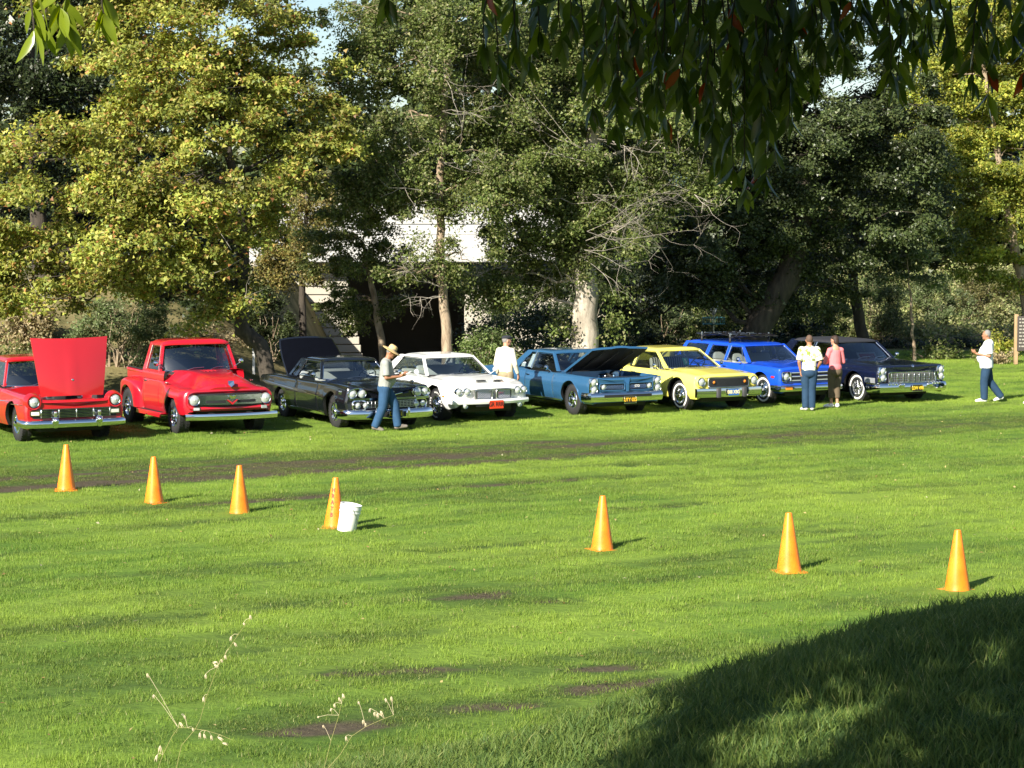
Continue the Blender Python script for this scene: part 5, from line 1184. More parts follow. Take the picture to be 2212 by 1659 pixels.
    m = MB(); p = Vector(c.Wp(2.36, 0, .72)); m.prism([p + Vector((0, -.09, .13)), p + Vector((0, .09, .13)), p + Vector((.06, .03, 0)), p + Vector((.07, .025, -.17)), p + Vector((.07, -.025, -.17)), p + Vector((.06, -.03, 0))], (-.08, 0, 0)); c.part('nose_beak', m, P_, None, False)
    c.bumper('front_bumper', .33, .535, .085, .30, .96); c.bumper('rear_bumper', .38, .52, .07, .3, .92, rear=True)
    c.fpanel('bumper_slot', -.62, .62, .425, .485, .095, .02, BLACK, None, 10)
    c.plate('UTY 025', .03, .365, .10, (.015, .014, .010), (.9, .50, .03)); c.text('GTO', Vector(c.Wp(2.36, .27, .66)) + Vector((.02, 0, 0)), .075, (.8, .8, .8), 'grille_badge', c.root)
    c.strip('sill_trim', -1.02, 1.0, .30, .30, .05, STEEL, .01); c.strip('door_edge_trim', .672, .682, .86, .40, .02, CHROME, .006, 6)
    for ax in (1.46, -1.46):
        for sd in (-1, 1):
            m = MB(); m.tube([c.Wp(ax + .425 * math.cos(t), sd * (c.side_y(ax + .425 * math.cos(t), max(.28, .345 + .425 * math.sin(t))) + .002), max(.28, .345 + .425 * math.sin(t))) for t in np.linspace(-.1, math.pi + .1, 24)], .011, 5); c.part('wheel_arch_trim', m, P_)
    for sd in (-1, 1):
        m = MB(); q = [c.SP(-.56, t, sd, .004) for t in (0, 1)]; m.tube([q[0], q[1]], .012, 5); c.part('vent_bar', m, CHROME)
    c.handle(-.48, .80); c.mirror(.50, 1.0)
    return c
# ---- yellow compact (1970s)
def car_yellow():
    P_ = paint('lemon_paint', (.86, .77, .16))
    c = Car('hatchback_car', 'pale lemon-yellow compact with dark flat grille, amber lamps and blue plate', 'car', GRP, (1476, 884), 2.74, 1.46, R(-60), (.34, .195, .19, 'cap', 'wall'))
    c.xf, c.xr, c.bow, c.xb, c.wmax, c.lean = 2.15, -2.2, .10, 1.0, .91, -.05
    w = T((-2.2, .84), (-1.6, .90), (0, .90), (1.4, .915), (2.15, .89)); sh = T((-2.2, .84), (-1.2, .92), (-.5, .88), (.7, .88), (1.4, .87), (2.15, .82))
    top = T((-2.2, .84), (-2.1, .92), (-2.0, .90), (-1.96, .70), (.56, .70), (.62, .93), (1.2, .93), (2.15, .85)); he = T((-2.2, .5), (-2.0, .5), (-1.96, .04), (.56, .04), (.62, .45), (2.15, .5))
    cr = lambda x, z: .012 * math.exp(-((z - .66) / .07) ** 2)
    c.loft(c.xr, c.xf, T((-3, .27), (3, .28)), sh, w, top, he, T((-3, .08), (3, .09)), [(1.37, .34, .42), (-1.37, .34, .40)], .09, .05, cr, (-.66, .64), std_classify([(-.65, .63)], (.78, 2.08), None, (-1.98, .58), .8, w), [P_, DARK, BLACK], (-2.1, -2.0, -1.96, .56, .62), .07)
    c.chassis(-2.0, 1.9, .6)
    c.cabin(.86, .10, -1.05, -1.98, .76, .60, .915, 1.31, P_, .16, [('a', [(.60, .04), (.05, .92), (-.60, .92), (-.66, .04)]), ('b', [(-.74, .06), (-.70, .90), (-.95, .88), (-1.12, .10)])], [('pillar', [(.74, 0), (.08, 1), (.02, 1), (.60, 0)]), ('pillar', [(-.66, 0), (-.60, 1), (-.70, 1), (-.74, 0)]), ('pillar', [(-1.14, 0), (-.95, 1), (-1.2, 1), (-1.9, 0)])], .05, .04)
    ST = bpy.data.materials.new('striped_seat'); ST.use_nodes = True; n = ST.node_tree; wv = n.nodes.new('ShaderNodeTexWave'); wv.bands_direction = 'Y'; wv.inputs['Scale'].default_value = 5; tc = n.nodes.new('ShaderNodeTexCoord'); rp = n.nodes.new('ShaderNodeValToRGB'); rp.color_ramp.elements[0].position = .45; rp.color_ramp.elements[1].position = .55
    rp.color_ramp.elements[0].color = (.03, .03, .03, 1); rp.color_ramp.elements[1].color = (.5, .48, .42, 1); n.links.new(tc.outputs['Object'], wv.inputs['Vector']); n.links.new(wv.outputs['Fac'], rp.inputs[0]); n.links.new(rp.outputs[0], n.nodes['Principled BSDF'].inputs['Base Color'])
    c.seats([-.25], .54, .6, 1.12, ST, steer=(.36, .98)); c.seats([-1.1], .54, .6, 1.0, BLACK); c.dash(.62, .66, .92); c.inside_mirror(.8)
    g = c.fpanel('grille', -.55, .55, .56, .755, .012, .05, principled('grey_grille', (.055, .055, .06), .5, .3, var=.2), None, 10)
    for k in range(9): c.fpanel('grille_bar', -.53, .53, .572 + .0205 * k, .578 + .0205 * k, .024, .02, principled('grey_grille', (.055, .055, .06)), g, 8, 1)
    c.ring('grille_frame', -.56, .56, .55, .765, .02, .013, STEEL, g, .05)
    for sd in (-1, 1):
        c.lamp(sd * .73, .675, .085, .02); c.lamp(sd * .43, .665, .04, .03, 'turn_signal', BLACK, AMBER)
        m = MB(); p = Vector(c.Wp(2.15, sd * .73, .675)); m.lathe([(.15, -.08), (.14, -.01), (.118, .025), (.105, .02)], p, (1, 0, 0), 24); c.part('lamp_bezel', m, P_)
    rows = []; m = MB()
    for t in np.linspace(-1, 1, 15):
        y = .90 * t; x = c.Wp(2.15, y, .45)[0] + .10; rows.append([(x - .08, y, .325), (x, y, .33), (x + .015, y, .43), (x, y, .53), (x - .08, y, .535)])
    m.grid(rows, cv=True); m.add(rows[0], [list(range(5))]); m.add(rows[-1], [list(range(5))]); c.part('front_bumper', m, CHROME)
    for sd in (-1, 1): m = MB(); m.box(Vector(c.Wp(2.15, sd * .36, .43)) + Vector((.12, 0, 0)), (.06, .10, .23), .02); c.part('bumper_guard', m, principled('rubber_guard', (.05, .05, .055), .6, var=.2))
    c.bumper('rear_bumper', .36, .5, .07, .25, .86, rear=True)
    c.plate('008 XBG', .02, .44, .14, (.03, .13, .42), (.85, .75, .45))
    m = MB(); p = c.ws_pt(-.12, .42, -.06); m.box(p, (.012, .13, .19), .003, 0, Matrix.Rotation(-.6, 3, 'Y')); o = c.part('window_card', m, principled('green_card', (.06, .42, .30), .5, var=.05)); 
    c.text('5', p + Vector((.008, 0, 0)), .17, (.8, .85, .8), 'card_number', o, Matrix.Rotation(-.6, 3, 'Y') @ Matrix(((0, 0, 1), (1, 0, 0), (0, 1, 0))))
    for sd in (-1, 1):
        m = MB(); rows = [[c.Wp(x, sd * y, z) for y, z in ((.60, .86), (.63, .872), (.66, .86))] for x in np.linspace(.9, 2.0, 6)]; 
    c.handle(-.50, .78); c.mirror(.50, .98, r=.05)
    return c
# ---- bright blue station wagon with roof rack
def car_wagon():
    P_ = paint('bright_blue_paint', (.008, .075, .62))
    c = Car('station_wagon', 'bright blue station wagon with a black roof rack and whitewall tyres', 'car', GRP, (1655, 872), 2.69, 1.46, R(-60), (.345, .195, .19, 'cap', 'wall'))
    c.xf, c.xr, c.bow, c.xb, c.wmax, c.lean = 2.12, -2.5, .06, 1.0, .91, -.07
    w = T((-2.5, .86), (-2, .90), (0, .905), (1.4, .915), (2.12, .90)); sh = T((-2.5, .90), (-1, .91), (.7, .91), (2.12, .88))
    top = T((-2.5, .90), (-2.44, .90), (-2.40, .70), (.56, .70), (.62, .97), (1.2, .96), (2.12, .90)); he = T((-2.5, .3), (-2.44, .3), (-2.4, .04), (.56, .04), (.62, .4), (2.12, .45))
    cr = lambda x, z: .012 * math.exp(-((z - .76) / .05) ** 2)
    c.loft(c.xr, c.xf, T((-3, .28), (3, .28)), sh, w, top, he, T((-3, .06), (3, .07)), [(1.345, .345, .42), (-1.345, .345, .40)], .09, .04, cr, (-1.12, -.27, .66), std_classify([(-1.11, -.28), (-.26, .65)], (.80, 2.05), None, (-2.42, .58), .8, w), [P_, DARK, BLACK], (-2.44, -2.40, .56, .62), .06)
    c.chassis(-2.3, 1.9, .6)
    c.cabin(.86, .24, -2.12, -2.42, .77, .62, .94, 1.335, P_, .16, [('a', [(.42, .05), (.20, .92), (-.20, .92), (-.24, .05)]), ('q', [(.60, .05), (.30, .85), (.24, .85), (.46, .05)]), ('b', [(-.34, .05), (-.32, .92), (-.98, .92), (-1.08, .05)]), ('c', [(-1.22, .05), (-1.14, .90), (-2.02, .88), (-2.22, .05)])],
            [('pillar', [(.74, 0), (.24, 1), (.18, 1), (.60, 0)]), ('pillar', [(-.24, 0), (-.20, 1), (-.32, 1), (-.34, 0)]), ('pillar', [(-1.08, 0), (-.98, 1), (-1.14, 1), (-1.22, 0)]), ('pillar', [(-2.22, 0), (-2.02, 1), (-2.16, 1), (-2.40, 0)])], .05, .04, roof_edge=.06)
    SV = principled('pale_vinyl', (.55, .54, .52)); c.seats([-.25, -1.05], .56, .6, 1.10, SV, steer=(.36, 1.0)); c.dash(.62, .66, .94); c.inside_mirror(.75)
    g = c.fpanel('grille', -.80, .80, .575, .775, .0, .05, BLACK, None, 8)
    for z in (.765, .675, .585): c.fpanel('grille_bar', -.62, .62, z - .011, z + .011, .03, .04, CHROME, g, 8, 1)
    c.fpanel('grille_divider', -.58, .58, .66, .69, .02, .03, P_, g, 8, 1)
    for sd in (-1, 1):
        c.lamp(sd * .715, .675, .080, .025); y0, y1 = sorted((sd * .60, sd * .83)); c.ring('lamp_bezel', y0, y1, .565, .785, .03, .015, CHROME, None, .03)
        y0, y1 = sorted((sd * .60, sd * .78)); c.fpanel('turn_signal', y0, y1, .375, .425, .09, .03, AMBER, None, 3)
        p = c.Wp(1.86, sd * (c.side_y(1.86, .66) + .004), .66); m = MB(); m.box(p, (.13, .014, .05), .006); c.part('side_marker', m, REDLENS)
    c.bumper('front_bumper', .33, .48, .085, .30, .92); c.bumper('rear_bumper', .38, .5, .07, .25, .88, rear=True)
    c.handle(.36 - .5, .82); c.handle(-.96, .82); c.mirror(.54, 1.0)
    # roof rack: cross bars, feet and two dark boards strapped on
    for x in (-.35, -1.55):
        m = MB(); m.box((x, 0, 1.485), (.05, 1.22, .03), .01); c.part('rack_bar', m, BLACK)
        for sd in (-1, 1):
            m = MB(); m.box((x, sd * .58, 1.405), (.06, .05, .15), .015); m.lathe([(.018, 0), (.022, .04), (.016, .09), (.002, .1)], (x, sd * .58, 1.49), n=8, mi=1); c.part('rack_foot', m, [BLACK, STEEL])
    for k, y in enumerate((-.42, -.14, .14, .42)):
        m = MB(); pts = [(x, y, 1.525 + .06 * max(0, (x + .1)) ** 2 + .02 * math.sin(x * 5 + k)) for x in np.linspace(-1.9, .15, 12)]
        rows = [[(p[0], p[1] - .10, p[2]), (p[0], p[1], p[2] + .035), (p[0], p[1] + .10, p[2]), (p[0], p[1], p[2] - .012)] for p in pts]; m.grid(rows, cv=True); m.add(rows[0], [[0, 1, 2, 3]]); m.add(rows[-1], [[0, 1, 2, 3]])
        for x in (-1.5, -.9, -.4): m.box((x, y, 1.562), (.03, .22, .012), .003, 1)
        c.part('rack_slat', m, [principled('rack_black', (.015, .013, .016), .25, 0, .5, var=.3), STEEL])
    return c
# ---- long dark navy saloon with stacked lamps (1965 style)
def car_navy():
    P_ = paint('navy_paint', (.005, .008, .026), .1, .25)
    c = Car('luxury_sedan', 'long dark navy sedan with stacked headlights, egg-crate grille and a red sign in the windscreen', 'car', GRP, (1858, 866), 3.29, 1.60, R(-62), (.35, .20, .2, 'eight', 'wall'))
    c.xf, c.xr, c.bow, c.xb, c.wmax, c.lean = 2.66, -3.0, .10, 1.4, 1.01, -.05
    w = T((-3, .96), (-2, 1.0), (0, 1.0), (1.7, 1.01), (2.66, .99)); sh = T((-3, .88), (-1.6, .90), (.7, .91), (2.66, .90))
    top = T((-3, .88), (-1.98, .94), (-1.92, .92), (-1.86, .7), (.66, .7), (.72, .98), (1.4, .97), (2.66, .90)); he = T((-3, .5), (-1.95, .5), (-1.86, .04), (.66, .04), (.72, .4), (2.66, .5))
    cr = lambda x, z: .018 * math.exp(-((z - .74) / .06) ** 2)
    c.loft(c.xr, c.xf, T((-3, .23), (3, .23)), sh, w, top, he, T((-3, .06), (3, .06)), [(1.645, .33, .41), (-1.645, .30, .35)], .08, .05, cr, (-1.25, -.22, .86), std_classify([(-1.24, -.23), (-.21, .85)], (.95, 2.55), (-2.9, -2.0), (-1.88, .68), .8, w), [P_, DARK, BLACK], (-1.98, -1.92, -1.86, .66, .72), .05)
    c.chassis(-2.7, 2.3, .68, .17, .5)
    c.cabin(.98, .34, -1.30, -1.90, .84, .66, .955, 1.37, P_, .24, [('q', [(.70, .05), (.36, .85), (.30, .85), (.54, .05)]), ('a', [(.50, .05), (.28, .92), (-.30, .92), (-.34, .05)]), ('b', [(-.42, .05), (-.38, .92), (-1.12, .90), (-1.34, .05)])], [('pillar', [(.86, 0), (.34, 1), (.27, 1), (.72, 0)]), ('pillar', [(-.34, 0), (-.30, 1), (-.38, 1), (-.42, 0)]), ('pillar', [(-1.34, 0), (-1.12, 1), (-1.40, 1), (-1.88, 0)])], .05, .04, roof_m=principled('black_vinyl_top', (.03, .03, .036), .55, var=.15, bump=.2, bscale=80), glass=GLASS_DK)
    c.seats([-.3, -1.15], .62, .6, 1.06, principled('navy_cloth', (.02, .025, .07), .8, var=.2), steer=(.5, 1.0)); c.dash(.74, .74, .94)
    g = c.fpanel('grille', -.68, .68, .50, .73, .0, .05, principled('grille_backing', (.10, .10, .10)), None, 12)
    c.grille_mesh('grille_mesh', -.66, .66, .515, .72, .025, CHROME, g, .052, False, .005)
    for y in np.linspace(-.64, .64, 9): m = MB(); m.box(Vector(c.Wp(2.66, y, .615)) + Vector((.025, 0, 0)), (.03, .014, .23), .004); c.part('grille_post', m, CHROME, g)
    c.ring('grille_frame', -.69, .69, .495, .74, .02, .013, CHROME, g, .03)
    for sd in (-1, 1):
        for z in (.775, .615): c.lamp(sd * .865, z, .077, .03)
        m = MB(); p = Vector(c.Wp(2.66, sd * .865, .69)); m.box(p + Vector((-.02, 0, 0)), (.09, .22, .37), .05); c.part('lamp_bezel', m, CHROME)
        y = c.side_y(2.35, .56) + .003; m = MB(); rows = [[c.Wp(x, sd * (c.side_y(x, z) + .006), z) for z in (.49, .52, .58, .61)] for x in np.linspace(2.12, 2.56, 6)]; m.grid(rows); c.part('cornering_lamp', m, principled('cornering_lens', (.45, .47, .5), .15, .5, .5, var=.15))
        m = MB(); p = Vector(c.Wp(2.66, sd * .42, .44)); m.lathe([(.07, .0), (.075, .10), (.05, .17), (.002, .19)], p, (1, 0, 0), 14); c.part('bumper_guard', m, CHROME)
        for k in (0, 1, 2): m = MB(); p = Vector(c.Wp(2.66, sd * (.56 + .09 * k), .47)); m.lathe([(.035, .06), (.03, .11), (.002, .12)], p, (1, 0, 0), 10); c.part('bumper_bullet', m, CHROME)
    c.bumper('front_bumper', .27, .49, .10, .45, 1.0); c.bumper('rear_bumper', .32, .5, .08, .35, .98, rear=True)
    c.plate('LEW 490', .02, .36, .125, (.02, .018, .008), (.85, .60, .04)); m = MB(); m.lathe([(.035, 0), (.035, .012), (.002, .02)], Vector(c.Wp(2.66, 0, .86)) + Vector((-.02, 0, .02)), (1, 0, .5), 14); c.part('hood_crest', m, CHROME)
    p = c.ws_pt(.10, .18, -.10); m = MB(); m.box(p, (.012, .56, .34), .004, 0, Matrix.Rotation(-.75, 3, 'Y')); m.box(p + Vector((.008, 0, .006)), (.01, .46, .24), .003, 1, Matrix.Rotation(-.75, 3, 'Y')); o = c.part('windscreen_sign', m, [principled('white_card', (.75, .82, .85)), principled('red_card', (.55, .02, .03), .5, var=.1)])
    c.text('FOR SALE', p + Vector((.016, 0, .012)), .10, (.8, .7, .7), 'sign_lettering', o, Matrix.Rotation(-.75, 3, 'Y') @ Matrix(((0, 0, 1), (1, 0, 0), (0, 1, 0))))
    c.strip('sill_trim', -1.15, 1.1, .275, .275, .05, STEEL, .01); c.strip('side_trim', -2.7, 1.2, .60, .60, .016)
    c.handle(-.10, .80); c.handle(-1.12, .80); c.mirror(.66, 1.02)
    return c
for fn in (car_ranchero, car_truck, car_black, car_white, car_blue, car_yellow, car_wagon, car_navy): fn()
# ------------------------------------------------------------------ people
SKIN = principled('skin', (.46, .24, .15), .55, var=.12, vscale=14)
SKIN_T = principled('tanned_skin', (.34, .16, .09), .55, var=.12, vscale=14)
HAIR_GREY = principled('grey_hair', (.20, .19, .18), .8, var=.4, vscale=60); HAIR_BROWN = principled('brown_hair', (.035, .018, .012), .7, var=.4, vscale=60); HAIR_SHORT = principled('short_brown_hair', (.10, .06, .04), .8, var=.4, vscale=60)
def cloth(name, col, var=.15): return principled(name, col, .85, var=var, vscale=9, bump=.5, bscale=14, spec=.15)
DENIM = cloth('blue_denim', (.032, .078, .155), .35); DENIM_D = cloth('dark_denim', (.024, .052, .098), .3)
class Blob:
    """closed pieces that are fused into one continuous surface"""
    def __init__(s): s.m = MB()
    def cap(s, a, b, ra, rb, flat=1.0, fdir=None, n=14, ca=1.0, cb=1.0):
        a, b = Vector(a), Vector(b); t = (b - a).normalized() if (b - a).length > 1e-6 else Vector((0, 0, 1))
        f = Vector(fdir) if fdir is not None else (Vector((0, 1, 0)) if abs(t.y) < .9 else Vector((0, 0, 1)))
        e2 = (f - t * f.dot(t)).normalized(); e1 = t.cross(e2); rows = []
        L = (b - a).length
        ks = [(-ra * ca * math.cos(q), ra * math.sin(q)) for q in np.linspace(.02, math.pi / 2, 5)] + [(L * k / 4, ra + (rb - ra) * k / 4) for k in (1, 2, 3)] + [(L + rb * cb * math.sin(q), rb * math.cos(q)) for q in np.linspace(0, math.pi / 2 - .02, 5)]
        for h, r in ks: rows.append([a + t * h + e1 * r * math.cos(2 * math.pi * k / n) + e2 * r * flat * math.sin(2 * math.pi * k / n) for k in range(n)])
        s.m.grid(rows, cv=True); s.m.add(rows[0], [list(range(n))]); s.m.add(rows[-1], [list(range(n))])
        return s
    def chain(s, pts, rs, flat=1.0, fdir=None, ca=1.0, cb=1.0):
        n = len(pts) - 1
        for i in range(n): s.cap(pts[i], pts[i + 1], rs[i], rs[i + 1], flat, fdir, 14, ca if i == 0 else 1, cb if i == n - 1 else 1)
        return s
    def ell(s, c, r, rot=None):
        c = Vector(c); rows = []; M = rot or Matrix.Identity(3)
        for q in np.linspace(.03, math.pi - .03, 11): rows.append([c + M @ Vector((r[0] * math.sin(q) * math.cos(p), r[1] * math.sin(q) * math.sin(p), r[2] * math.cos(q))) for p in np.linspace(0, 2 * math.pi, 16, endpoint=False)])
        s.m.grid(rows, cv=True); s.m.add(rows[0], [list(range(16))]); s.m.add(rows[-1], [list(range(16))])
        return s
    def fuse(s, name, mat, parent, vox=.012, sm=2):
        me = np_mesh(name, s.m.v, s.m.f, [mat]); bm = bmesh.new(); bm.from_mesh(me); bmesh.ops.recalc_face_normals(bm, faces=bm.faces[:]); bm.to_mesh(me); bm.free()
        o = link(name, me, parent)
        r = o.modifiers.new('fuse', 'REMESH'); r.mode = 'VOXEL'; r.voxel_size = vox; r.use_smooth_shade = True
        if sm: q = o.modifiers.new('soft', 'SMOOTH'); q.iterations = sm; q.factor = .5
        dg = bpy.context.evaluated_depsgraph_get(); m2 = bpy.data.meshes.new_from_object(o.evaluated_get(dg)); o.modifiers.clear(); o.data = m2; m2.name = name
        if not m2.materials: m2.materials.append(mat)
        m2.polygons.foreach_set('use_smooth', np.ones(len(m2.polygons), bool)); return o
def V(*a): return Vector(a)
def person(label, loc, heading, P, skin, shirt, pants, shoes, sleeve='short', hair=None, hat=None, belly=0.0, scale=1.0, female=False, capri=False, untuck=.0, bulk=1.0):
    """P: joints in the local frame, x to the person's right, y forward"""
    root = empty('person', (loc[0], loc[1], gz1(loc[0], loc[1])), heading, label, 'person', 'people at the car show'); root.scale = (scale,) * 3
    hip = P['hip']; neck = P['neck']; head = P['head']; look = P['look'].normalized(); up = (head - neck).normalized()
    side = look.cross(up).normalized(); upv = side.cross(look).normalized(); HM = Matrix((side, look, upv)).transposed()
    hp = lambda x, y, z: head + HM @ Vector((x, y, z))
    b = Blob()
    b.ell(head, (.074, .092, .108), HM); b.ell(hp(0, .03, -.055), (.055, .062, .062), HM); b.ell(hp(0, .075, -.085), (.03, .026, .026), HM)     # skull, jaw, chin
    b.ell(hp(0, .098, -.02), (.014, .022, .024), HM); b.ell(hp(0, .088, .006), (.012, .016, .026), HM)                                # nose
    b.ell(hp(0, .084, .030), (.052, .014, .010), HM); b.ell(hp(0, .089, -.055), (.026, .010, .007), HM)                               # brow, lips
    for q in (-1, 1): b.ell(hp(q * .077, -.005, -.012), (.012, .022, .034), HM); b.ell(hp(q * .034, .078, -.02), (.02, .014, .018), HM)
    b.chain([head + up * -.05 - look * .015, neck, neck - Vector((0, 0, .08))], [.058, .060, .07])
    chest = (P['shR'] + P['shL']) / 2
    b.chain([hip + V(0, 0, .02), hip.lerp(chest, .5), chest], [.11, .11, .12], .75)
    for q in ('R', 'L'):
        sh, el, wr = P['sh' + q], P['el' + q], P['wr' + q]; hd = P['hd' + q].normalized(); pn = P['pn' + q]; pn = (pn - hd * pn.dot(hd)).normalized(); sd = hd.cross(pn)
        th = sd * (1 if P.get('th' + q, 1) > 0 else -1)
        b.chain([sh, el, wr], [.048, .040, .027]); b.cap(wr, wr + hd * .085, .026, .040, .5, pn)
        for k, (ln, o) in enumerate(((.060, 1.5), (.072, .5), (.066, -.5), (.050, -1.5))):
            k0 = wr + hd * .088 + th * .019 * o; c1 = P.get('curl' + q, .35); d1 = (hd + pn * c1).normalized(); d2 = (hd + pn * c1 * 2.6).normalized()
            b.cap(k0 - hd * .02, k0 + d1 * ln * .55, .0125, .0115, n=8); b.cap(k0 + d1 * ln * .55, k0 + d1 * ln * .55 + d2 * ln * .55, .0115, .0095, n=8)
        t0 = wr + hd * .03 + th * .03; t1 = t0 + (th * .8 + hd * .7 + pn * .3).normalized() * .045; b.cap(t0, t1, .0145, .0125, n=8); b.cap(t1, t1 + (hd + pn * .4 + th * .1).normalized() * .032, .0125, .0105, n=8)
        b.chain([P['hp' + q], P['kn' + q], P['an' + q]], [.06, .045, .034]); b.cap(P['an' + q], P['to' + q], .036, .032)
    b.fuse('body', skin, root, .0122, 1)
    # eyes
    m = MB()
    for q in (-1, 1): m.lathe([(.011, -.004), (.008, .004), (.002, .006)], hp(q * .033, .089, .006), look, 8)
    m.build('eyes', BLACK, root)
    # shirt
    s = Blob(); mid = hip.lerp(chest, .45); fw = (0, 1, 0)
    s.chain([hip + V(0, 0, -.02 - untuck), mid + V(0, belly * .4, 0), chest + V(0, 0, -.06)], [(.152 + belly * .3) * bulk, (.150 + belly * .45) * bulk, .152 * bulk if not female else .138], .74, fw, .12)
    if belly: s.ell(hip.lerp(chest, .28) + V(0, .05 + belly * .55, 0), (.155, .12 + belly * .3, .17))
    if female: s.ell(chest + V(0, .075, -.12), (.135, .07, .075)); s.ell(hip + V(0, -.02, .02), (.165, .125, .13))
    s.cap(P['shL'], P['shR'], .066, .066, .85, fw); s.cap(neck - V(0, 0, .06), P['shL'], .066, .068); s.cap(neck - V(0, 0, .06), P['shR'], .066, .068); s.cap(neck - up * .05, neck - up * .045 + V(0, .005, 0), .068, .066)
    for q in ('R', 'L'):
        sh, el, wr = P['sh' + q], P['el' + q], P['wr' + q]
        if sleeve == 'long': s.chain([sh, el, el.lerp(wr, .9)], [.070, .058, .043], 1, None, 1, .1)
        elif sleeve == 'three': s.chain([sh, el, el.lerp(wr, .8)], [.062, .053, .044], 1, None, 1, .1)
        else: s.chain([sh, sh.lerp(el, .85)], [.074 * bulk, .072 * bulk], 1, None, 1, .1)
    s.fuse('shirt', shirt, root, .013, 3)
    # trousers
    t = Blob(); t.cap(hip + V(-.03, 0, -.03), hip + V(.03, 0, -.03), .135, .135, .80, fw); t.ell(hip + V(0, -.04, -.08), (.155, .12, .12))
    for q in ('R', 'L'):
        h_, k_, a_ = P['hp' + q], P['kn' + q], P['an' + q]; en = k_.lerp(a_, .62) if capri else a_ + (k_ - a_).normalized() * -.01
        t.chain([h_ + V(0, 0, -.02), h_.lerp(k_, .5), k_, k_.lerp(en, .45), en], [.100 * bulk, .094 * bulk, .080 * bulk, .076 * bulk, .070 * bulk if not capri else .070], 1, None, 1, .1)
    t.fuse('trousers', pants, root, .013, 2)
    bl = MB(); 
    for q in ('R', 'L'):
        f = Blob(); a_, to = P['an' + q], P['to' + q]; d = (to - a_); d2 = Vector((d.x, d.y, d.z)).normalized(); hl = a_ - d2 * .03 - V(0, 0, .035) * 1
        f.cap(hl + d2 * .0, to, .046, .044, .8, (0, 0, 1)); f.cap(hl + d2 * .01, a_, .045, .045); f.cap(a_.lerp(to, .45) , to, .042, .036)
        f.fuse('shoe', shoes, root, .011, 2)
    if hair is not None:
        h = Blob(); full, mat = hair
        h.ell(hp(0, -.022, .022), (.082, .086, .098), HM)
        if full: h.ell(hp(0, -.05, -.03), (.078, .06, .085), HM); h.ell(hp(0, .02, .06), (.076, .07, .055), HM)
        h.fuse('hair', mat, root, .011, 1)
    if hat == 'straw':
        m = MB(); o = hp(0, -.01, .055); m.lathe([(.002, .10), (.05, .098), (.078, .085), (.088, .05), (.094, .0), (.11, -.008), (.16, -.012), (.205, -.030), (.206, -.036), (.15, -.02), (.095, -.012)], o, upv, 28); m.lathe([(.0905, .035), (.096, .002), (.0955, -.002)], o, upv, 28, 1)
        for v_ in range(len(m.v)): pass
        m.build('straw_hat', [principled('straw', (.66, .45, .20), .8, var=.2, vscale=40, bump=.4, bscale=120), principled('hat_band', (.30, .26, .19), .8, var=.2)], root)
    if hat == 'flat':
        h = Blob(); h.ell(hp(0, .0, .068), (.104, .125, .052), HM); h.ell(hp(0, .105, .058), (.07, .05, .012), HM); h.ell(hp(0, -.05, .065), (.09, .07, .04), HM); h.fuse('flat_cap', principled('dark_wool', (.018, .02, .028), .9, var=.3, vscale=60), root, .011, 1)
    return root
def stance(lean=0.0, fwd=0.0):
    d = dict(hip=V(0, 0, .95), neck=V(0, .02 + lean, 1.47), head=V(0, .05 + lean * 1.3, 1.62), look=V(0, 1, -.05), shR=V(.175, lean, 1.40), shL=V(-.175, lean, 1.40),
             hpR=V(.09, 0, .90), hpL=V(-.09, 0, .90), knR=V(.10, .02, .50), knL=V(-.10, .02, .50), anR=V(.105, -.02, .085), anL=V(-.105, -.02, .085), toR=V(.13, .15, .04), toL=V(-.13, .15, .04),
             elR=V(.24, -.03 + lean, 1.10), elL=V(-.24, -.03 + lean, 1.10), wrR=V(.25, .08 + lean, .86), wrL=V(-.25, .08 + lean, .86), hdR=V(.02, .15, -1), hdL=V(-.02, .15, -1), pnR=V(-1, 0, 0), pnL=V(1, 0, 0), thR=1, thL=-1)
    return d
def ground_xy(px, py): p = onground(px, py); return (p.x, p.y)
# man in straw hat, walking to the right and reading something he holds
P = stance(.06); P.update(look=V(.05, .85, -.52), head=V(0, .13, 1.61), neck=V(0, .06, 1.465), shR=V(.18, .02, 1.39), shL=V(-.18, .04, 1.39), elR=V(.23, .04, 1.10), elL=V(-.23, .06, 1.10), wrR=V(.10, .32, 1.12), wrL=V(-.08, .34, 1.14), hdR=V(-.25, .9, .25), hdL=V(.25, .9, .25), pnR=V(-.5, .1, .8), pnL=V(.5, .1, .8),
         knR=V(.10, -.04, .50), anR=V(.10, -.20, .10), toR=V(.11, -.05, .035), knL=V(-.10, .19, .53), anL=V(-.10, .25, .10), toL=V(-.11, .42, .09), curlR=.6, curlL=.6)
hx = ground_xy(832, 929)
SHIRT_G = cloth('grey_green_shirt', (.30, .31, .29), .35)
man = person('man in straw hat, grey shirt and blue jeans walking past the black coupe', hx, R(-90), P, SKIN_T, SHIRT_G, DENIM, cloth('worn_sneaker', (.16, .14, .12), .5), 'short', (False, HAIR_GREY), 'straw', .06, 1.02, bulk=1.16, untuck=.03)
m = MB(); m.box((0.01, .46, 1.20), (.16, .20, .014), .003, 0, Matrix.Rotation(.45, 3, 'X')); o = m.build('notepad', principled('paper_pad', (.75, .74, .70), .6, var=.06), None); Mx = Matrix.Translation(man.location) @ Matrix.Rotation(R(-90), 4, 'Z'); o.matrix_world = Mx
tag(o, 'small pale notepad held by the man in the straw hat', 'notepad')
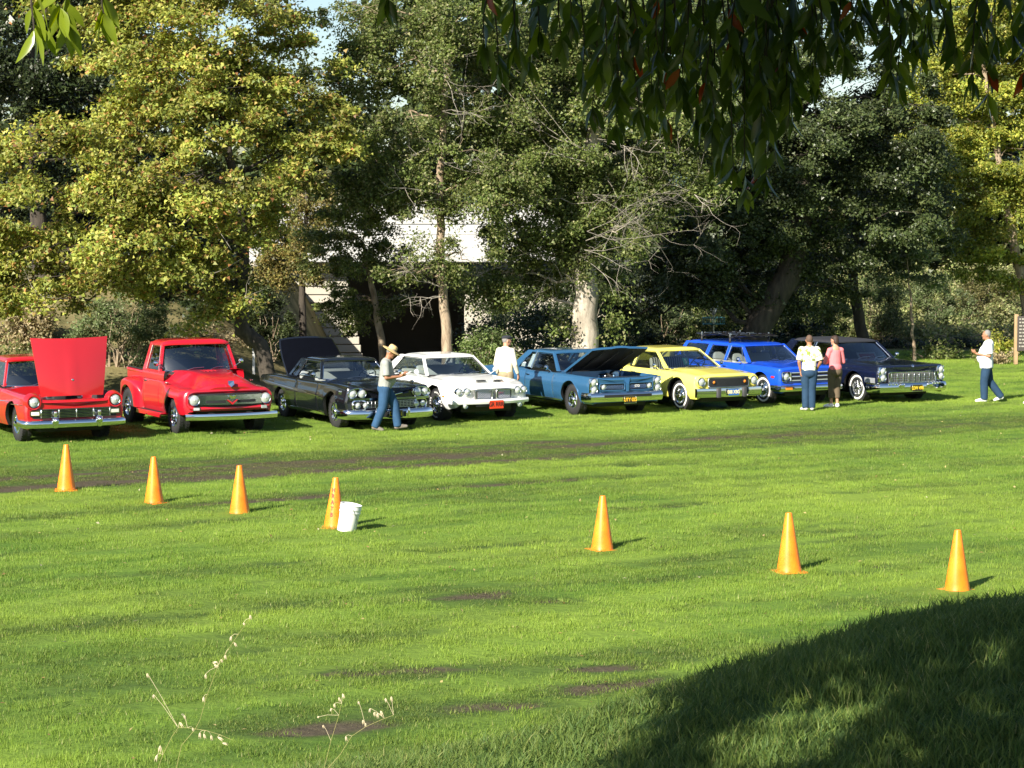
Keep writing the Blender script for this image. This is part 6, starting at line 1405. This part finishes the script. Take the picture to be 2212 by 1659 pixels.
# man in dark flat cap with his back to us, behind the white car
P = stance(0); P.update(look=V(.55, .8, -.02), wrR=V(.27, .10, .88), elR=V(.27, -.02, 1.11)); pc = at(1092, 800, 50.8)
person('man in dark flat cap and cream long-sleeved shirt behind the white hardtop', (pc.x, pc.y), R(-35), P, SKIN, cloth('cream_shirt', (.72, .67, .52), .08), cloth('khaki_trousers', (.3, .24, .15)), BLACK, 'long', (False, HAIR_GREY), 'flat', .03, 1.02, untuck=.08, bulk=1.12)
# couple looking at the wagon
ALO = bpy.data.materials.new('floral_shirt'); ALO.use_nodes = True; n = ALO.node_tree; tc = n.nodes.new('ShaderNodeTexCoord')
vo = n.nodes.new('ShaderNodeTexNoise'); vo.inputs['Scale'].default_value = 9; vo.inputs['Detail'].default_value = 3; rp = n.nodes.new('ShaderNodeValToRGB'); rp.color_ramp.interpolation = 'CONSTANT'
e = rp.color_ramp.elements; e[0].position = 0; e[0].color = (.22, .28, .06, 1); e[1].position = .40; e[1].color = (.74, .72, .60, 1)
for p_, c_ in ((.575, (.50, .36, .10)), (.60, (.70, .66, .44)), (.66, (.30, .36, .12))): q = e.new(p_); q.color = (*c_, 1)
n.links.new(tc.outputs['Object'], vo.inputs['Vector']); n.links.new(vo.outputs['Fac'], rp.inputs[0]); n.links.new(rp.outputs[0], n.nodes['Principled BSDF'].inputs['Base Color']); n.nodes['Principled BSDF'].inputs['Roughness'].default_value = .85
P = stance(-.02); P.update(look=V(-.05, 1, -.1), elR=V(.25, -.06, 1.12), wrR=V(.17, .10, .92), elL=V(-.24, -.06, 1.12), wrL=V(-.20, -.02, .92), hdL=V(.1, -.1, -1), knR=V(.07, .03, .50), knL=V(-.07, .03, .50), anR=V(.075, 0, .085), anL=V(-.075, 0, .085), toR=V(.09, .16, .04), toL=V(-.14, .14, .04))
person('man seen from behind in floral white shirt and jeans facing the blue wagon', ground_xy(1747, 888), R(0), P, SKIN_T, ALO, DENIM_D, cloth('pale_sneaker', (.6, .57, .55), .2), 'short', (False, HAIR_SHORT), None, .0, 1.0, untuck=.12, bulk=1.12)
P = stance(-.01); P.update(look=V(-.4, .9, -.08), elR=V(.23, .03, 1.10), elL=V(-.24, .04, 1.10), wrR=V(-.06, .22, 1.16), wrL=V(.04, .20, 1.12), hdR=V(-1, .1, .1), hdL=V(1, .1, -.1), pnR=V(0, -1, 0), pnL=V(0, -1, 0), anR=V(.07, 0, .085), anL=V(-.06, .06, .085), toR=V(.09, .15, .04), toL=V(-.16, .20, .04), knR=V(.07, .03, .5), knL=V(-.07, .05, .5), shR=V(.150, -.01, 1.385), shL=V(-.150, -.01, 1.385))
person('woman with arms crossed in pink top and brown capri trousers', ground_xy(1803, 882), R(18), P, SKIN, cloth('pink_top', (.72, .20, .22), .08), cloth('brown_capri', (.12, .09, .06), .2), cloth('white_shoe', (.78, .76, .70), .06), 'three', (True, HAIR_BROWN), None, .0, .97, True, True, untuck=.10)
# grey-haired man in a white T-shirt walking left
P = stance(-.03); P.update(look=V(.1, 1, -.08), elR=V(.25, -.03, 1.12), elL=V(-.24, -.05, 1.12), wrR=V(.20, .24, 1.16), wrL=V(-.12, .25, 1.17), hdR=V(-.2, .9, .5), hdL=V(.3, .9, .5), pnR=V(-.6, 0, .7), pnL=V(.6, 0, .7), hpR=V(.09, 0, .9), knL=V(-.10, .06, .50), anL=V(-.11, .05, .085), toL=V(-.12, .23, .04), knR=V(.10, -.08, .50), anR=V(.12, -.36, .13), toR=V(.13, -.22, .05))
person('grey-haired man in white T-shirt, jeans and white sneakers walking on the lawn', ground_xy(2130, 868), R(82), P, SKIN_T, cloth('white_tshirt', (.80, .82, .84), .04), DENIM_D, cloth('white_sneaker', (.80, .79, .76), .08), 'short', (False, HAIR_GREY), None, .09, 1.0, untuck=.10, bulk=1.22)
P = stance(); P.update(anL=V(-.11, .16, .085), toL=V(-.12, .34, .04), knL=V(-.1, .14, .5))
q = ground_xy(2242, 872)
person('person just outside the right edge, only the toe of a white sneaker showing', q, R(90), P, SKIN, cloth('grey_sweater', (.25, .26, .28)), DENIM_D, cloth('white_sneaker', (.8, .79, .76)), 'long', (True, HAIR_BROWN), None, .02, 1.0)
m = MB()
# ------------------------------------------------------------------ cones and bucket
ORANGE = bpy.data.materials.new('cone_orange'); ORANGE.use_nodes = True; n = ORANGE.node_tree; b = n.nodes['Principled BSDF']; tc = n.nodes.new('ShaderNodeTexCoord'); nz = n.nodes.new('ShaderNodeTexNoise'); nz.inputs['Scale'].default_value = 6; nz.inputs['Detail'].default_value = 6
rp = n.nodes.new('ShaderNodeValToRGB'); rp.color_ramp.elements[0].color = (.84, .19, .010, 1); rp.color_ramp.elements[1].color = (.96, .265, .015, 1); rp.color_ramp.elements[0].position = .3; rp.color_ramp.elements[1].position = .6
n.links.new(tc.outputs['Object'], nz.inputs['Vector']); n.links.new(nz.outputs['Fac'], rp.inputs[0]); n.links.new(rp.outputs[0], b.inputs['Base Color']); b.inputs['Roughness'].default_value = .38
sc2 = n.nodes.new('ShaderNodeTexNoise'); sc2.inputs['Scale'].default_value = 16; sc2.inputs['Detail'].default_value = 8; sc2.inputs['Roughness'].default_value = .7; ov = n.nodes.new('ShaderNodeMapRange'); ov.inputs[1].default_value = .60; ov.inputs[2].default_value = .70; oi2 = n.nodes.new('ShaderNodeObjectInfo'); ad = n.nodes.new('ShaderNodeVectorMath'); ad.operation = 'ADD'
n.links.new(tc.outputs['Object'], ad.inputs[0]); n.links.new(oi2.outputs['Random'], ad.inputs[1]); n.links.new(ad.outputs[0], sc2.inputs['Vector']); n.links.new(sc2.outputs['Fac'], ov.inputs[0]); dm = n.nodes.new('ShaderNodeMix'); dm.data_type = 'RGBA'; n.links.new(ov.outputs[0], dm.inputs[0]); n.links.new(rp.outputs[0], dm.inputs[6]); dm.inputs[7].default_value = (.42, .12, .02, 1); n.links.new(dm.outputs[2], b.inputs['Base Color'])
b.inputs['Subsurface Weight'].default_value = .25; b.inputs['Subsurface Scale'].default_value = .03; b.inputs['Subsurface Radius'].default_value = (1, .4, .05)
CONE_LAB = ['orange traffic cone with wide base, leftmost cone on the worn lane', 'orange traffic cone below the tall red pickup, second from the left', 'plain orange traffic cone just left of the lettered cone', 'orange traffic cone lettered HRATB beside the white bucket',
            'orange traffic cone alone in mid lawn, first right of the bucket', 'orange traffic cone with flaring base, second from the right', 'orange traffic cone nearest the dark tree shadow, rightmost cone']
cm = MB(); cm.lathe([(.150, .018), (.146, .03), (.136, .10), (.040, .70), (.036, .712), (.026, .712), (.026, .69)], n=32); cone_me = np_mesh('cone_body', cm.v, cm.f, [ORANGE], True, cm.m, 40)
bm_ = MB(); bm_.box((0, 0, .010), (.36, .36, .020), .008)
for sx in (-1, 1):
    for sy in (-1, 1): bm_.box((sx * .15, sy * .15, .004), (.06, .06, .012), .004)
bm_.lathe([(.15, .026), (.14, .034), (.13, .036)], n=28); base_me = np_mesh('cone_base', bm_.v, bm_.f, [ORANGE], True, bm_.m, 40)
CONES = [(143, 1060, .2, 1.02), (333, 1086, .9, 1.0), (518, 1107, .7, 1.0), (722, 1139, .55, 1.0), (1301, 1184, .5, 1.0), (1705, 1233, .25, 1.02), (2068, 1271, .5, 1.0)]
for i, (px, py, rz, sc_) in enumerate(CONES):
    p = onground(px, py); r = empty('traffic_cone', (p.x, p.y, gz1(p.x, p.y) - .005), rz, CONE_LAB[i], 'traffic cone', 'orange cones set out across the lawn')
    r.scale = (sc_ * random.uniform(.97, 1.03), sc_, sc_ * 1.02); r.rotation_euler = (random.uniform(-.015, .015), random.uniform(-.02, .02), rz)
    if i == 3: r.rotation_euler = (0, .035, 0)
    link('cone_body', cone_me, r); link('cone_base', base_me, r)
    if i not in (0, 5): r.location.z -= .018
    if i == 3:
        for k, ch in enumerate('HRATB'):
            z = .545 - .085 * k; rad = .040 + (.70 - z) / .60 * .096 + .002; a = R(-108); nrm = Vector((math.cos(a), math.sin(a), .147)).normalized(); pos = Vector((rad * math.cos(a), rad * math.sin(a), z))
            upz = Vector((0, 0, 1)); xx = upz.cross(nrm).normalized(); yy_ = nrm.cross(xx); Mr = Matrix((xx, yy_, nrm)).transposed()
            text_mesh('cone_letter', ch, .078, (.30, .01, .008), r, Matrix.Translation(pos) @ Mr.to_4x4() @ Matrix.Diagonal((.8, 1, 1, 1)), .004, .02)
PLASTIC = principled('white_plastic', (.80, .80, .78), .4, 0, var=.05)
p = onground(748, 1146); bk = empty('bucket', (p.x, p.y, gz1(p.x, p.y) - .01), .3, 'white plastic bucket leaning against the lettered orange cone', 'bucket'); bk.rotation_euler = (.03, .19, .1)
m = MB(); m.lathe([(.002, .012), (.128, .0), (.132, .01), (.136, .20), (.142, .27), (.150, .272), (.150, .29), (.144, .292), (.144, .32), (.152, .322), (.152, .345), (.146, .372), (.153, .376), (.153, .39), (.142, .39), (.140, .37), (.126, .02), (.002, .02)], n=36); m.build('bucket_body', PLASTIC, bk)
m = MB()
for k in range(5): m.box((.135 * math.cos(-.5), .135 * math.sin(-.5), .06 + .03 * k), (.006, .02 + .01 * (k % 3), .010), .002, 0, Matrix.Rotation(-.5, 3, 'Z'))
m.build('bucket_print', principled('faded_print', (.30, .28, .26), .7, var=.4, vscale=60), bk)
m = MB(); m.tube([(.152 * math.cos(a), .152 * math.sin(a), .34 - .22 * math.sin((a + 1.4) / 3.14 * math.pi) * 1) for a in np.linspace(-1.4, 1.74, 16)], .004, 5); m.build('bucket_handle', STEEL, bk)

# ------------------------------------------------------------------ sign, disc golf basket, small post
WOOD = principled('weathered_wood', (.36, .24, .13), .85, var=.3, vscale=5, bump=.4, bscale=18)
p = onground(2194, 803); sg = empty('wooden_sign', (p.x, p.y, gz1(p.x, p.y)), 0, 'dark lettered board on a tan wooden post at the right edge', 'sign')
m = MB(); m.box((0, 0, .95), (.115, .11, 1.45), .015); m.build('sign_post', WOOD, sg); m = MB(); m.box((1.15, 0, .95), (.115, .11, 1.45), .015); m.build('sign_post', WOOD, sg)
m = MB(); m.box((.58, -.08, 1.12), (1.14, .04, 1.0), .01); bo = m.build('sign_board', principled('dark_board', (.055, .045, .04), .7, var=.25), sg)
for k in range(9):
    L = random.uniform(.6, .85); m = MB(); x0 = .06
    for w_ in range(9):
        ww = random.uniform(.04, .11)
        if x0 + ww > .06 + L: break
        m.box((x0 + ww / 2, -.102, 1.54 - .098 * k), (ww, .006, .042), .002); x0 += ww + .025
    m.build('sign_lettering', principled('pale_sign_print', (.30, .28, .24), .7, var=.2), bo)
p = at(1541, 768, 72); dgb = empty('disc_golf_basket', (p.x, p.y, gz1(p.x, p.y)), 0, 'disc golf basket on a pole behind the roof of the blue wagon', 'disc golf basket')
m = MB(); m.tube([(0, 0, -.05), (0, 0, 2.2)], .035, 10); m.build('pole', STEEL, dgb)
m = MB(); m.lathe([(.02, 2.10), (.26, 2.12), (.27, 2.16), (.14, 2.2), (.02, 2.21)], n=24); m.build('chain_holder', STEEL, dgb)
m = MB(); m.lathe([(.002, -.02), (.17, -.02), (.17, .02), (.002, .02)], (0, -.03, 2.32), (0, 1, 0), 24); m.build('number_disc', principled('pale_disc', (.45, .50, .52), .5, var=.1), dgb)
for k in range(14):
    a = 2 * math.pi * k / 14; m = MB(); m.tube([(.25 * math.cos(a) * q, .25 * math.sin(a) * q, z) for q, z in ((1, 2.11), (.72, 1.75), (.35, 1.45), (.12, 1.32))], .008, 4); m.build('chain', STEEL, dgb)
m = MB()
for z, r_ in ((1.25, .36), (1.05, .36)): m.tube([(r_ * math.cos(a), r_ * math.sin(a), z) for a in np.linspace(0, 2 * math.pi, 24, endpoint=False)], .012, 5, closed=True)
for k in range(24): a = 2 * math.pi * k / 24; m.tube([(.36 * math.cos(a), .36 * math.sin(a), 1.25), (.36 * math.cos(a), .36 * math.sin(a), 1.05), (.03 * math.cos(a), .03 * math.sin(a), 1.03)], .006, 4)
m.build('basket', principled('teal_enamel', (.06, .22, .25), .5, var=.2), dgb)
p = at(548, 790, 60); tp_ = empty('marker_post', (p.x, p.y, gz1(p.x, p.y)), .2, 'small white T-topped post on the dry bank behind the red pickup', 'post')
m = MB(); m.box((0, 0, .45), (.07, .05, .95), .008); m.build('post', principled('white_plastic', (.8, .8, .78)), tp_); m = MB(); m.box((-.02, -.01, .95), (.30, .07, .06), .01); m.build('post_cap', principled('white_plastic', (.8, .8, .78)), tp_)

# ------------------------------------------------------------------ wild oat stalks on the near bank
OAT = leaf_mat('dry_oat', .3, .6, .2)
def oat(label, pts, heads, d):
    base = at(pts[0][0], pts[0][1], d); root = empty('wild_oat_stalk', base, 0, label, 'grass stalk', 'dry wild oat stalks on the near bank')
    mb = MB(); mb.tube([at(a, b, d - .02 * i) - base for i, (a, b) in enumerate(pts)], [.0013 - .0007 * i / len(pts) for i in range(len(pts))], 5); mb.build('stem', principled('straw_stem', (.30, .28, .10), .7, var=.2), root)
    for (hx_, hy, ang, L) in heads:
        p0 = at(hx_, hy, d) - base; aa = R(ang); dr = Vector((math.sin(aa), random.uniform(-.2, .2), -math.cos(aa))); side = Vector((math.cos(aa), 0, math.sin(aa))); m = MB()
        for q in (-.5, .35):
            rows = []
            dd = (dr + side * q * .35).normalized()
            for t in np.linspace(0, 1, 6): w_ = .0034 * math.sin(math.pi * min(1, t * 1.1) ** .7) + .0004; rows.append([p0 + dd * L * 1.0 * t + side * w_, p0 + dd * L * 1.0 * t + Vector((0, -w_ * .8, 0)), p0 + dd * L * 1.0 * t - side * w_, p0 + dd * L * 1.0 * t + Vector((0, w_ * .8, 0))])
            m.grid(rows, cv=True)
        near = min(pts, key=lambda s_: (s_[0] - hx_) ** 2 + (s_[1] - hy) ** 2); m.tube([at(near[0], near[1], d) - base, (at(near[0], near[1], d) - base).lerp(p0, .6) + Vector((0, 0, .006)), p0], .0008, 3)
        m.build('seed_head', principled('pale_oat', (.56, .47, .31), .6, var=.15, vscale=50), root)
oat('tall wild oat stalk leaning right with two rows of pale seed heads, leftmost stalk', [(372, 1700), (392, 1610), (422, 1575), (432, 1555), (448, 1500), (470, 1440), (495, 1400), (515, 1370), (540, 1335)],
    [(540, 1328, 12, .024), (526, 1345, 20, .014), (500, 1374, -10, .024), (506, 1388, 30, .024), (486, 1414, 10, .024), (478, 1424, 20, .018), (470, 1430, -75, .026), (462, 1436, 60, .026), (444, 1456, 5, .024), (440, 1505, 0, .026)], 10.2)
oat('wild oat stalk bent over to the right with drooping seed heads at lower left', [(330, 1720), (338, 1670), (352, 1630), (372, 1590), (385, 1572), (405, 1572), (445, 1578), (478, 1588), (500, 1598)], [(388, 1560, 35, .028), (398, 1545, 15, .020), (318, 1454, 10, .022), (332, 1500, 0, .020), (416, 1572, 15, .018), (432, 1582, 0, .030), (440, 1585, 20, .026), (456, 1588, 10, .028), (470, 1592, 60, .030), (480, 1605, 80, .028), (346, 1610, -5, .04), (340, 1630, -15, .036)], 9.8)
oat('wild oat stalk with seed heads over the bare soil patch, rightmost stalk', [(655, 1740), (690, 1680), (735, 1630), (760, 1590), (790, 1570), (830, 1552), (850, 1545)], [(800, 1530, -10, .022), (832, 1508, 20, .022), (845, 1504, 10, .028), (808, 1538, 15, .024), (815, 1540, 10, .028), (784, 1555, 8, .026), (790, 1562, 0, .020), (775, 1515, 0, .016), (822, 1535, 25, .026), (747, 1590, 10, .028)], 10.4)
oat('short wild oat stalk just left of the bare soil patch with four seed heads', [(690, 1700), (715, 1600), (732, 1545), (738, 1520)], [(722, 1520, 10, .020), (732, 1506, 15, .026), (740, 1498, 20, .026), (716, 1530, -15, .016), (690, 1548, -60, .012), (698, 1566, 10, .018)], 10.6)

# small pale litter leaves on the lawn
n_f = 420; fy = rng.uniform(16, 60, n_f); fx = rng.uniform(-1, 1, n_f) * fy * .24
P_ = np.stack([fx, fy, gz(fx, fy) + .045], -1); dd = rng.normal(0, 1, (n_f, 3)); dd[:, 2] *= .3; nn = rng.normal(0, .35, (n_f, 3)) + np.array([0, 0, 1])
link_f = link('fallen_leaves', leaf_mesh('fallen_leaves', P_, rng.uniform(.03, .07, n_f), rng.uniform(.02, .04, n_f), dd, nn, pick_tint(n_f, [(.45, .36, .16), (.30, .2, .08), (.5, .46, .3)], [3, 2, 1]), LEAF)); tag(link_f, kind='stuff')
# ------------------------------------------------------------------ bay laurel overhead
BAY = leaf_mat('bay_leaf', .42, .28, .5)
lt = empty('bay_laurel', (5.6, 4.2, gz1(5.6, 4.2)), 0, 'large bay laurel whose long leaves hang in shade across the top of the view', 'tree'); LB = Vector(lt.location)
mb = MB(); mb.tube([(0, 0, -.1), (-.15, .1, 1.2), (-.1, .3, 2.4), (-.5, .6, 3.6), (-1.2, .9, 4.6)], [.30, .25, .22, .17, .12], 12); mb.build('trunk', BARK_DARK, lt)
def limb(pts, r0):
    m = MB(); m.tube([Vector(p) - LB for p in pts], [r0 * (1 - .8 * i / (len(pts) - 1)) for i in range(len(pts))], 8); m.build('limb', BARK_DARK, lt)
limb([LB + Vector((-.5, .6, 3.6)), (3.4, 6.2, 6.2), (1.8, 7.1, 6.1), (.6, 7.3, 5.9), (-.4, 7.2, 5.7)], .10)
limb([LB + Vector((-1.0, .8, 4.3)), (2.4, 3.8, 7.0), (0, 3.4, 7.2), (-2.2, 3.4, 7.0)], .10)
limb([(1.8, 7.1, 6.1), (-.5, 6.4, 6.0), (-1.0, 5.7, 5.4), (-1.3, 5.5, 5.0)], .03)
def bay_leaf_geo(p, d, nrm, L, w):
    d = d.normalized(); b = nrm.cross(d).normalized(); c = d.cross(b); vs = []; fs = []
    prof = [(0, .04), (.12, .45), (.32, .95), (.55, .92), (.8, .5), (1.0, .02)]
    for i, (t, q) in enumerate(prof):
        bend = -c * (.16 * L * t * t); m0 = p + d * L * t + bend; e = w * .5 * q
        vs += [m0 - b * e + c * e * .3, m0, m0 + b * e + c * e * .3]
    for i in range(5):
        a = 3 * i; fs += [(a, a + 1, a + 4, a + 3), (a + 1, a + 2, a + 5, a + 4)]
    return vs, fs
STRANDS = [(1045, 120, 7.2), (1080, 175, 7.4), (1115, 130, 7.0), (1140, 165, 7.4), (1110, 70, 7.2), (1165, 90, 7.3), (1215, 110, 7.1), (1255, 200, 7.3), (1290, 180, 7.0), (1275, 285, 7.4), (1325, 330, 7.2), (1345, 250, 6.9), (1385, 290, 7.2), (1365, 200, 7.5),
           (1420, 235, 7.0), (1450, 180, 7.3), (1400, 330, 7.5), (1440, 310, 7.6), (1480, 260, 7.1), (1500, 310, 7.4), (1520, 220, 6.9), (1545, 330, 7.2), (1570, 260, 7.4), (1560, 410, 7.3), (1590, 440, 7.1), (1615, 490, 7.2), (1640, 430, 7.3), (1600, 350, 7.5), (1655, 455, 7.0),
           (1680, 390, 7.2), (1660, 330, 7.4), (1700, 300, 7.1), (1640, 240, 7.0), (1690, 220, 7.3), (1720, 250, 7.5), (1745, 170, 7.2), (1770, 120, 7.0), (1760, 215, 7.4), (1800, 110, 7.3), (1825, 150, 7.2), (1850, 70, 7.0), (1875, 55, 7.2), (1915, 120, 7.1), (1935, 215, 7.2), (1955, 180, 7.4), (1920, 190, 7.0), (1975, 110, 7.2),
           (2010, 90, 7.1), (2045, 70, 7.3), (2095, 215, 7.2), (2135, 250, 7.3), (2110, 110, 7.0), (2155, 100, 7.2), (2190, 95, 7.3), (2215, 190, 7.1), (2230, 80, 7.4), (1230, 60, 7.0), (1310, 90, 7.4), (1380, 110, 6.9), (1490, 120, 7.5), (1580, 140, 7.0), (1660, 120, 7.3), (1730, 70, 7.4),
           (72, 88, 5.4), (95, 82, 5.5), (150, 66, 5.5), (228, 45, 5.6), (125, 30, 5.4), (835, 8, 7.0), (1985, 150, 7.5), (2070, 130, 7.4)]
for (px, py, d) in list(STRANDS):
    if 1180 < px < 1790 and random.random() < .65: STRANDS += [(px + random.uniform(-25, 25), py * random.uniform(.55, .95), d + random.uniform(-.4, .5))]
    elif px >= 1790 and random.random() < .4: STRANDS.append((px + random.uniform(-25, 25), py * random.uniform(.3, .8), d + random.uniform(-.3, .4)))
LV = []   # position, direction, normal, length, width, tone
for (px, py, d) in STRANDS:
    top = at(px + random.uniform(-30, 30), -60, d); tip = at(px, py, d); s = m_per_px(d); Ls = (top - tip).length
    nl = max(3, int(Ls / .040)); m = MB()
    pts = [top.lerp(tip, t) + Vector((.02 * math.sin(4 * t + px), .03 * math.sin(3 * t + py), 0)) * (1 - t) for t in np.linspace(0, .85, 7)]
    m.tube([p - LB for p in pts], [.004 - .0025 * i / 6 for i in range(7)], 5); m.build('twig', BARK_DARK, lt)
    for k in range(nl):
        t = .12 + .72 * (k + random.random()) / nl; f = min(5.999, t / .85 * 6); i = int(f); p = pts[i].lerp(pts[i + 1], f - i); a = random.uniform(0, 6.28)
        dr = Vector((math.cos(a) * .55, math.sin(a) * .55, -1 + random.uniform(-.2, .45))); L = random.uniform(.068, .108); LV.append((p, dr, L, random.uniform(.27, .38)))
    for q in (-.5, .1, .5): LV.append((pts[-1], Vector((q, random.uniform(-.4, .4), -1.2)), random.uniform(.07, .105), .32))
def prio(l):
    p = l[0] + l[1].normalized() * l[2] * .6; yc = (p.z - H) / p.y
    return 0 if yc > .096 or abs(p.x / p.y) > .225 else 1
vis = [l for l in LV if prio(l)]; hid = [l for l in LV if not prio(l)]
random.shuffle(vis); 
vis.sort(key=lambda l: l[0].z - .4 * random.random())
tones = [(.05, .08, .010), (.065, .10, .014), (.04, .065, .010), (.085, .12, .016), (.13, .17, .02)]; red = (.30, .065, .014)  # the palest green paints sunlit leaves into the mass
def leaf_obj(l, tone):
    p, dr, L, wr_ = l; a = random.uniform(0, 6.28); nrm = Vector((math.cos(a), math.sin(a), .35)); vs, fs = bay_leaf_geo(p - LB, dr, nrm, L, L * wr_)
    return vs, fs
bulkV, bulkF, bulkT = [], [], []
n_ind = 0
for k, l in enumerate(vis + hid):
    isred = random.random() < .022; tone = red if isred else (.19, .25, .02) if l[0].x < -.6 and l[0].y < 6 else random.choice(tones); vs, fs = leaf_obj(l, tone)  # left sprig gets a paler tone that paints sunlight into the leaf colour
    if k < min(295, len(vis)):
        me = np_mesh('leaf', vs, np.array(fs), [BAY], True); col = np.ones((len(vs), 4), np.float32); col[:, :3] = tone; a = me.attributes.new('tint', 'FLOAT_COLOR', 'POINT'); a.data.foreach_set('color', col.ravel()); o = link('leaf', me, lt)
        if isred: o['label'] = 'dead orange leaf'
    else:
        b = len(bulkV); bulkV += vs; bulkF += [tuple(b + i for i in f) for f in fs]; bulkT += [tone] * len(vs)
# crown above the camera: clumps whose shade falls on the near bank and on the hanging sprays
zs = np.array(TO_SUN)
Q = np.stack([rng.uniform(-6, 6.5, 60000), rng.uniform(-1.5, 8.2, 60000), rng.uniform(5.3, 7.8, 60000)], -1)
Q = Q[Q[:, 2] > 5.15 + .0975 * np.maximum(0, Q[:, 1] - 5.5)]
t = (Q[:, 2] - 2.2) / zs[2]
for _ in range(6): gxy = Q - zs * t[:, None]; t = t + (gxy[:, 2] - gz(gxy[:, 0], gxy[:, 1])) / zs[2] * .7
G = Q - zs * t[:, None]
gpx = (G[:, 0] / G[:, 1] * F + 512) / KP
gpy = (384 + F * np.tan(np.arctan((H - G[:, 2]) / G[:, 1]) - PITCH)) / KP
bound = 1350 + np.clip(1659 - gpy, -200, 300) * .95 + 230 * (fbm(G[:, 0] * 1.5, G[:, 1] * 1.5, 133) - .5)
dap = fbm(G[:, 0] * 2.2, G[:, 1] * 2.2, 140)
ok = (G[:, 1] > 5) & (G[:, 1] < 12.6) & (gpx > bound) & ~((gpy > 1560) & (dap > .66)) & ~((gpx < 1750) & (gpy > 1500) & (dap > .64))
sc0 = np.array([-1.10, 5.5, 4.74]); dv = Q - sc0; dline = np.linalg.norm(dv - (dv @ zs)[:, None] * zs, axis=1)
ok &= dline > .40
Q1 = Q[ok]; Q1 = Q1[rng.permutation(len(Q1))[:5200]]
sp = np.array([tuple(l[0]) for l in LV if l[0].x > -.35]); pk = sp[rng.integers(0, len(sp), 9000)] + rng.normal(0, .05, (9000, 3)); Q2 = pk + zs * rng.uniform(.8, 3.6, (9000, 1))
Q2 = Q2[Q2[:, 2] > H + .0975 * Q2[:, 1] + .22][:520]
CC = np.concatenate([np.repeat(Q1, 8, 0) + rng.normal(0, .11, (len(Q1) * 8, 3)), np.repeat(Q2, 6, 0) + rng.normal(0, .10, (len(Q2) * 6, 3))])
nC = len(CC); dC = rng.normal(0, 1, (nC, 3)); dC[:, 2] = -.6; nn = rng.normal(0, .5, (nC, 3)) + zs * .8 + np.array([0, 0, .5])
me = leaf_mesh('crown', CC - np.array(LB), rng.uniform(.13, .20, nC), rng.uniform(.055, .085, nC), dC, nn, pick_tint(nC, tones, [1, 1, 1, 1, .2]), BAY); tag(link('crown', me, lt), kind='stuff')
cl = CC
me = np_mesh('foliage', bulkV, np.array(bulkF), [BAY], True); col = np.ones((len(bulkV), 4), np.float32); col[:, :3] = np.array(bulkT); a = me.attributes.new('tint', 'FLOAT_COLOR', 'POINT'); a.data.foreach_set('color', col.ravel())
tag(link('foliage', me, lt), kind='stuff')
print('laurel', len(vis), len(hid), len(cl), 'tris', sum(len(o.data.polygons) * (1 if o.data.polygons and o.data.polygons[0].loop_total == 3 else 2) for o in SC.objects if o.type == 'MESH'))
